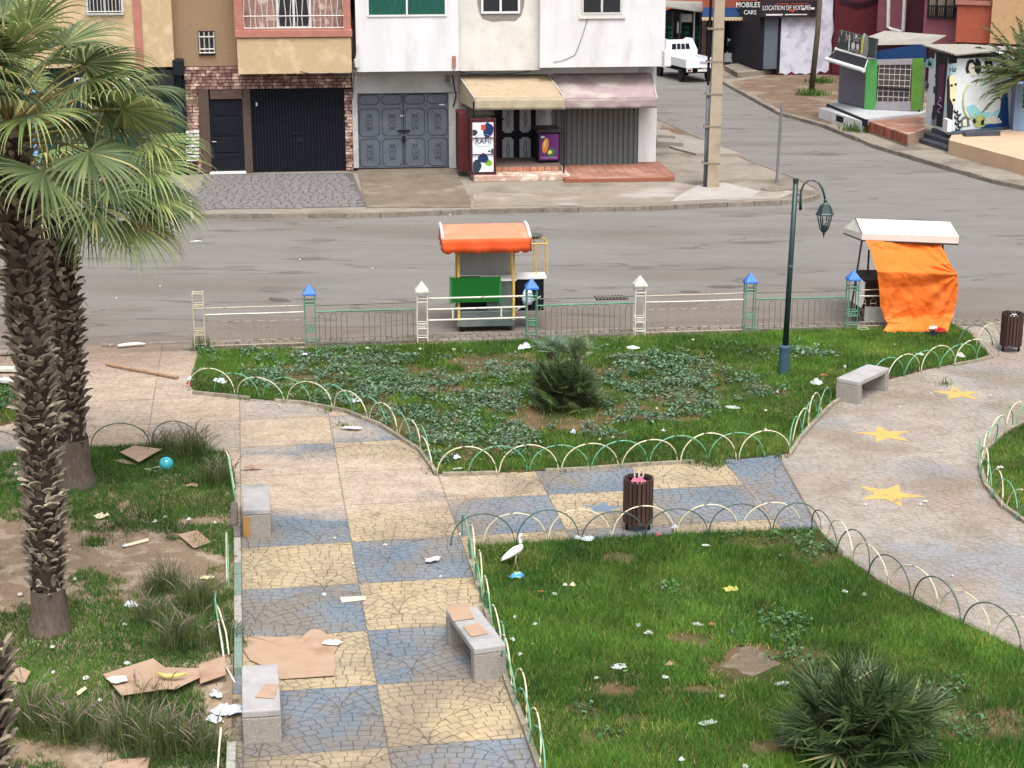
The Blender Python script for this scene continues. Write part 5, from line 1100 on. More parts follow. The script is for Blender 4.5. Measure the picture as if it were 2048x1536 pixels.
def fpanel(x0, x1, kind):
    A, B = fpos(x0)+fa*.13, fpos(x1)-fa*.13; L = (B-A).length
    P = lambda t, z, o=0: A+fa*(t*L)+fn*o+Vector((0, 0, z))
    if kind == 'rails':
        for z, nm in ((.93, 'rail'), (.70, 'rail'), (.47, 'rail')): m = MB(); m.bar(P(0, z), P(1, z), .02, 6); part(nm, m, M_fw, PF)
        for t in (.25, .75): m = MB(); m.bar(P(t, .47), P(t, .70), .018, 5); part('upright', m, M_fw, PF)
        return
    mt, rail = {'w': (M_fcb, M_fw), 'g': (M_fgd, M_fg)}[kind]
    m = MB(); m.tube([P(t, .86+random.uniform(-.006, .006)) for t in (0, .3, .6, 1)], .014, 5); part('rail', m, M_fgd if kind == 'g' else M_fc, PF)
    m = MB(); m.tube([P(t, .72+random.uniform(-.004, .004)) for t in (0, .3, .6, 1)], .018, 5); part('rail', m, rail, PF)
    m = MB(); m.bar(P(0, .07), P(1, .07), .014, 5); part('rail', m, mt, PF)
    n = max(2, round(L/.235)); w = 1/n
    m = MB()
    if kind == 'g':
        pts = [(-.06, .07), (-.06, .62), (-.045, .66), (0, .69), (.045, .66), (.06, .62), (.06, .07)]; m.tube([fa*u+Vector((0, 0, z)) for u, z in pts], .0075, 4)
    else:
        m.tube([fa*u+Vector((0, 0, z)) for u, z in ((-.06, .07), (-.06, .22), (-.03, .25), (-.06, .3), (-.075, .38), (-.03, .44), (.03, .44), (.075, .38), (.06, .3), (.03, .25), (.06, .22), (.06, .07))], .0045, 4)
        m.tube([fa*u+Vector((0, 0, z)) for u, z in ((-.06, .44), (-.06, .62), (0, .69), (.06, .62), (.06, .44))], .004, 4); m.bar(fa*-.06+Vector((0,0,.56)), fa*.06+Vector((0,0,.56)), .009, 4); m.bar(fa*-.06+Vector((0,0,.16)), fa*.06+Vector((0,0,.16)), .009, 4)
    me = mesh_of('baluster', m, mt)
    for i in range(n):
        if random.random() < .03: continue
        q = P((i+.5)*w, 0); inst('baluster', me, PF, Matrix.Translation(q) @ Matrix.Rotation(random.uniform(-.02, .02), 4, Vector(fn)))
for a, b, k in ((401,622,'w'), (622,845,'g'), (845,1063,'rails'), (1063,1278,'g'), (1278,1497,'w'), (1497,1701,'g'), (1701,1905,'w')): fpanel(a, b, k)
m = MB(); p = fpos(1905); m.bar(p, p+Vector((0, 0, 1.1)), .02, 6); part('end_post', m, M_fc, PF)

# ---- hoop borders
def hoop_mesh(mt, w=.96, h=.46, r=.0125):
    m = MB(); m.smooth = True; n = 16
    m.tube([(w/2*math.cos(math.pi-math.pi*i/n), 0, -.03+(h+.03)*math.sin(math.pi*i/n)**.85) for i in range(n+1)], r, 6); return mesh_of('hoop', m, mt, smooth=True)
def hoops(label, px, mats, pitch=.5, w=.96, h=.46, jit=.07, skip=0.0, z=.01, first=0, flop=None, r=.0105):
    P = [G(x, y) for x, y in px]; t = thing('hoop_border', P[len(P)//2], label, 'fence'); mes = [hoop_mesh(m_, w, h, r) for m_ in mats]
    seg = [(P[i+1]-P[i]).length for i in range(len(P)-1)]; tot = sum(seg); s = w*.5*.9; i = first
    def at(s_):
        for k, L in enumerate(seg):
            if s_ <= L or k == len(seg)-1: return P[k]+(P[k+1]-P[k])*(s_/L)
            s_ -= L
    while s < tot-.1:
        c = at(s); a, b = at(max(0, s-w*.45)), at(min(tot, s+w*.45)); d = b-a; an = math.atan2(d.y, d.x); cc = (a+b)/2
        if random.random() >= skip:
            n_ = Vector((-math.sin(an), math.cos(an), 0))*(.018 if i % 2 else -.018)
            k = d.length/(w*.9) if d.length > .5 else 1
            inst('hoop', mes[i % len(mes)], t, Matrix.Translation(cc+n_+Vector((0, 0, z))) @ Matrix.Rotation(an+random.uniform(-jit, jit), 4, 'Z') @ Matrix.Rotation(random.gauss(0, jit*1.2), 4, 'X') @ Matrix.Diagonal((min(k, 1.05), 1, random.uniform(.93, 1.05), 1)))
        s += pitch; i += 1
    return t
hoops('cream and mint hoop border along the slanting left front of the middle lawn', [(382,782),(500,796),(600,806),(690,824),(760,852),(836,898),(872,948)], [M_hw, M_hg], pitch=.52, w=1.0, first=0)
hoops('cream and mint hoop border along the straight front of the middle lawn', [(880,953),(1000,949),(1180,940),(1300,931),(1480,920),(1575,912)], [M_hw, M_hg])
hoops('hoop border curving up from the middle lawn corner to the stone bench', [(1579,906),(1600,876),(1626,848),(1662,812)], [M_hg, M_hw], h=.5)
hoops('hoop border along the plaza between the stone bench and the litter bin', [(1740,770),(1778,762),(1862,740),(1950,724),(1992,714)], [M_hg, M_hw], w=1.0)
hoops('pair of bent hoops behind the right hand litter bin', [(1915,700),(1960,694),(2000,690)], [M_hd, M_hw], first=0, jit=.12)
hoops('dark green and pale hoop border along the far side of the nearest lawn', [(908,1090),(960,1092),(1100,1086),(1350,1073),(1636,1062)], [M_hd, M_hw], pitch=.47, w=.92, h=.47)
hoops('pale and dark hoop border between nearest lawn and plaza', [(1632,1062),(1682,1112),(1762,1172),(1902,1243),(2080,1322)], [M_hd, M_hw], pitch=.47, w=.92, h=.47)
hoops('cream and mint hoop border along the chequered path', [(930,1072),(944,1120),(958,1182),(986,1264),(1016,1372),(1052,1462),(1090,1580)], [M_hg, M_hw], pitch=.47, w=.92, h=.44)
hoops('hoop border round the small lawn at the right edge', [(2090,835),(2052,846),(2005,870),(1970,903),(1957,935),(1968,974),(2003,1017),(2062,1058),(2120,1090)], [M_hg, M_hw], pitch=.5, w=.94, h=.46)
hoops('thin dark hoops along the far side of the palm lawn', [(188,898),(300,893),(330,892),(440,905)], [M_hd], pitch=.98, w=.98, h=.46, r=.009)
hoops('dark hoop at the left edge behind the palm trunk', [(-60,905),(40,906),(110,904)], [M_hd], pitch=.98, w=.98, h=.4, r=.009)
# broken leaning hoops on the right side of the palm lawn
bt = thing('broken_hoops', G(455,1250), 'broken leaning mint and cream hoops along the right side of the palm lawn', 'fence')
for pts, mt in (([(452,902,.46),(458,915,.42),(464,950,.2),(470,985,.0)], M_hw), ([(456,915,.44),(464,960,.25),(470,1000,.02)], M_hg), ([(454,1064,.35),(456,1100,.25),(457,1145,.08),(458,1190,0)], M_hg), ([(452,1066,.36),(453,1120,.15),(454,1170,.0)], M_hw),
                ([(432,1182,.38),(430,1200,.4),(436,1240,.28),(446,1290,.1),(448,1330,.0)], M_hg), ([(434,1210,.36),(440,1225,.36),(452,1265,.2),(458,1310,.05)], M_hw), ([(436,1240,.3),(444,1290,.16),(450,1330,.06),(470,1365,.01)], M_fw), ([(442,1455,.42),(438,1500,.2),(434,1560,0)], M_hw)):
    m = MB(); m.smooth = True; m.tube([G(x, y, z) for x, y, z in pts], .012, 6); part('hoop', m, mt, bt)

# ---- concrete benches
M_ben = mat('weathered bench concrete', C(208,206,204), .9, C(186,184,182), 4, .45, 70, col3=C(164,162,158), scale3=1.8, lo3=.52, hi3=.7, spec=.15); M_ben2 = mat('bench side aggregate', V(176,170,162), .95, V(136,130,122), 40, .8, 90, spec=.1)
def bench(label, c, an, L, w, h, extra=None):
    c = Vector(c); t = thing('stone_bench', c, label, 'bench'); Rz = Matrix.Rotation(an, 4, 'Z'); T = Matrix.Translation(c) @ Rz
    m = MB(); m.hexa([T @ Vector(q) for q in ((-L/2,-w/2,h-.09),(L/2,-w/2,h-.09),(L/2,w/2,h-.09),(-L/2,w/2,h-.09),(-L/2,-w/2,h),(L/2,-w/2,h),(L/2,w/2,h),(-L/2,w/2,h))]); part('seat', m, M_ben, t, bevel=.018)
    for s in (-1, 1): m = MB(); a, b = (s*L/2, s*(L/2-.14)); x0, x1 = min(a, b), max(a, b); m.hexa([T @ Vector(q) for q in ((x0,-w/2,-.01),(x1,-w/2,-.01),(x1,w/2,-.01),(x0,w/2,-.01),(x0,-w/2,h-.091),(x1,-w/2,h-.091),(x1,w/2,h-.091),(x0,w/2,h-.091))]); part('leg', m, M_ben2, t, bevel=.012)
    return t, T
pa = CHK[2]+math.pi/2
b1, T1 = bench('grey stone bench nearest the fountain grass, with a yellow smear on its end', G(514,1048), pa, 1.12, .40, .43)
m = MB(); m.add([T1 @ Vector(q) for q in ((-.565,.19,.02),(-.565,.10,.02),(-.565,.10,.32),(-.565,.19,.34),(-.563,.19,.02),(-.563,.10,.02),(-.563,.10,.32),(-.563,.19,.34))], [(0,3,2,1),(4,5,6,7),(0,1,5,4),(1,2,6,5),(2,3,7,6),(3,0,4,7)]); part('paint_smear', m, mat('ochre smear', C(206,158,84), .9), b1)
b2, T2 = bench('grey stone bench with one square of cardboard, beside the big flattened carton', G(524,1438), pa, 1.18, .42, .40)
b3, T3 = bench('grey stone bench carrying two cardboard sheets, against the hoops of the nearest lawn', G(951,1318), R(108), 1.22, .40, .43)
b4, T4 = bench('grey stone bench seen from its side at the edge of the star plaza', G(1724,791), R(52), 1.22, .46, .44)
# ---- litter bins
M_slat = mat('brown stained slat', V(82,60,52), .75, V(56,38,32), 6, .4, 40, stretch=(1,1,.2), objv=.18); M_slatt = mat('worn slat', V(150,130,104), .9)
def bin_(px, py, label, bag=None):
    c = G(px, py); t = thing('litter_bin', c, label, 'litter bin'); h0, h1, r = .13, .80, .205
    sm = MB(); sm.hexa([Vector(q) for q in ((-.024,-.014,h0),(.024,-.014,h0),(.024,.014,h0),(-.024,.014,h0),(-.024,-.014,h1),(.024,-.014,h1),(.024,.014,h1),(-.024,.014,h1))]); me = mesh_of('slat', sm, M_slat)
    for i in range(20):
        a = 2*math.pi*i/20; inst('slat', me, t, Matrix.Translation((c.x+r*math.cos(a), c.y+r*math.sin(a), random.uniform(-.008, .008))) @ Matrix.Rotation(a+math.pi/2, 4, 'Z'))
    m = MB(); m.lathe((c.x, c.y, 0), [(.0, h0+.02), (r-.025, h0+.02), (r-.02, h1-.05), (r-.035, h1-.05), (r-.04, h0+.06), (0, h0+.06)], 24); part('liner', m, M_black, t)
    for z in (.25, .68): m = MB(); m.lathe((c.x, c.y, 0), [(r-.014, z), (r-.008, z), (r-.008, z+.03), (r-.014, z+.03), (r-.014, z)], 24); part('band', m, M_blk2, t)
    for s in (-1, 1): m = MB(); m.box((c.x+s*.16, c.y-.04, h0/2+.02), (.035, .05, h0+.06)); part('foot', m, M_blk2, t)
    return c
c1 = bin_(1275, 1058, 'brown slatted litter bin holding a pink bag, in front of the hoops')
c2 = bin_(2020, 702, 'brown slatted litter bin at the right edge beside the plaza')

def crumple(c, sx_, sy, h, seed, nu=9, nv=8, rot=0):
    """soft crumpled sheet lying on the ground"""
    r = random.Random(seed); ph = [r.uniform(0, 6.28) for _ in range(8)]; ca, sa = math.cos(rot), math.sin(rot)
    m = MB(); m.smooth = False; edge = [r.uniform(.65, 1.15) for _ in range(13)]
    pts = []; n = 12
    rings = [(0, 1), (.35, .9), (.7, .8), (1.0, .35)]
    vs = []; fs = []
    vs.append((c[0], c[1], c[2]+h*r.uniform(.5, 1.0)))
    for k, (q, hh) in enumerate(rings[1:]):
        for i in range(n):
            a = 2*math.pi*i/n; e = edge[i]*q; x, y = e*sx_/2*math.cos(a), e*sy/2*math.sin(a)
            vs.append((c[0]+x*ca-y*sa, c[1]+x*sa+y*ca, c[2]+.004+h*hh*r.random()**1.6))
    for i in range(n): fs.append((0, 1+i, 1+(i+1) % n))
    for k in range(len(rings)-2):
        for i in range(n): a = 1+k*n; fs.append((a+i, a+n+i, a+n+(i+1) % n, a+(i+1) % n))
    m.add(vs, fs); return m
def litter(nm, px, py, w, d, h, mt, label, cat, seed, rot=0, z=.02, group=None, zg=0.0):
    k_ = 1.3 if w > .13 else 1.12; c = G(px, py, z+zg); m = crumple(c, w*k_, d*k_, h*1.25, seed, rot=rot); o = solo(nm, m, mt, label, cat, group, loc=c)
    s_ = o.modifiers.new('thick', 'SOLIDIFY'); s_.thickness = .003; return o
M_bagw = mat('white plastic film', V(222,226,228), .35, V(186,192,198), 9, .3, 30, spec=.5); M_bagb = mat('pale blue plastic film', V(196,212,232), .35, V(226,234,242), 9, .3, 30, spec=.5)
M_pap = mat('white paper', V(226,226,222), .9, V(196,196,190), 16); M_crm = mat('cream paper', V(232,224,190), .9, V(214,204,160), 12); M_pink = mat('pink plastic bag', V(222,120,148), .4, V(186,72,108), 9, .5, 20, spec=.5)
M_card = mat('cardboard', C(208,178,152), .9, C(196,162,134), 4, .3, 30, col3=C(186,150,122), scale3=2.0, lo3=.55, hi3=.7); M_cor = mat('cardboard edge', C(150,110,78), .9)
M_ybag = mat('yellow plastic', V(222,212,126), .5, V(206,192,96), 8); M_cyb = mat('cyan printed film', V(110,190,226), .35, V(70,140,210), 12, spec=.5, col3=V(170,220,170), scale3=9, lo3=.55, hi3=.6)
o = crumple((c1.x+.0, c1.y-.0, .70), .34, .32, .13, 4); solo('trash_bag', o, M_pink, 'crumpled pink plastic bag filling the brown slatted bin', 'bag', smooth=True)
for i, dx in enumerate((-.04, .01, .06)): m = MB(); m.bar((c1.x+dx, c1.y+.12, .68), (c1.x+dx*1.4, c1.y+.14, .85), .008, 5); solo('drinking_straw', m, M_pap, ['left','middle','right'][i]+' one of the white sticks poking out of the pink bag in the bin', 'stick', 'white sticks in the bin')
o = crumple((c2.x, c2.y, .68), .30, .28, .12, 9); solo('trash_bag', o, M_bagw, 'white rubbish heaped in the litter bin at the right edge', 'rubbish')
# ---- cardboard
def card(px_pts, label, z=.03, th=.006, bow=.02, mt=None, cat='cardboard', sub=3, nm='cardboard_sheet', tilt=0):
    P = [G(x, y, z) for x, y in px_pts]; c = sum(P, Vector())/len(P); r = random.Random(len(label)); m = MB(); n = len(P)
    top = [p+Vector((0, 0, th+r.uniform(0, bow))) for p in P]; bot = [p+Vector((0, 0, (t.z-p.z)-th)) for p, t in zip(P, top)]
    ct = c+Vector((0, 0, th+bow*.8)); cb = c+Vector((0, 0, bow*.8-.001))
    m.add(top+bot+[ct, cb], [((i+1) % n, i, 2*n) for i in range(n)]+[(n+i, n+(i+1) % n, 2*n+1) for i in range(n)]+[(i, (i+1) % n, n+(i+1) % n, n+i) for i in range(n)])
    return solo(nm, m, mt or M_card, label, cat)
card([(487,1278),(494,1272),(500,1275),(600,1277),(622,1262),(640,1260),(652,1270),(684,1278),(676,1296),(668,1310),(672,1330),(668,1354),(560,1360),(540,1332),(520,1330),(500,1322),(486,1302),(496,1295)], 'largest torn flattened carton, lying on the blue and yellow squares behind the near bench', z=.012, bow=.02)
card([(530,1368),(558,1370),(548,1398),(510,1395)], 'square of cardboard on the seat of the nearest left bench', z=.405, bow=.004)
card([(892,1214),(936,1208),(948,1238),(906,1243)], 'larger cardboard sheet at the back of the bench by the nearest lawn', z=.434, bow=.006)
card([(926,1254),(958,1248),(976,1268),(942,1274)], 'smaller ridged cardboard sheet at the front of the bench by the nearest lawn', z=.434, bow=.01)
card([(240,908),(268,893),(324,902),(278,930)], 'cardboard sheet beside the turquoise ball on the palm lawn', z=.09, bow=.05)
card([(228,922),(244,919),(278,930),(250,930)], 'narrow pale cardboard flap tucked under the sheet by the turquoise ball', z=.05, bow=.02)
card([(356,1072),(394,1062),(422,1086),(388,1098)], 'square cardboard sheet on the bare soil of the palm lawn', z=.05, bow=.02)
card([(206,1350),(306,1322),(330,1338),(398,1342),(400,1358),(352,1388),(330,1385),(244,1400)], 'big creased cardboard panel with torn white print on the palm lawn', z=.1, bow=.07)
card([(398,1332),(450,1318),(452,1356),(400,1368)], 'upright leaning piece of cardboard next to the broken hoops', z=.08, bow=.04)
card([(0,1336),(26,1328),(62,1348),(50,1368),(16,1362),(2,1348)], 'torn cardboard scrap at the left edge beside the cut palm trunk', z=.06, bow=.03)
card([(206,1528),(240,1522),(300,1520),(290,1560),(200,1560)], 'pinkish cardboard at the bottom edge of the frame under the grasses', z=.06, bow=.02)
card([(680,1195),(732,1193),(731,1200),(684,1206)], 'narrow pale cardboard strip on the blue square of the path', z=.012, bow=.004, mt=M_crm)
card([(248,1090),(296,1077),(298,1082),(252,1094)], 'thin wooden lath lying on the bare soil of the palm lawn', z=.035, bow=.003, mt=M_crm, cat='lath', nm='wooden_lath')
card([(152,1385),(170,1375),(174,1378),(156,1393)], 'short cream scrap of card in the grass of the palm lawn', z=.07, bow=.01, mt=M_crm)
card([(1676,1050),(1676,1050),(1677,1051)], 'x') if False else None
# white print on the big panel
litter('paper_scrap', 236, 1360, .22, .14, .03, M_pap, 'torn white paper stuck on the big creased cardboard panel', 'paper', 3, z=.17)
litter('paper_scrap', 665, 1287, .20, .12, .05, M_pap, 'twisted white wrapper on the corner of the largest flattened carton', 'wrapper', 31, z=.04)
m = MB(); m.smooth = True; m.tube([G(x, y, .22) for x, y in ((316,1347),(330,1352),(350,1352),(372,1347))], [.02,.028,.028,.015], 8); solo('yellow_peel', m, M_ybag, 'yellow curved stick lying on the big creased cardboard panel', 'stick')
m = MB(); a, b = G(214,730,.02), G(355,757,.02); m.box((a+b)/2+Vector((0,0,.02)), ((b-a).length, .09, .035), math.atan2((b-a).y, (b-a).x)); solo('wooden_plank', m, mat('weathered plank', C(206,170,134), .9, C(150,112,84), 7, .4, 40, stretch=(1,1,1)), 'long weathered wooden plank on the dusty path left of the fence', 'plank')
m = MB(); m.smooth = True; m.tube([G(x, y, .05) for x, y in ((236,692),(250,690),(275,688),(291,688))], [.03,.042,.042,.02], 8); solo('rolled_mat', m, M_off, 'dirty white roll lying at the kerb left of the fence', 'roll')
for i, (x, y) in enumerate(((210,690),(222,691))): m = MB(); c = G(x, y, .03); m.box(c, (.12, .08, .06), i*.7); solo('broken_stone', m, M_kerb, ['left','right'][i]+' one of the small broken stones at the kerb beside the dirty roll', 'stone', 'broken stones by the roll', bevel=.012)
# ---- turquoise ball
m = MB(); m.smooth = True; c = G(333,940,.02); m.lathe((c.x, c.y, .0), [(0,.0)]+[(.115*math.sin(math.pi*i/12), .125-.115*math.cos(math.pi*i/12)) for i in range(1, 12)]+[(0,.24)], 20); solo('turquoise_ball', m, mat('turquoise film', V(20,150,170), .25, V(80,200,210), 14, spec=.7), 'shiny turquoise ball shaped packet in the grass of the palm lawn', 'ball', smooth=True)
m = MB(); c = G(305,938,.06); m.smooth = True; m.tube([(c.x+.13*math.cos(a)+.0, c.y+.07*math.sin(a), .06+.02*math.sin(2*a)) for a in [2*math.pi*i/16 for i in range(16)]], .008, 5, closed=True); solo('plastic_loop', m, M_fw, 'thin white plastic loop beside the turquoise ball', 'loop')
m = MB(); c = G(1726,658,.06); m.smooth = True; m.tube([(c.x+.11*math.cos(a), c.y+.1*math.sin(a), .07) for a in [2*math.pi*i/16 for i in range(16)]], .009, 5, closed=True); solo('plastic_loop', m, M_fw, 'pale ring lying in the grass left of the orange tarpaulin', 'loop')
# ---- named litter
L_ = [
 ('plastic_bag',1050,698,.26,.2,.12,M_bagw,'white plastic bag lying in the grass under the fence rails','bag'),
 ('plastic_bag',1265,697,.26,.13,.06,M_bagw,'flat white plastic bag in the grass beside the white capped fence post','bag'),
 ('plastic_bag',442,764,.24,.16,.08,M_bagw,'clear white bag at the left corner of the middle lawn','bag'),
 ('plastic_bag',710,803,.24,.16,.08,M_bagw,'thin white bag caught behind the slanting hoops','bag'),
 ('paper_sheet',704,856,.28,.12,.03,M_pap,'white paper flattened on the blue square below the slanting hoops','paper'),
 ('plastic_bag',1634,768,.2,.16,.1,M_bagw,'torn white tissue in the grass left of the side facing bench','tissue'),
 ('plastic_bag',1464,816,.28,.1,.05,M_bagw,'long white wrapper in the leafy cover of the middle lawn','wrapper'),
 ('plastic_bag',914,917,.12,.12,.08,M_bagw,'white crumpled paper near the front corner of the middle lawn','paper'),
 ('paper_sheet',914,938,.16,.05,.02,M_pap,'narrow white strip near the front corner of the middle lawn','paper'),
 ('paper_sheet',1172,1078,.26,.2,.05,M_bagw,'white sheet of plastic under the hoops left of the slatted bin','plastic'),
 ('plastic_bag',866,1120,.22,.12,.06,M_pap,'pinkish white crumpled wrapper on the blue square of the path','wrapper'),
 ('printed_packet',1032,1154,.18,.15,.08,M_cyb,'blue and green printed packet in the grass just below the egret','packet'),
 ('paper_sheet',1236,1334,.17,.14,.02,M_pap,'white carton card lying in the middle of the nearest lawn','card'),
 ('paper_sheet',1564,1368,.15,.08,.03,M_pap,'white folded paper left of the big dwarf palm','paper'),
 ('plastic_cup',1414,1447,.17,.09,.04,mat('grey green film', V(190,206,190), .3, V(150,176,150), 9, spec=.6),'grey green clear plastic cup flattened in the nearest lawn','cup'),
 ('yellow_packet',1462,1182,.16,.09,.07,M_ybag,'yellow crumpled packet in the nearest lawn','packet'),
 ('paper_sheet',1411,1092,.12,.05,.03,M_pap,'white rolled paper near the far edge of the nearest lawn','paper'),
 ('paper_sheet',1296,1267,.14,.07,.04,M_pap,'white bent wrapper above the white carton card','wrapper'),
 ('paper_sheet',1277,1252,.05,.12,.03,M_bagb,'small bluish wrapper above the white bent wrapper','wrapper'),
 ('paper_sheet',1395,1250,.14,.06,.04,M_pap,'white wrapper beside an orange stub in the nearest lawn','wrapper'),
 ('plastic_bag',432,1392,.14,.12,.08,M_bagw,'crumpled white paper with dark print beside the nearest left bench','paper'),
 ('plastic_bag',455,1424,.3,.2,.09,M_bagb,'pale blue plastic bag beside the nearest left bench','bag'),
 ('plastic_bag',430,1442,.18,.12,.07,M_bagw,'white plastic bag below the pale blue bag by the nearest left bench','bag'),
 ('plastic_bag',262,1211,.2,.13,.07,M_bagw,'white plastic bag in the grass right of the near palm trunk','bag'),
 ('paper_sheet',203,1033,.18,.15,.06,M_crm,'cream paper scrap on the bare soil between the palms','paper'),
 ('paper_sheet',414,1157,.16,.08,.04,M_crm,'cream wrapper in the grass beside the broken hoops','wrapper'),
 ('paper_sheet',1350,1056,.1,.08,.06,M_bagb,'bluish white paper right of the slatted bin','paper'),
 ('pink_scrap',1316,1072,.08,.07,.06,M_pink,'pink crumpled scrap under the hoops beside the slatted bin','scrap'),
 ('paper_sheet',380,760,.12,.1,.09,M_bagb,'bluish bag hooked on the first hoop at the left corner','bag'),
 ('red_scrap',378,770,.12,.07,.05,mat('dark red cloth', V(150,50,56), .9),'dark red scrap at the left corner of the middle lawn','scrap'),
 ('paper_sheet',606,711,.16,.1,.08,M_bagw,'white and grey bag in the grass under the first blue capped post','bag'),
 ('brick_fragment',1648,752,.16,.07,.05,mat('orange brown fragment', V(176,120,84), .9),'orange brown fragment in the grass near the lamp post','fragment'),
 ('plastic_bag',1690,736,.06,.08,.06,M_pap,'small white cup between lamp post and side facing bench','cup'),
 ('paper_sheet',1920,714,.16,.12,.1,M_pap,'white tissue caught in the hoops left of the right hand bin','tissue'),
 ('paper_sheet',1840,710,.16,.08,.05,M_pap,'white scrap behind the hoops of the plaza','scrap'),
 ('paper_sheet',1146,867,.1,.08,.08,M_bagb,'pale blue crumpled cup in the middle lawn','cup'),
 ('wood_board',392,483,.3,.08,.02,M_pap,'white flat board lying on the asphalt road','board'),
 ('paper_sheet',1145,1172,.08,.07,.05,M_crm,'cream crumpled paper above the middle of the nearest lawn','paper'),
 ('orange_stub',1085,1184,.14,.03,.02,mat('orange brown stick', V(200,140,90), .8),'orange brown stick in the nearest lawn','stick'),
 ('orange_stub',1424,1250,.1,.03,.03,bpy.data.materials.get('orange brown stick') or M_card,'orange stub touching the white wrapper in the nearest lawn','stub'),
 ('brown_cup',1340,1330,.11,.08,.05,M_card,'brown paper cup right of the white carton card','cup'),
 ('paper_sheet',2000,936,.12,.06,.04,M_pap,'white paper at the small lawn on the right edge','paper'),
 ('brown_leaf',505,936,.3,.08,.06,M_card,'dry brown leaf on the dusty path beside the far bench','leaf'),
 ('brown_leaf',385,972,.14,.12,.06,M_card,'brown crumpled bag under the fountain grass','bag')]
for i, (nm, px, py, w, d, h, mt, lab, cat) in enumerate(L_):
    litter(nm, px, py, w, d, h, bpy.data.materials.get('orange brown stick') if nm == 'orange_stub' else mt, lab, cat, 100+i*7, rot=random.uniform(-.4, .4), z=.045 if nm != 'wood_board' else -.115)
text_card = None
random.seed(21)
LM = dict([('cream fence post',(401,690)),('first blue capped post',(622,690)),('left white capped post',(845,690)),('green post by the cart',(1063,684)),('right white capped post',(1278,676)),('blue capped post beyond the lamp',(1497,662)),('orange tarpaulin',(1830,668)),('lamp post',(1567,750)),('dark dwarf palm',(1128,800)),
 ('plaza bench',(1720,790)),('right hand bin',(2020,700)),('pink bag bin',(1275,1060)),('egret',(1030,1130)),('bench with two cardboard sheets',(945,1300)),('far left bench',(512,1040)),('nearest left bench',(522,1440)),('big flattened carton',(580,1310)),('turquoise ball',(333,940)),('near palm trunk',(100,1260)),('farther palm trunk',(150,970)),
 ('upper big star',(1771,870)),('lower big star',(1778,990)),('far star',(1916,788)),('white carton card',(1236,1334)),('big dwarf palm',(1710,1450)),('yellow packet',(1462,1182)),('grey ash patch',(1500,1325)),('big cardboard panel',(300,1360)),('square cardboard sheet',(388,1080)),('orange canopied cart',(970,560)),('left corner of the middle lawn',(385,785)),('front corner of the middle lawn',(880,945)),('blue star',(1205,1017)),('narrow cardboard strip',(706,1198)),('plaza corner of the nearest lawn',(1640,1062)),('painted kerb',(476,1200)),('plastic cup',(1414,1447))])
USED = set()
def where(x, y):
    near = sorted(LM.items(), key=lambda q: math.hypot(q[1][0]-x, (q[1][1]-y)*1.6))
    for n_, (lx, ly) in near[:4]:
        dx, dy = x-lx, (y-ly)*1.6; rel = ('right of' if dx > 0 else 'left of') if abs(dx) > abs(dy) else ('in front of' if dy > 0 else 'beyond')
        for pre in (('just ' if math.hypot(dx, dy) < 70 else 'well '), 'farther '):
            w = f'{pre}{rel} the {n_}'
            if w not in USED: USED.add(w); return w
    return None
def bits(pts, label, grp, mt, s0=.04, s1=.08, z=.05):
    for i, (x, y) in enumerate(pts):
        w = where(x, y)
        if w: litter('paper_bit', x, y, random.uniform(s0, s1), random.uniform(s0, s1), .035, mt, label.split(' of paper')[0]+' '+w, 'paper', 400+i, rot=random.uniform(0, 3), z=z, group=grp)
bits([(1386,681),(1286,727),(1320,733),(1314,818),(1532,822),(1531,860),(1327,862),(1226,876),(1376,805),(1555,785),(1710,760),(1752,745),(1790,690),(830,708),(735,697),(840,699)], 'small white scrap of paper lying in the grass of the middle lawn', 'white scraps on the middle lawn', M_pap)
bits([(896,858),(915,868),(955,860),(908,700),(1200,880),(980,882)], 'small cream scrap of paper in the leafy cover of the middle lawn', 'cream scraps on the middle lawn', M_crm)
bits([(1110,1190),(1130,1171),(1030,1235),(1025,1280),(1192,1358),(1442,1394),(1363,1520),(1490,1534),(1330,1355),(1040,1310),(1070,1250),(1690,1184),(1728,1190)], 'small white scrap of paper lying in the grass of the nearest lawn', 'white scraps on the nearest lawn', M_pap)
bits([(106,1296),(107,1346),(172,1357),(255,1328),(60,1155),(40,1190),(30,930),(150,1160),(330,1035),(378,1040),(310,1044),(430,1046),(250,1092),(310,1170),(250,1250),(385,1465),(200,1402)], 'small white scrap of paper lying on the palm lawn', 'white scraps on the palm lawn', M_pap)
bits([(670,1078),(770,1091),(648,1190),(920,1070),(1065,1290),(600,975),(535,808),(560,812),(960,920),(1840,1010),(1850,1004),(1730,1010),(1905,1152),(1800,815),(1720,812),(1980,792),(1862,788),(705,1128),(880,1155)], 'tiny white scrap of paper lying on the painted paving', 'white scraps on the paving', M_pap, .025, .06, .012)
bits([(745,538),(233,597),(320,573),(368,430),(360,430),(600,520),(900,430)], 'tiny white scrap of paper lying on the road', 'white scraps on the road', M_crm, .03, .06, -.115)
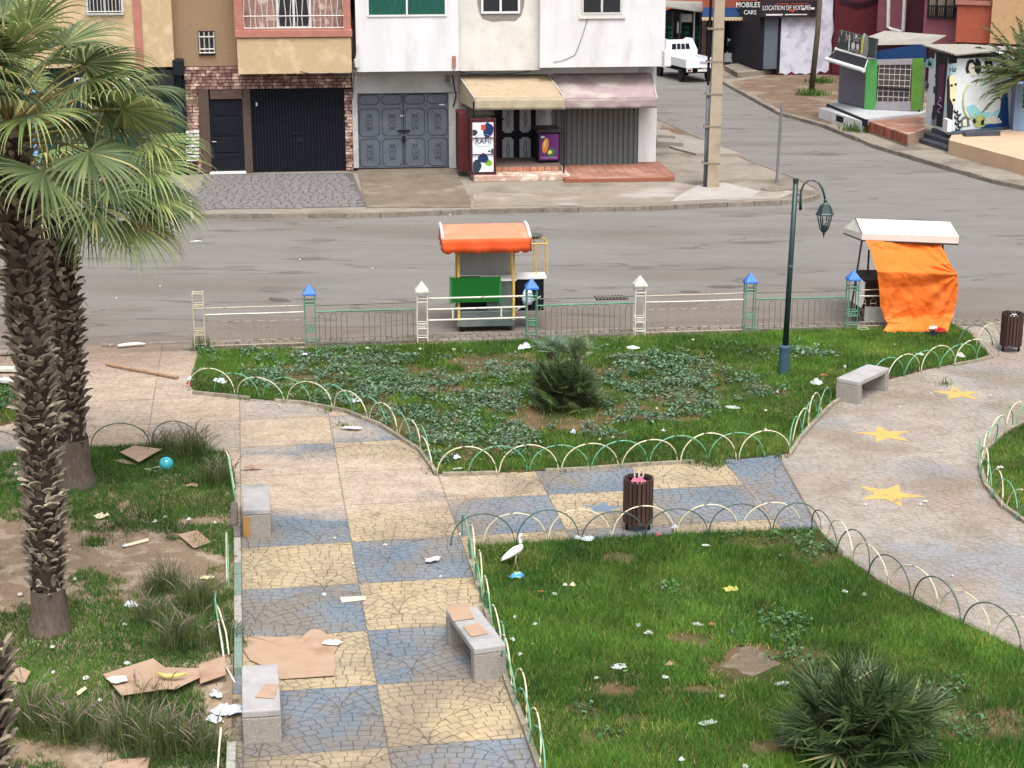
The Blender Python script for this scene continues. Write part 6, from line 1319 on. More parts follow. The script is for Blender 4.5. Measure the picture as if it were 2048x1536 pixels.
# ---- weeds growing along the kerb
def tuft_mesh(n, h, spread, cols, seed, w=.012, droop=.6, plume=0):
    r = np.random.default_rng(seed); V_, Fc, Cc = [], [], []
    for i in range(n):
        a = r.uniform(0, 6.283); el = r.uniform(.12, 1.0)**.7; L = h*r.uniform(.55, 1.1); d = np.array([math.cos(a)*(1-el)*1.9, math.sin(a)*(1-el)*1.9, el+.15]); d /= np.linalg.norm(d)
        p = np.array([r.normal(0, spread), r.normal(0, spread), 0]); sd = np.array([-math.sin(a), math.cos(a), 0])*w*r.uniform(.6, 1.2); k = 4; b = len(V_); col = np.array(cols[0][:3])*(1-(t := r.random()))+np.array(cols[1][:3])*t
        for j in range(k+1):
            s = j/k; ww = (1-s**2)*.9+.06; V_.append(p-sd*ww/2); V_.append(p+sd*ww/2)
            if j < k: p = p+d*L/k; d = d+np.array([0, 0, -droop*s*(1.3-el)]); d /= np.linalg.norm(d)
        for j in range(k): q = b+2*j; Fc.append((q, q+1, q+3, q+2)); Cc.append(col)
    return np.array(V_), np.array(Fc), np.array(Cc)
def tuft(nm, px, py, n, h, spread, cols, seed, label, cat, w=.012, droop=.6, group=None, plumes=0):
    c = G(px, py, 0); v, f_, cc = tuft_mesh(n, h, spread, cols, seed, w, droop); me = np_mesh('leaves', v, f_, cc, M_grass)
    t = thing(nm, c, label, cat, group); o = link(bpy.data.objects.new('leaves', me)); o.parent = t
    if plumes:
        r = random.Random(seed); m = MB()
        for i in range(plumes):
            a = r.uniform(0, 6.28); q = c+Vector((r.gauss(0, spread), r.gauss(0, spread), 0)); d = Vector((math.cos(a)*r.uniform(.15, .7), math.sin(a)*r.uniform(.15, .7), 1)).normalized(); L = h*r.uniform(.95, 1.3); path = []
            for j in range(9):
                path.append(q.copy()); q = q+d*L/8; d = (d+Vector((math.cos(a)*.07*j*.35, math.sin(a)*.07*j*.35, -.035*j*.6))).normalized()
            m.tube(path, [.0012]*5+[.005, .008, .006, .0015], 4, cap=False)
        part('plumes', m, M_plume, t)
    return t
M_plume = mat('dusky purple seed plume', V(112,98,90), .95, V(142,128,112), 30, .3, 80)
GC = (lin(50,74,42,.85), lin(122,136,78,.85))
for i, (x, y, s, n) in enumerate(((385,905,.85,900),(330,893,.62,500),(430,960,.72,700),(330,1175,.7,700),(400,1210,.8,700),(300,1240,.62,500),(360,1290,.8,800),(150,1470,.78,800),(260,1480,.85,900),(330,1500,.85,900),(60,1450,.8,800),(400,1500,.7,500),(300,1400,.5,400),(60,1410,.5,400),(450,1275,.5,350))):
    tuft('fountain_grass', x, y+8, int(n*.9), s*.62, .12, GC, 50+i, 'arching fountain grass clump with dusky purple plumes '+['beside the far bench','at the back of the palm lawn','below the far bench stub','beside the bare soil','next to the broken hoops','right of the near palm trunk','above the big cardboard panel','at the bottom left corner','at the bottom edge left of centre','in front of the big cardboard panel','at the left edge under the torn scrap','at the bottom edge by the white kerb','just below the big cardboard panel','at the left edge, small','small, against the painted kerb'][i], 'grass clump', w=.009, droop=.8, group='fountain grass clumps on the palm lawn', plumes=24 if s > .6 else 10)
WC = (lin(50,84,36,.8), lin(110,140,60,.8))
for i, (x, y, n, h) in enumerate(((860,700,90,.22),(1300,925,100,.16),(1390,925,100,.16),(1430,930,80,.3),(1130,942,70,.12),(405,700,120,.4),(655,822,40,.12),(880,945,60,.14),(1890,770,40,.16),(1556,915,50,.1),(690,853,50,.1),(190,1090,260,.16),(1760,258,200,.5),(1715,262,160,.4),(1622,190,300,.35),(1640,165,300,.35),(470,795,40,.15),(1395,905,40,.1),(500,800,40,.1))):
    tuft('weed_tuft', x, y, n, h, .09 if y > 300 else .3, WC, 90+i, 'green weed tuft '+['at the foot of the white capped post','on the front kerb of the middle lawn, left of three','on the front kerb of the middle lawn, middle of three','tall and feathery on the front kerb of the middle lawn','on the kerb in front of the pink bag bin side','round the foot of the cream fence post','on the slanting kerb below the hoops','at the pointed front corner of the middle lawn','at the end of the side facing bench','at the plaza corner of the middle lawn','where the white paper lies by the slanting kerb','alone on the bare soil of the palm lawn','beside the brick terrace','against the white kiosk base','round the foot of the leaning wooden pole','behind the leaning wooden pole','at the left corner kerb','behind the front hoops','beside the left corner hoops'][i], 'weed', w=.016 if y > 300 else .05)
# ================================================================ LAMP, POLES, CARTS, TRUCK
M_lamp = mat('dark green lamp paint', V(22,50,48), .4, V(30,60,58), 4, .1, 30, spec=.5)
def lamp():
    c = G(1567, 750); t = thing('street_lamp', c, 'dark green park lamp post with a curved arm and open lantern', 'street lamp'); x, y = c.x, c.y
    top = atY(1592, 357, y); H_ = top.z; lean = Vector((top.x-x, 0, 0)); ax = lambda z: Vector((x, y, z))+lean*(z/H_)
    m = MB(); m.lathe((x, y, 0), [(.105, -.02), (.105, .52), (.115, .53), (.115, .57), (.075, .6)], 16); part('base', m, mat('blue grey lamp base', V(62,92,106), .5, V(54,80,92), 3), t)
    m = MB(); m.smooth = True; m.tube([ax(.6), ax(2.1), ax(H_-.06)], [.058, .052, .048], 12); part('pole', m, M_lamp, t)
    m = MB(); m.tube([ax(2.14), ax(2.18)], .06, 12); part('collar', m, M_grey, t)
    m = MB(); m.tube([ax(H_-.08), ax(H_)], [.055, .055], 12); part('cap', m, M_lamp, t)
    ar = [atY(px, py, y) for px, py in ((1601,420),(1601,395),(1602,382),(1607,370),(1616,362),(1627,361),(1637,366),(1644,376),(1648,388),(1650,398))]
    m = MB(); m.smooth = True; m.tube(ar, [.03, .022]+[.02]*8, 8); arm = part('arm', m, M_lamp, t)
    m = MB(); 
    for py in (388, 401): m.bar(atY(1592, py, y), atY(1602, py, y), .02, 6)
    part('clamp', m, M_lamp, arm)
    L = atY(1651, 400, y); cx, cz = L.x, L.z
    lt = MB(); lt.lathe((cx, y, cz), [(.02, .02), (.035, 0), (.03, -.05), (.05, -.07), (.10, -.1), (.155, -.24), (.175, -.26), (.175, -.28), (.14, -.28)], 6); ln = part('lantern_roof', lt, M_lamp, t)
    m = MB()
    for i in range(6):
        a = 2*math.pi*i/6; m.tube([(cx+.14*math.cos(a), y+.14*math.sin(a), cz-.28), (cx+.075*math.cos(a), y+.075*math.sin(a), cz-.55), (cx+.02*math.cos(a), y+.02*math.sin(a), cz-.62)], .012, 5)
    part('lantern_frame', m, M_lamp, t)
    m = MB(); m.lathe((cx, y, cz), [(.0, -.74), (.012, -.68), (.03, -.62), (.02, -.6), (.05, -.56), (.05, -.5), (.02, -.48), (.0, -.47)], 10); part('lamp_holder', m, M_lamp, t)
    m = MB(); m.lathe((cx, y, cz), [(.0, -.46), (.03, -.44), (.035, -.4), (.02, -.36), (0, -.35)], 10); part('bulb', m, M_off, t)
lamp()
# concrete electricity pole with conduit
def pole():
    a = G(1425, 374); t = thing('concrete_pole', a, 'tall square concrete electricity pole with a dark conduit on the street corner', 'pole'); Y = a.y
    b = atY(1441, -60, Y); m = MB(); w0, w1 = .19, .15; B = [(a.x-w0,Y-w0,-.05),(a.x+w0,Y-w0,-.05),(a.x+w0,Y+w0,-.05),(a.x-w0,Y+w0,-.05)]; Tt = [(b.x-w1,Y-w1,b.z),(b.x+w1,Y-w1,b.z),(b.x+w1,Y+w1,b.z),(b.x-w1,Y+w1,b.z)]
    m.hexa([Vector(q) for q in B+Tt]); part('shaft', m, mat('pole concrete', V(176,163,142), .9, V(158,144,122), 2, .4, 40, col3=V(150,136,118), scale3=1.2, lo3=.55, hi3=.7), t)
    m = MB(); d = (b-a)/b.z; ax = lambda z: a+d*z+Vector((-.26, -.08, 0)); m.smooth = True; m.tube([ax(0), ax(1.6), ax(3.2)], .05, 8); part('conduit', m, M_grey, t)
    m = MB(); m.tube([ax(3.1), ax(4.6)+Vector((-.02,0,0)), ax(b.z)], .045, 6); part('cable', m, M_black, t)
    for z in (.75, 1.9, 2.9, 3.9, 4.9):
        q = a+d*z; m = MB(); w = w0-(w0-w1)*z/b.z+.012; m.hexa([q+Vector(v) for v in ((-w-.16,-w,0),(w,-w,0),(w,w,0),(-w-.16,w,0),(-w-.16,-w,.05),(w,-w,.05),(w,w,.05),(-w-.16,w,.05))]); part('strap', m, mat('strap', V(140,130,114), .6) if z == .75 else bpy.data.materials['strap'], t)
pole()
m = MB(); a = G(1553,366); b = atY(1564, 205, a.y); m.tube([a-Vector((0,0,.05)), b], .045, 8); solo('steel_post', m, mat('galvanised post', V(120,124,128), .5, V(104,106,110), 3, spec=.5), 'thin bare steel post on the pavement corner', 'post')
m = MB(); c = G(1547, 380); m.lathe((c.x, c.y, .016), [(.40, 0), (.40, .03), (.33, .035), (0, .03)], 20); solo('manhole_ring', m, M_kerb, 'round concrete manhole cover beside the steel post', 'manhole cover')
m = MB(); a = G(1622,188); b = atY(1644, -60, a.y); m.smooth = True; m.tube([a-Vector((0,0,.05)), (a+b)/2+Vector((.05,0,0)), b], [.14, .12, .11], 10); solo('wooden_pole', m, mat('grey brown pole timber', V(96,84,70), .9, V(74,64,54), 4, .4, 30, stretch=(2,2,.3)), 'leaning wooden utility pole standing in the bare lot', 'pole')
def sidewalk_drain():
    c = G(1222, 596, -.12); t = thing('road_drain', (c.x, c.y, -.12), 'slotted drain grate in the asphalt behind the fence', 'drain'); m = MB(); m.box((c.x, c.y, -.115), (.75, .42, .02), .12); part('pit', m, M_dark, t)
    for i in range(9): m = MB(); m.box((c.x-.32+i*.08, c.y-.03+i*.0098, -.10), (.03, .40, .02), .12); part('bar', m, M_kerb, t)
sidewalk_drain()
# ---- orange canopied cart (in the road)
def cart1():
    ZR = -.12; B = G(972, 664, ZR); an = .09; t = thing('food_cart', B, 'grey metal street food cart with an orange scalloped canopy behind the fence', 'food cart')
    ca, sa = math.cos(an), math.sin(an); P = lambda x, y, z: Vector((B.x+x*ca-y*sa, B.y+x*sa+y*ca, z))
    def bx(m, x0, x1, y0, y1, z0, z1): return m.hexa([P(x0,y0,z0),P(x1,y0,z0),P(x1,y1,z0),P(x0,y1,z0),P(x0,y0,z1),P(x1,y0,z1),P(x1,y1,z1),P(x0,y1,z1)])
    M_or = mat('orange canopy cloth', V(236,96,44), .7, V(222,82,38), 3, .2, 10); M_ort = mat('sun faded canopy top', V(206,140,108), .8, V(198,128,96), 2.2, .2, 10, col3=V(212,160,136), scale3=1.5, lo3=.55, hi3=.7)
    M_ye = mat('yellow cart paint', V(226,186,80), .5, V(200,160,66), 8); M_ms = mat('dull sheet metal', V(104,116,114), .45, V(84,94,94), 3, .2, 10, metal=.3, spec=.5, col3=V(132,142,138), scale3=1.2, lo3=.5, hi3=.7)
    m = MB(); bx(m, -.62, .62, .0, .75, .0, .34); part('lower_body', m, M_ms, t, bevel=.01)
    m = MB(); bx(m, .02, .62, .05, .75, .345, .98); part('upper_body', m, M_ms, t)
    m = MB(); bx(m, -.60, .015, .2, .75, .345, .95); part('dark_opening', m, M_dark, t)
    m = MB(); bx(m, -.1, .66, .02, .5, .985, 1.02); part('counter', m, M_alu, t)
    for i, (x, y) in enumerate(((-.58,.02),(.60,.02),(-.58,.74),(.60,.74))): m = MB(); m.hexa([P(x-.025,y-.025,.14),P(x+.025,y-.025,.14),P(x+.025,y+.025,.14),P(x-.025,y+.025,.14),P(x-.025,y-.025,1.92),P(x+.025,y-.025,1.92),P(x+.025,y+.025,1.92),P(x-.025,y+.025,1.92)]); part('canopy_post', m, M_ye, t)
    m = MB(); bx(m, -.74, .30, -.08, -.04, .56, 1.10); part('green_board', m, mat('green board', V(12,98,30), .5, V(10,88,26), 2), t, 'bright green board')
    m = MB(); bx(m, -.78, -.73, -.085, -.035, .54, 1.12); bx(m, .29, .32, -.085, -.035, .54, 1.12); part('board_frame', m, mat('green board frame', V(60,130,70), .6), t)
    m = MB(); bx(m, -.55, .58, .70, .73, .98, 1.52); part('back_window', m, mat('dusty ribbed pane', V(168,168,160), .4, V(140,142,136), 4, stretch=(6,1,.5), spec=.5), t)
    m = MB(); bx(m, -.55, .58, .66, .74, 1.50, 1.56); part('back_rail', m, mat('dull red trim', V(196,120,110), .7), t)
    # canopy: rounded top
    W2_, y0, y1, zt, ze = .92, -.32, .88, 2.10, 1.98
    def top(u, v):
        y = y0+(y1-y0)*v; z = ze+(zt-ze)*math.sin(min(1, v*1.25)*math.pi/2) if v < .8 else zt-(zt-ze)*.15*(v-.8)/.2; return P(-W2_+2*W2_*u, y, z+.012*math.sin(u*9)*math.sin(v*3.1))
    m = MB(); m.smooth = True; m.grid(top, 16, 10); o = part('canopy_top', m, M_ort, t); s_ = o.modifiers.new('t', 'SOLIDIFY'); s_.thickness = .02
    m = MB(); n = 8; N = 64
    def val(p0, p1, nsc, side):
        k = nsc*8; vs = []
        for i in range(k+1):
            f_ = i/k; a = p0.lerp(p1, f_); ph = (f_*nsc) % 1; d = .045*abs(math.sin(math.pi*f_*nsc)); off = side*(.02*math.sin(f_*17+1))
            for j in range(4): q = a+Vector((0, 0, -.27*j/3-(d if j == 3 else 0)))+off*(j/3); vs.append(q)
        m.add(vs, [(i*4+j, i*4+4+j, i*4+5+j, i*4+1+j) for i in range(k) for j in range(3)])
    val(P(-W2_, y0-.01, ze), P(W2_, y0-.01, ze), 9, P(0,-1,0)-P(0,0,0)); val(P(-W2_-.01, y1, zt-.02), P(-W2_-.01, y0, ze), 6, P(-1,0,0)-P(0,0,0)); val(P(W2_+.01, y0, ze), P(W2_+.01, y1, zt-.02), 6, P(1,0,0)-P(0,0,0)); val(P(W2_, y1+.01, zt-.02), P(-W2_, y1+.01, zt-.02), 9, P(0,1,0)-P(0,0,0))
    m.smooth = True; o = part('valance', m, M_or, t); s_ = o.modifiers.new('t', 'SOLIDIFY'); s_.thickness = .008
    m = MB()
    for x in (-W2_, W2_): m.tube([top(0 if x < 0 else 1, v/8)+Vector((0, 0, .015)) for v in range(9)], .035, 6)
    part('white_edge', m, M_alu, o)
    for x in (-.5, .5):
        for y in (.12, .62):
            m = MB(); m.lathe((0, 0, 0), [(.03, -.05), (.09, -.05), (.105, -.035), (.105, .035), (.09, .05), (.03, .05)], 14); q = P(x, y, ZR+.105); Mx = Matrix.Rotation(math.pi/2, 4, 'Y')
            m.v = [tuple(q+Mx @ Vector(v)) for v in m.v]; part('wheel', m, M_rubber, t)
    # side table with dark body
    m = MB(); bx(m, .66, 1.32, .1, .62, 1.0, 1.04); part('side_table_top', m, M_alu, t)
    m = MB(); bx(m, .68, 1.26, .14, .6, .3, .99); part('side_box', m, M_black, t)
    m = MB(); m.smooth = True; q = P(.88, .08, .62); mm = crumple(q, .2, .15, .1, 5); bag = [Vector(v) for v in mm.v]; m.lathe(P(.9, .05, .44), [(0, 0), (.1, .03), (.13, .15), (.1, .3), (.03, .42), (.05, .46)], 9); part('hanging_bag', m, M_bagb, t)
    m = MB(); F_ = [P(1.1,.9,.2)]
    for x in (1.12, 1.36):
        for y in (.35, .9): m.bar(P(x, y, .95), P(x, y, 1.72), .012, 5)
    m.tube([P(.7,.35,1.72),P(1.36,.35,1.72),P(1.36,.9,1.72),P(.7,.9,1.72)], .016, 5); part('yellow_side_frame', m, M_ye, t)
    m = MB(); m.smooth = True; c = P(1.08, .85, 1.78); m.lathe(c, [(.0, 0), (.2, .0), (.24, .04), (.22, .05), (.18, .02), (0, .02)], 18); part('round_basket', m, mat('dark wire basket', V(90,92,86), .6), t)
    m = MB(); m.bar(P(.66,.1,.32), P(1.2,.12,.62), .012, 4); part('brace', m, M_iron, t)
cart1()
# ---- white canopied cart under the orange tarpaulin
def cart2():
    ZR = -.12; y0 = 36.35; an = -.10
    C0 = atY(1820, 482, y0); z = C0.z
    t = thing('covered_cart', (C0.x, 36.9, ZR), 'white canopied street cart parked behind the end of the fence', 'food cart')
    M_cw_ = mat('white painted canopy', V(240,236,224), .6, V(230,224,208), 2, .1, 10); M_cf = mat('pinkish white fascia', V(232,214,204), .6); M_rust = mat('dark rusty frame', V(64,50,44), .8)
    A, Bq, Cq, D = atY(1724, 467, 36.3), atY(1918, 473, 36.1), atY(1900, 444, 37.2), atY(1711, 437, 37.5); zt = A.z
    E_ = atY(1688, 456, 38.3); E2 = atY(1688, 466, 38.3)
    A2, B2 = A-Vector((0, 0, .14)), Bq-Vector((0, 0, .16))
    Bb = Bq+Vector((-.1, 2.0, 0)); 
    m = MB(); m.add([A, Bq, Cq, D], [(0,1,2,3)]); o = part('canopy_top', m, M_cw_, t); s_ = o.modifiers.new('t', 'SOLIDIFY'); s_.thickness = .03
    m = MB(); m.add([A2, B2, Bq, A], [(0,1,2,3)]); o = part('canopy_fascia', m, M_cf, t); s_ = o.modifiers.new('t', 'SOLIDIFY'); s_.thickness = .03
    m = MB(); m.add([A2, A, D, E_, E2], [(0,1,2,3,4)]); o = part('canopy_end', m, M_cw_, t); s_ = o.modifiers.new('t', 'SOLIDIFY'); s_.thickness = .02
    Fb, Fd = Bb, Vector((Bq.x-.1, 38.2, E_.z)); m = MB(); m.add([D, Cq, Fd, E_], [(0,1,2,3)]); o = part('canopy_back', m, M_cw_, t); s_ = o.modifiers.new('t', 'SOLIDIFY'); s_.thickness = .02
    m = MB(); m.tube([A2-Vector((0,0,.01)), B2-Vector((0,0,.01))], .018, 5); m.tube([A2-Vector((0,0,.01)), E2-Vector((0,0,.01))], .018, 5); m.tube([A, D], .012, 5); part('canopy_edge', m, M_rust, t)
    for (a, b) in (((1724, 480, 36.35), (1700, 640, 36.55)), ((1738, 500, 37.2), (1732, 610, 37.2)), ((1885, 486, 36.4), (1890, 640, 36.5))):
        p, q = atY(*a), atY(*b); q.z = max(q.z, .2); m = MB(); m.bar(p, q, .022, 6); part('canopy_post', m, M_rust, t)
    m = MB(); pts = [atY(1712,553,36.6), atY(1729,566,36.4), atY(1728,600,36.4), atY(1722,616,36.4), atY(1700,600,36.7)]; n = len(pts); m.add(pts+[p+Vector((.03, .05, 0)) for p in pts], [tuple(range(n)), tuple(range(2*n-1, n-1, -1))]+[(i, (i+1) % n, n+(i+1) % n, n+i) for i in range(n)]); part('white_side_panel', m, M_alu, t)
    bl = atY(1730, 572, 36.5); br = atY(1890, 580, 36.5)
    m = MB(); m.hexa([Vector((bl.x, 36.45, .25)), Vector((br.x, 36.45, .25)), Vector((br.x, 37.5, .25)), Vector((bl.x, 37.5, .25)), Vector((bl.x, 36.45, .95)), Vector((br.x, 36.45, .95)), Vector((br.x, 37.5, .95)), Vector((bl.x, 37.5, .95))]); part('body', m, mat('dark brown body', V(58,42,36), .8, V(44,32,28), 3), t)
    m = MB(); m.box((bl.x+.25, 36.38, .2), (.5, .04, .35)); part('lower_panel', m, M_off, t)
    for x, y in ((atY(1714, 610, 36.7).x, 36.7), (br.x, 36.7), (bl.x+.1, 37.6)):
        m = MB(); m.lathe((0, 0, 0), [(.05, -.05), (.2, -.05), (.23, -.03), (.23, .03), (.2, .05), (.05, .05)], 18); q = Vector((x, y, ZR+.235)); Mx = Matrix.Rotation(math.pi/2, 4, 'Y'); m.v = [tuple(q+Mx @ Vector(v)) for v in m.v]; part('wheel', m, M_rubber, t)
    # tarpaulin: pinned at the canopy, over the counter edge, over the fence, out onto the grass
    rows = [((1729,481),(1878,486),36.28), ((1740,500),(1884,500),36.12), ((1751,537),(1898,527),35.72), ((1753,543),(1914,548),35.62), ((1757,575),(1915,570),35.7), ((1761,610),(1912,600),35.72), ((1767,635),(1905,628),35.75), ((1775,648),(1899,645),35.68), ((1763,664),(1893,668),35.42)]
    nr = len(rows); base = []
    for (l, r, Y) in rows: base.append((atY(l[0], l[1], Y), atY(r[0], r[1], Y+.02)))
    def S(u, v):
        f_ = v*(nr-1); i = min(int(f_), nr-2); k = f_-i; k = k*k*(3-2*k) if False else k
        L = base[i][0].lerp(base[i+1][0], k); R_ = base[i][1].lerp(base[i+1][1], k); p = L.lerp(R_, u)
        w = 0
        # radial tucks from the upper right corner and the lower left corner
        du, dv = 1.02-u, v-.38; a = math.atan2(dv, du); rr = math.hypot(du, dv); w += .085*math.sin(a*13+1.2)*math.exp(-rr*1.7)*min(1, rr*4)
        du, dv = u+.05, v-.82; a = math.atan2(dv, du); rr = math.hypot(du, dv); w += .07*math.sin(a*11)*math.exp(-rr*2.2)*min(1, rr*4)
        w += .045*math.sin(u*7+v*9+2*math.sin(v*4)) * (v > .38)*(v-.3) + .02*(vnoise(u*9, v*14, 1, 7)-.5)
        w += .07*(vnoise(u*3+v*2, v*5-u*1.5, 1, 17)-.5)+.05*(vnoise(u*11+v*5, v*17-u*6, 1, 23)-.5)+.028*(vnoise(u*26-v*9, v*33+u*8, 1, 29)-.5)+.022*abs(math.sin(u*5.5-v*8+3*vnoise(u*4, v*4, 1, 31)))
        if v < .36: w += -.10*math.sin(v/.36*math.pi)*math.sin(u*math.pi)+.03*math.sin((u*1.0+v*2.0)*6)
        if v > .9: p = p+Vector((0, 0, .02*math.sin(u*30)+.012*math.sin(u*57)))
        w *= .62; p = p+Vector((.15*w, -w, .25*w)); p.z = max(p.z, .045+.01*math.sin(u*40)); return p
    m = MB(); m.smooth = True; m.grid(S, 90, 110)
    c = G(1830, 668); o = solo('orange_tarpaulin', m, mat('orange tarpaulin', V(242,122,46), .75, V(232,108,38), 2.5, .3, 16, spec=.2, col3=V(244,134,62), scale3=.9, lo3=.5, hi3=.65), 'big bright orange tarpaulin draped over the white cart, fence and grass', 'tarpaulin', loc=(c.x, c.y, 0)); s_ = o.modifiers.new('t', 'SOLIDIFY'); s_.thickness = .006
    litter('dark_cloth', 1866, 669, .3, .14, .09, M_black, 'black cloth under the lower hem of the orange tarpaulin', 'cloth', 77, z=.05); litter('red_cloth', 1880, 664, .24, .12, .1, mat('red cloth', V(190,44,40), .8), 'red and white cloth at the lower right hem of the orange tarpaulin', 'cloth', 78, z=.07); litter('white_cloth', 1868, 662, .26, .1, .12, M_pap, 'white cloth beneath the orange tarpaulin hem', 'cloth', 79, z=.06)
cart2()
# ---- white pickup
def pickup():
    c = G(1403, 166, -.12); an = R(17); t = thing('pickup_truck', c, 'small white flatbed pickup truck driving away up the side street', 'pickup truck')
    ca, sa = math.cos(an), math.sin(an); P = lambda x, y, z: Vector((c.x+x*ca-y*sa, c.y+x*sa+y*ca, z-.12))   # x right, y forward (away)
    def bx(m, x0, x1, y0, y1, z0, z1): return m.hexa([P(x0,y0,z0),P(x1,y0,z0),P(x1,y1,z0),P(x0,y1,z0),P(x0,y0,z1),P(x1,y0,z1),P(x1,y1,z1),P(x0,y1,z1)])
    M_cp = mat('white car paint', V(232,234,238), .35, V(224,226,230), 2, spec=.6); M_sil = mat('pale blue grey bed floor', V(196,208,222), .5)
    m = MB(); bx(m, -.795, .795, .04, 2.7, .78, 1.0); part('bed_floor', m, M_sil, t)
    for x0, x1, nm in ((-.85, -.80, 'bed_side'), (.80, .85, 'bed_side')): m = MB(); bx(m, x0, x1, .04, 2.7, .74, 1.16); part(nm, m, M_cp, t, bevel=.01)
    m = MB(); bx(m, -.85, .85, -.02, .035, .74, 1.16); tg_ = part('tailgate', m, M_cp, t, bevel=.01)
    Wt_ = Wall(P(-.85, -.02, 0)[:2], P(.85, -.02, 0)[:2]); text_mesh('lettering', 'PICKUP', .2, M_grey, tg_, Wt_, 1.05, .86, .012, sx=1.0) if False else text_mesh('lettering', 'MAZDA', .2, M_grey, tg_, Wt_, 1.15, .86, .012, sx=1.2)
    cm = MB(); prof = [(2.75, .62), (2.75, 1.35), (2.86, 1.78), (3.0, 1.83), (3.75, 1.82), (4.05, 1.72), (4.5, 1.2), (4.95, 1.08), (5.0, .6)]; vs = []
    for y, z in prof: k = .80 if z < 1.4 else .70; vs += [P(-k, y, z), P(k, y, z)]
    n = len(prof); cm.add(vs, [tuple(2*i for i in range(n)), tuple(2*i+1 for i in range(n-1, -1, -1))]+[(2*i, 2*i+1, 2*((i+1) % n)+1, 2*((i+1) % n))[::-1] for i in range(n)]); cab_ = part('cab', cm, M_cp, t, bevel=.11)
    m = MB(); m.add([P(-.5,2.765,1.42),P(.5,2.765,1.42),P(.46,2.835,1.70),P(-.46,2.835,1.70),P(-.5,2.745,1.42),P(.5,2.745,1.42),P(.46,2.815,1.70),P(-.46,2.815,1.70)], [(3,2,1,0),(4,5,6,7),(0,1,5,4),(1,2,6,5),(2,3,7,6),(3,0,4,7)]); rw = part('rear_window', m, M_black, t)
    for x in (-.24, 0, .24): m = MB(); m.bar(P(x, 2.735, 1.40), P(x*.95, 2.81, 1.72), .02, 4); part('window_bar', m, M_cp, rw)
    for s in (-1, 1): m = MB(); m.add([P(s*.80,3.0,1.36),P(s*.80,4.2,1.36),P(s*.72,3.95,1.76),P(s*.72,3.1,1.80),P(s*.83,3.0,1.36),P(s*.83,4.2,1.36),P(s*.75,3.95,1.76),P(s*.75,3.1,1.80)], [(0,1,2,3),(7,6,5,4),(0,4,5,1),(1,5,6,2),(2,6,7,3),(3,7,4,0)]); part('side_window', m, M_black, t)
    m = MB(); bx(m, -.45, .45, .3, 4.8, .45, .6); part('chassis', m, M_black, t)
    for x in (-.72, .72):
        for y in (.85, 3.75):
            m = MB(); m.lathe((0, 0, 0), [(.12, -.1), (.27, -.1), (.32, -.07), (.32, .07), (.27, .1), (.12, .1)], 18); q = P(x, y, .32); Mx = Matrix.Rotation(an, 4, 'Z') @ Matrix.Rotation(math.pi/2, 4, 'Y'); m.v = [tuple(q+Mx @ Vector(v)) for v in m.v]; w_ = part('tyre', m, M_rubber, t)
            m = MB(); m.lathe((0, 0, 0), [(0, -.08), (.15, -.09), (.17, -.05), (.17, .05), (.15, .09), (0, .08)], 14); m.v = [tuple(q+Mx @ Vector(v)) for v in m.v]; part('rim', m, M_grey, w_)
    for s in (-1, 1): m = MB(); bx(m, s*.68-.14, s*.68+.14, -.06, .0, .56, .72); l = part('tail_light', m, M_cp, t); m = MB(); bx(m, s*.68-.1, s*.68+.1, -.075, -.06, .59, .69); part('lens', m, mat('red lens', V(110,40,44), .3) if s < 0 else bpy.data.materials['red lens'], l)
    m = MB(); bx(m, -.24, .24, -.06, -.04, .56, .68); part('number_plate', m, M_off, t)
    m = MB(); bx(m, -.7, .7, -.03, .0, .5, .56); part('bumper', m, M_black, t)
    for s in (-1, 1): m = MB(); bx(m, s*.98-.07, s*.98+.07, 4.0, 4.06, 1.2, 1.42); part('wing_mirror', m, M_black, t)
pickup()

# ================================================================ EGRET
def egret():
    c = G(1030, 1132, .02); t = thing('white_egret', c, 'white egret standing upright in the grass of the nearest lawn, facing right', 'bird')
    P = lambda x, z, y=0: Vector((c.x+x, c.y+y, c.z+z)); k = 1.0
    path = [(-.185,.10,.006),(-.165,.118,.02),(-.12,.15,.034),(-.06,.19,.05),(-.0,.225,.06),(.045,.25,.057),(.075,.28,.043),(.083,.31,.031),(.078,.345,.023),(.068,.38,.019),(.062,.41,.018),(.065,.435,.021),(.078,.452,.024),(.098,.457,.021),(.115,.453,.012)]
    m = MB(); m.smooth = True; m.tube([P(x*k, z*k) for x, z, r in path], [r*k for x, z, r in path], 12); body = part('body', m, mat('white plumage', V(244,244,240), .8, V(228,228,222), 30, .2, 60), t, smooth=True)
    for s in (-1, 1):
        m = MB(); m.smooth = True; w = [(-.20,.085,.004),(-.15,.118,.018),(-.09,.15,.027),(-.03,.19,.032),(.02,.225,.026),(.045,.245,.01)]
        m.tube([P(x*k, z*k, s*.034) for x, z, r in w], [r*k for x, z, r in w], 8); part('wing', m, body.data.materials[0], t, smooth=True)
    m = MB(); m.tube([P(.112*k,.452*k), P(.135*k,.447*k), P(.185*k,.438*k)], [.010,.008,.0015], 8); part('beak', m, mat('pale yellow beak', V(226,206,130), .5), t)
    for s in (-1, 1):
        m = MB(); m.lathe(P(.10*k, .461*k, s*.019), [(0,-.004),(.004,0),(0,.004)], 6); part('eye', m, M_black, t)
        m = MB(); a = P(.02, .19, s*.022); b = P(.008, .095, s*.022); d = P(.014, -.01, s*.022); m.tube([a, b, d], [.018, .008, .006], 6)
        for da in (-.5, 0, .5): m.tube([d, d+Vector((.045*math.cos(da), .045*math.sin(da), -.004))], .003, 4)
        m.tube([d, d+Vector((-.025, 0, -.004))], .003, 4); part('leg', m, mat('pale leg', V(196,190,150), .6) if s < 0 else bpy.data.materials['pale leg'], t)
egret()
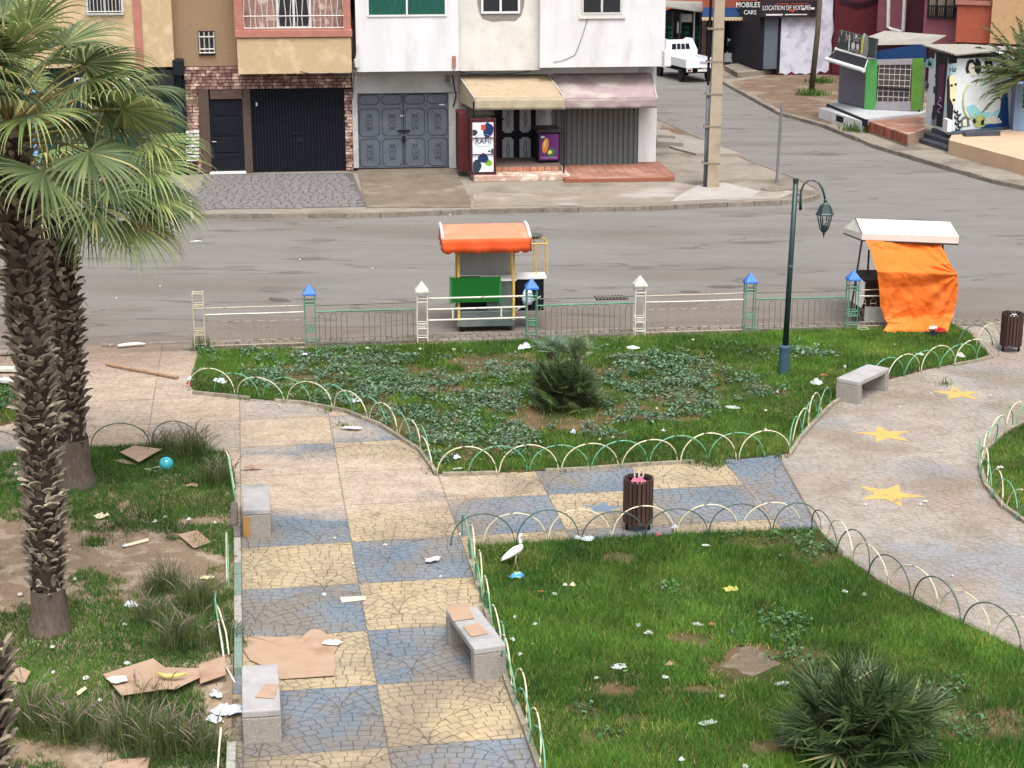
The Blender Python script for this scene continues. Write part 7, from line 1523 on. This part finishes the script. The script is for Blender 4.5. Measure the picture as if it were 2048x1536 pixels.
# ================================================================ PALMS
M_frond = vcol_mat('palm leaf', .45, .4, translucent=.3)
M_boot = mat('grey brown leaf base', V(140,128,110), .95, V(92,80,68), 9, .5, 50, objv=.45, col3=V(188,176,154), scale3=5, lo3=.55, hi3=.65); M_bootd = mat('dark trunk fibre', V(64,50,42), .95, V(44,34,30), 12, .6, 50); M_trunk = mat('ringed grey brown trunk', V(118,104,92), .95, V(78,66,58), 9, .7, 50, stretch=(2.5,2.5,.8), col3=V(92,80,70), scale3=3, lo3=.5, hi3=.65); M_pet = mat('petiole', V(110,110,54), .6, V(140,120,70), 5); M_petd = mat('dark petiole', V(66,56,44), .8)
GRV = np.array([0, 0, -1.0])
def fan(root, dirv, up, L, R_, nseg, spread, droop, r, cols, width=.034, fold=.012, stiff=.5, dead=0.0, pet_droop=.25, steps=9):
    """returns petiole path and blade arrays"""
    d = np.array(dirv, float); d /= np.linalg.norm(d); p = np.array(root, float); path = [p.copy()]; K = 7
    for i in range(K):
        p = p+d*L/K; d = d+GRV*pet_droop/K*(.4+1.3*i/K); d /= np.linalg.norm(d); path.append(p.copy())
    upv = np.array(up, float); side = np.cross(d, upv); side /= np.linalg.norm(side)+1e-9; nrm = np.cross(side, d)
    V_, F_, C_ = [], [], []
    for s in range(nseg):
        f_ = (s+.5)/nseg*2-1; a = f_*spread; sd = d*math.cos(a)+side*math.sin(a)+nrm*(.10*math.cos(a)); sd /= np.linalg.norm(sd)
        Ls = R_*(1-.22*abs(f_)**2)*r.uniform(.93, 1.06); q = p+d*.0; e = sd.copy(); b0 = len(V_); K2 = steps; wv = np.cross(sd, nrm); wv /= np.linalg.norm(wv)+1e-9
        t = r.random(); col = np.array(cols[0][:3])*(1-t)+np.array(cols[1][:3])*t
        if r.random() < dead: col = np.array(cols[2][:3])
        wmax = 2*Ls*stiff*math.tan(spread/nseg)*1.05
        for j in range(K2+1):
            u = j/K2; w = min(wmax*u/stiff, wmax)*(1 if u < stiff else max(.04, 1-((u-stiff)/(1-stiff))**1.1)); w = max(w, .004); nn = nrm*fold*(1 if u < stiff else .5)*(w/wmax)
            V_ += [q-wv*w/2-nn, q+nn*.6, q+wv*w/2-nn]
            if j < K2:
                q = q+e*Ls/K2; g = droop*(max(0, u-stiff*.45)**1.2)*1.05+.05*droop; e = e+GRV*g+r.normal(0, .015, 3); e /= np.linalg.norm(e)
        for j in range(K2):
            k = b0+3*j; tip = min(1, max(0, (j/K2-.72)*2.2)) if len(cols) > 2 else 0; c2 = col*(1-tip*.6)+np.array(cols[2][:3])*tip*.6
            F_ += [(k, k+1, k+4, k+3), (k+1, k+2, k+5, k+4)]; C_ += [c2, c2*.92]
    return path, np.array(V_), np.array(F_), np.array(C_)
GP = (lin(58,80,48,.88), lin(128,142,92,.88), lin(176,170,112,.9)); GPY = (lin(96,122,64,.9), lin(164,178,110,.9), lin(190,182,126,.9)); DEAD = (lin(176,140,92,.9), lin(214,188,140,.9), lin(190,160,110,.9))
def palm(px, py, trunk, r0, crown, label, seed, nf, fl, fr, aim=None, pts_extra=None, smooth_to=.9, dens=.105):
    r = random.Random(seed); nr = np.random.default_rng(seed); b = G(px, py); t = thing('fan_palm', b, label, 'palm tree')
    ax = [Vector(q) for q in trunk]
    def axis(z):
        for i in range(len(ax)-1):
            if z <= ax[i+1].z or i == len(ax)-2: k = (z-ax[i].z)/(ax[i+1].z-ax[i].z); return ax[i].lerp(ax[i+1], k)
    ztop = ax[-1].z
    m = MB(); m.smooth = True; zs = [-.05, .05, .15, .35, .6, .9]; zs = [z*smooth_to/.9 for z in zs]; n = 28
    rads = [r0*1.32, r0*1.2, r0*1.08, r0*.98, r0*.93, r0*.92]; vs = []
    for z, rr in zip(zs, rads):
        q = axis(z)
        for i in range(n): a = 2*math.pi*i/n; w = rr*(1+(.05*math.sin(i*2.4+seed) if z < .5 else .015*math.sin(i*3))); vs.append((q.x+w*math.cos(a), q.y+w*math.sin(a), z))
    m.add(vs, [(k*n+i, k*n+(i+1) % n, (k+1)*n+(i+1) % n, (k+1)*n+i) for k in range(len(zs)-1) for i in range(n)]); part('trunk_base', m, M_trunk, t)
    m = MB(); m.tube([axis(z) for z in np.linspace(smooth_to, ztop+.1, 12)], r0*.80, 14); tr = part('trunk', m, M_bootd, t)
    # leaf bases
    bm_ = MB(); w, h = .058, .15
    bm_.add([(-w,0,0),(w,0,0),(w*.85,.045,h*.55),(-w*.85,.045,h*.55),(w*.30,.11,h),(w*.05,.12,h*.93),(-w*.35,.11,h*1.02),(-w,-.03,0),(w,-.03,0),(w*.8,.01,h*.55),(-w*.8,.01,h*.55),(0,.06,h*.95)], [(1,0,3,2),(2,3,6,5),(2,5,4),(7,8,9,10),(10,9,11),(0,7,10,3),(8,1,2,9),(3,10,11,6),(9,2,4,11),(4,5,11),(5,6,11)])
    me = mesh_of('leaf_base', bm_, M_boot); ps = []
    z = smooth_to-.05; ring = 0
    while z < ztop+.05:
        nn = 13
        for i in range(nn):
            a = 2*math.pi*(i+(ring % 2)*.5+r.uniform(-.3, .3))/nn+ring*.07; q = axis(z); rr = r0*(.80+.06*math.sin(z*5)); pos = q+Vector((math.cos(a)*rr, math.sin(a)*rr, r.uniform(-.04, .04)))
            face = -math.sin(a); s = r.uniform(.68, 1.05); tiltx = r.uniform(-.25, .5) if z > smooth_to+.25 else r.uniform(-1.6, .2)
            if r.random() < .06: tiltx -= 2.2; 
            ps.append((face, Matrix.Translation(pos) @ Matrix.Rotation(a-math.pi/2, 4, 'Z') @ Matrix.Rotation(-tiltx, 4, 'X') @ Matrix.Rotation(r.uniform(-.8, .8), 4, 'Y') @ Matrix.Scale(s, 4)))
        z += dens; ring += 1
    order = sorted(range(len(ps)), key=lambda i: -ps[i][0]); keep = set(order[:300]); rest = MB()
    for i, (f_, M4) in enumerate(ps):
        if i in keep: inst('leaf_base', me, tr, M4)
        else: rest.add([M4 @ Vector(v.co) for v in me.vertices], [tuple(p.vertices) for p in me.polygons])
    if rest.v: part('leaf_bases', rest, M_boot, tr, kind='stuff')
    # dry fibres hanging from the trunk
    m = MB()
    for i in range(60):
        a = r.uniform(0, 6.28); zz = r.uniform(smooth_to, ztop); q = axis(zz)+Vector((math.cos(a)*r0*1.0, math.sin(a)*r0*1.0, 0)); d = Vector((math.cos(a), math.sin(a), r.uniform(-.6, .4)))
        m.tube([q, q+d*.06, q+d*.1+Vector((0, 0, -.08))], .004, 3, cap=False)
    part('dry_fibres', m, M_boot, tr, kind='stuff')
    # fronds
    heart = axis(ztop)+Vector((0, 0, .12))
    for i in range(nf):
        if aim and i < len(aim): az, el, L, Rr, cols, dr = aim[i]; Rr *= .86
        else: az = r.uniform(0, 360); el = 72-78*(i-(len(aim) if aim else 0))/max(1, nf-(len(aim) if aim else 0))+r.uniform(-8, 8); L = fl*r.uniform(.85, 1.15); Rr = fr*r.uniform(.85, 1.1); cols = GP if r.random() < .75 else GPY; dr = .62
        e, A = R(el), R(az); d = np.array([math.cos(A)*math.cos(e), math.sin(A)*math.cos(e), math.sin(e)]); up = np.array([-math.cos(A)*math.sin(e), -math.sin(A)*math.sin(e), math.cos(e)])+nr.normal(0, .25, 3)
        path, v, f_, c_ = fan(np.array(heart)+d*.1+np.array([0, 0, -.35*(1-math.sin(max(e, -.5)))]), d, up, L, Rr, 40, R(118), dr, nr, cols, dead=.06, pet_droop=.6, stiff=.42)
        rp = MB(); rp.smooth = True; rp.tube([tuple(q) for q in path], [.028]+[.020]*3+[.014]*(len(path)-4), 6); w0 = wloc(t)
        pe = part('frond', rp, M_petd if el < -10 else M_pet, t, 'dead straw coloured frond' if cols is DEAD else None)
        me2 = np_mesh('leaf_blade', v-np.array(w0), f_, c_, M_frond); o = bpy.data.objects.new('leaf_blade', me2); o.parent = pe; link(o)
    return t, heart
b1 = G(100,1265); q1 = [(b1.x, b1.y, 0), tuple(atY(82,900,b1.y)), tuple(atY(50,560,b1.y-.05)), tuple(atY(22,262,b1.y-.1))]
AIM1 = [(-50,66,1.1,1.25,GPY,.5),(200,30,1.0,1.2,GP,.6),(-20,45,1.2,1.2,GP,.6),(-5,24,1.3,1.2,GPY,.65),(20,30,1.3,1.2,GP,.6),(170,0,1.1,1.3,GPY,.7),(250,15,.9,1.1,GP,.6),(215,-5,1.0,1.25,GPY,.7),(190,-12,1.0,1.3,GPY,.7),(235,-8,.8,1.3,GP,.7),(120,40,1.1,1.2,GP,.6),(60,50,1.2,1.2,GP,.6),(275,42,.8,1.1,GP,.6),(300,30,.8,1.1,GPY,.6),(255,60,.9,1.2,GP,.5),(-30,10,1.1,1.1,GP,.7)]
palm(100, 1265, q1, .23, None, 'nearest tall fan palm, its rough trunk rising from the palm lawn', 5, 34, 1.05, 1.0, AIM1, smooth_to=.62)
b2_ = G(152,975); q2 = [(b2_.x, b2_.y, 0), tuple(atY(136,760,b2_.y)), tuple(atY(122,560,b2_.y)), tuple(atY(104,350,b2_.y))]
AIM2 = [(-70,30,.75,1.35,GPY,.26),(-35,14,1.15,1.3,GP,.5),(-10,22,1.45,1.25,GPY,.5),(10,5,1.4,1.2,GP,.6),(-48,4,1.0,1.3,GP,.55),(-20,45,1.3,1.2,GP,.5),(5,55,1.3,1.2,GP,.5),(-25,-4,1.3,1.25,GPY,.6),(-8,-6,1.45,.9,DEAD,.9),(30,10,1.35,1.2,GP,.5),(-95,8,.9,1.2,GP,.55),(-120,30,.9,1.2,GP,.5),(0,30,1.5,1.2,GPY,.55),(-15,8,1.6,1.15,GPY,.6)]
palm(152, 975, q2, .265, None, 'second fan palm just behind, with a spreading crown over the road', 9, 34, 1.1, 1.02, AIM2, smooth_to=.82)
b3_ = atY(-14, 1560, 14.6); q3 = [(b3_.x-.16, 14.6, 0), (b3_.x-.2, 14.6, .6), tuple(atY(-36, 1290, 14.6))]
def stump():
    t = thing('palm_trunk', q3[0], 'part of a third palm trunk cut off by the left edge at the bottom corner', 'palm tree'); r = random.Random(3); ax = [Vector(q) for q in q3]; zt = ax[-1].z
    m = MB(); m.tube([ax[0], ax[1], ax[2]], .2, 12); tr = part('trunk', m, M_bootd, t); me = bpy.data.meshes['leaf_base']; z = .1; k = 0
    while z < zt:
        for i in range(11):
            a = 2*math.pi*(i+(k % 2)*.5+r.uniform(-.2, .2))/11; q = ax[0].lerp(ax[2], z/zt); M4 = Matrix.Translation(q+Vector((math.cos(a)*.2, math.sin(a)*.2, 0))) @ Matrix.Rotation(a-math.pi/2, 4, 'Z') @ Matrix.Rotation(-r.uniform(-.2, .4), 4, 'X') @ Matrix.Rotation(r.uniform(-.5, .5), 4, 'Y')
            inst('leaf_base', me, tr, M4)
        z += .12; k += 1
stump()
# thin blue lamp post standing between the palms
m = MB(); m.smooth = True; a = G(107,978); m.tube([a, atY(95,800,a.y), atY(84,620,a.y), atY(66,180,a.y)], [.045,.042,.04,.035], 10); solo('blue_post', m, mat('blue post paint', V(92,150,206), .5, V(120,172,216), 3), 'thin blue post standing between the two palm trunks', 'post', smooth=True)
# ---- dwarf fan palms
DW = (lin(32,54,30,.85), lin(98,118,70,.85), lin(150,150,100,.85))
def dwarf(px, py, nfan, size, seed, label, spread=.3, hgt=.7, cols=DW, z0=0.0, wid=118, Rr=.34):
    r = random.Random(seed); nr = np.random.default_rng(seed); c = G(px, py, 0)+Vector((0, 0, z0)); t = thing('dwarf_palm', c, label, 'dwarf palm'); pm = MB()
    m = MB(); m.lathe(c, [(.1*size, -.02), (.12*size, .1*size), (.06*size, .25*size)], 8); part('stem', m, M_bootd, t)
    for i in range(nfan):
        az = r.uniform(0, 6.283); el = math.asin(r.uniform(.0, 1)**.75)
        d = np.array([math.cos(az)*math.cos(el), math.sin(az)*math.cos(el), math.sin(el)]); up = np.array([-math.cos(az)*math.sin(el), -math.sin(az)*math.sin(el), math.cos(el)])+nr.normal(0, .35, 3)
        root = np.array(c)+np.array([r.gauss(0, spread*.35), r.gauss(0, spread*.35), .08+r.random()*.25*size])
        path, v, f_, c_ = fan(root, d, up, hgt*r.uniform(.45, 1.0)*size, Rr*size*r.uniform(.85, 1.15), 15, R(wid), .06, nr, cols, dead=.03, stiff=.32, fold=.006, pet_droop=.2, steps=4)
        # separate stiff leaflets: narrow them
        pm = MB(); pm.tube([tuple(q) for q in path[::2]], .006, 4, cap=False); fr_ = part('frond', pm, M_petd, t)
        me2 = np_mesh('leaf_blade', v-np.array(wloc(t)), f_, c_, M_frond); o = bpy.data.objects.new('leaf_blade', me2); o.parent = fr_; link(o)
    return t
dwarf(1128, 814, 130, .88, 11, 'dense dark dwarf fan palm in the middle lawn', hgt=.66, Rr=.36)
dwarf(1152, 752, 22, .6, 12, 'paler feathery dwarf palm rising behind the dense one in the middle lawn', hgt=.5, z0=.25, cols=(lin(84,106,78,.9), lin(140,156,120,.9), lin(190,186,140,.9)))
dwarf(1100, 748, 18, .6, 13, 'grey green thin dwarf palm at the left shoulder of the dense one', hgt=.55, z0=.3, cols=(lin(70,96,76,.9), lin(120,146,120,.9), lin(150,160,120,.9)))
dwarf(1712, 1512, 110, 1.08, 14, 'large dwarf fan palm at the bottom right of the nearest lawn', hgt=.62, Rr=.40)
def spiky():
    c = G(2044, 262, .5)+Vector((0, -.4, 2.1)); t = thing('spiky_palm', c, 'spiky feather palm growing from the pale blue planter beside the painted kiosk', 'palm tree'); r = random.Random(8); m0 = MB(); m0.tube([c-Vector((0,0,1.2)), c+Vector((0,0,.3))], .18, 8); part('stem', m0, M_bootd, t)
    for i in range(42):
        az = r.uniform(110, 290); el = r.uniform(-25, 80); a, e = R(az), R(el); d = Vector((math.cos(a)*math.cos(e), math.sin(a)*math.cos(e)*.7, math.sin(e))).normalized(); L = r.uniform(1.5, 2.3); p = c.copy(); path = []; V_, F_, C_ = [], [], []
        for k in range(12):
            path.append(p.copy()); p = p+d*L/11; d = (d+Vector((0, 0, -.035))).normalized()
        side = d.cross(Vector((0, 0, 1))); side = side.normalized() if side.length > .05 else Vector((1, 0, 0))
        for k in range(2, 12):
            for s in (-1, 1):
                q = path[k]; dd = (side*s*.9+d*.9+Vector((0, 0, r.uniform(-.2, .3)))).normalized(); l = .5*(1-.4*abs(k-6)/6); w = Vector((0, 0, .035)); b = len(V_); V_ += [q-w, q+w, q+dd*l*.6+w*.8+Vector((0,0,-.02)), q+dd*l+Vector((0,0,-.06)), q+dd*l*.6-w*.8+Vector((0,0,-.02))]; F_.append((b, b+1, b+2, b+3, b+4)); tt = r.random(); C_.append(np.array(lin(40,64,40,.9)[:3])*(1-tt)+np.array(lin(110,130,88,.9)[:3])*tt)
        m0 = MB(); m0.tube(path, [.02]*6+[.01]*6, 4, cap=False); fr_ = part('frond', m0, M_pet, t)
        me2 = np_mesh('leaflets', np.array([list(v-wloc(t)) for v in V_]), np.array(F_), np.array(C_), M_frond); o = bpy.data.objects.new('leaflets', me2); o.parent = fr_; link(o)
spiky()
# rubble at the left edge behind the palms
for i, (x, y, w_, l_) in enumerate(((8,705,.6,'grey rubble slab at the left edge beyond the palms'),(12,738,.5,'pale broken board at the left edge beyond the palms'),(5,760,.7,'cream broken plank, lowest of the pile at the left edge'))):
    m = MB(); c = G(x, y, .06+.02*i); m.box(c, (w_, .18, .07), .2-.25*i); solo('broken_board', m, M_off if i else M_kerb, l_, 'board', bevel=.01)
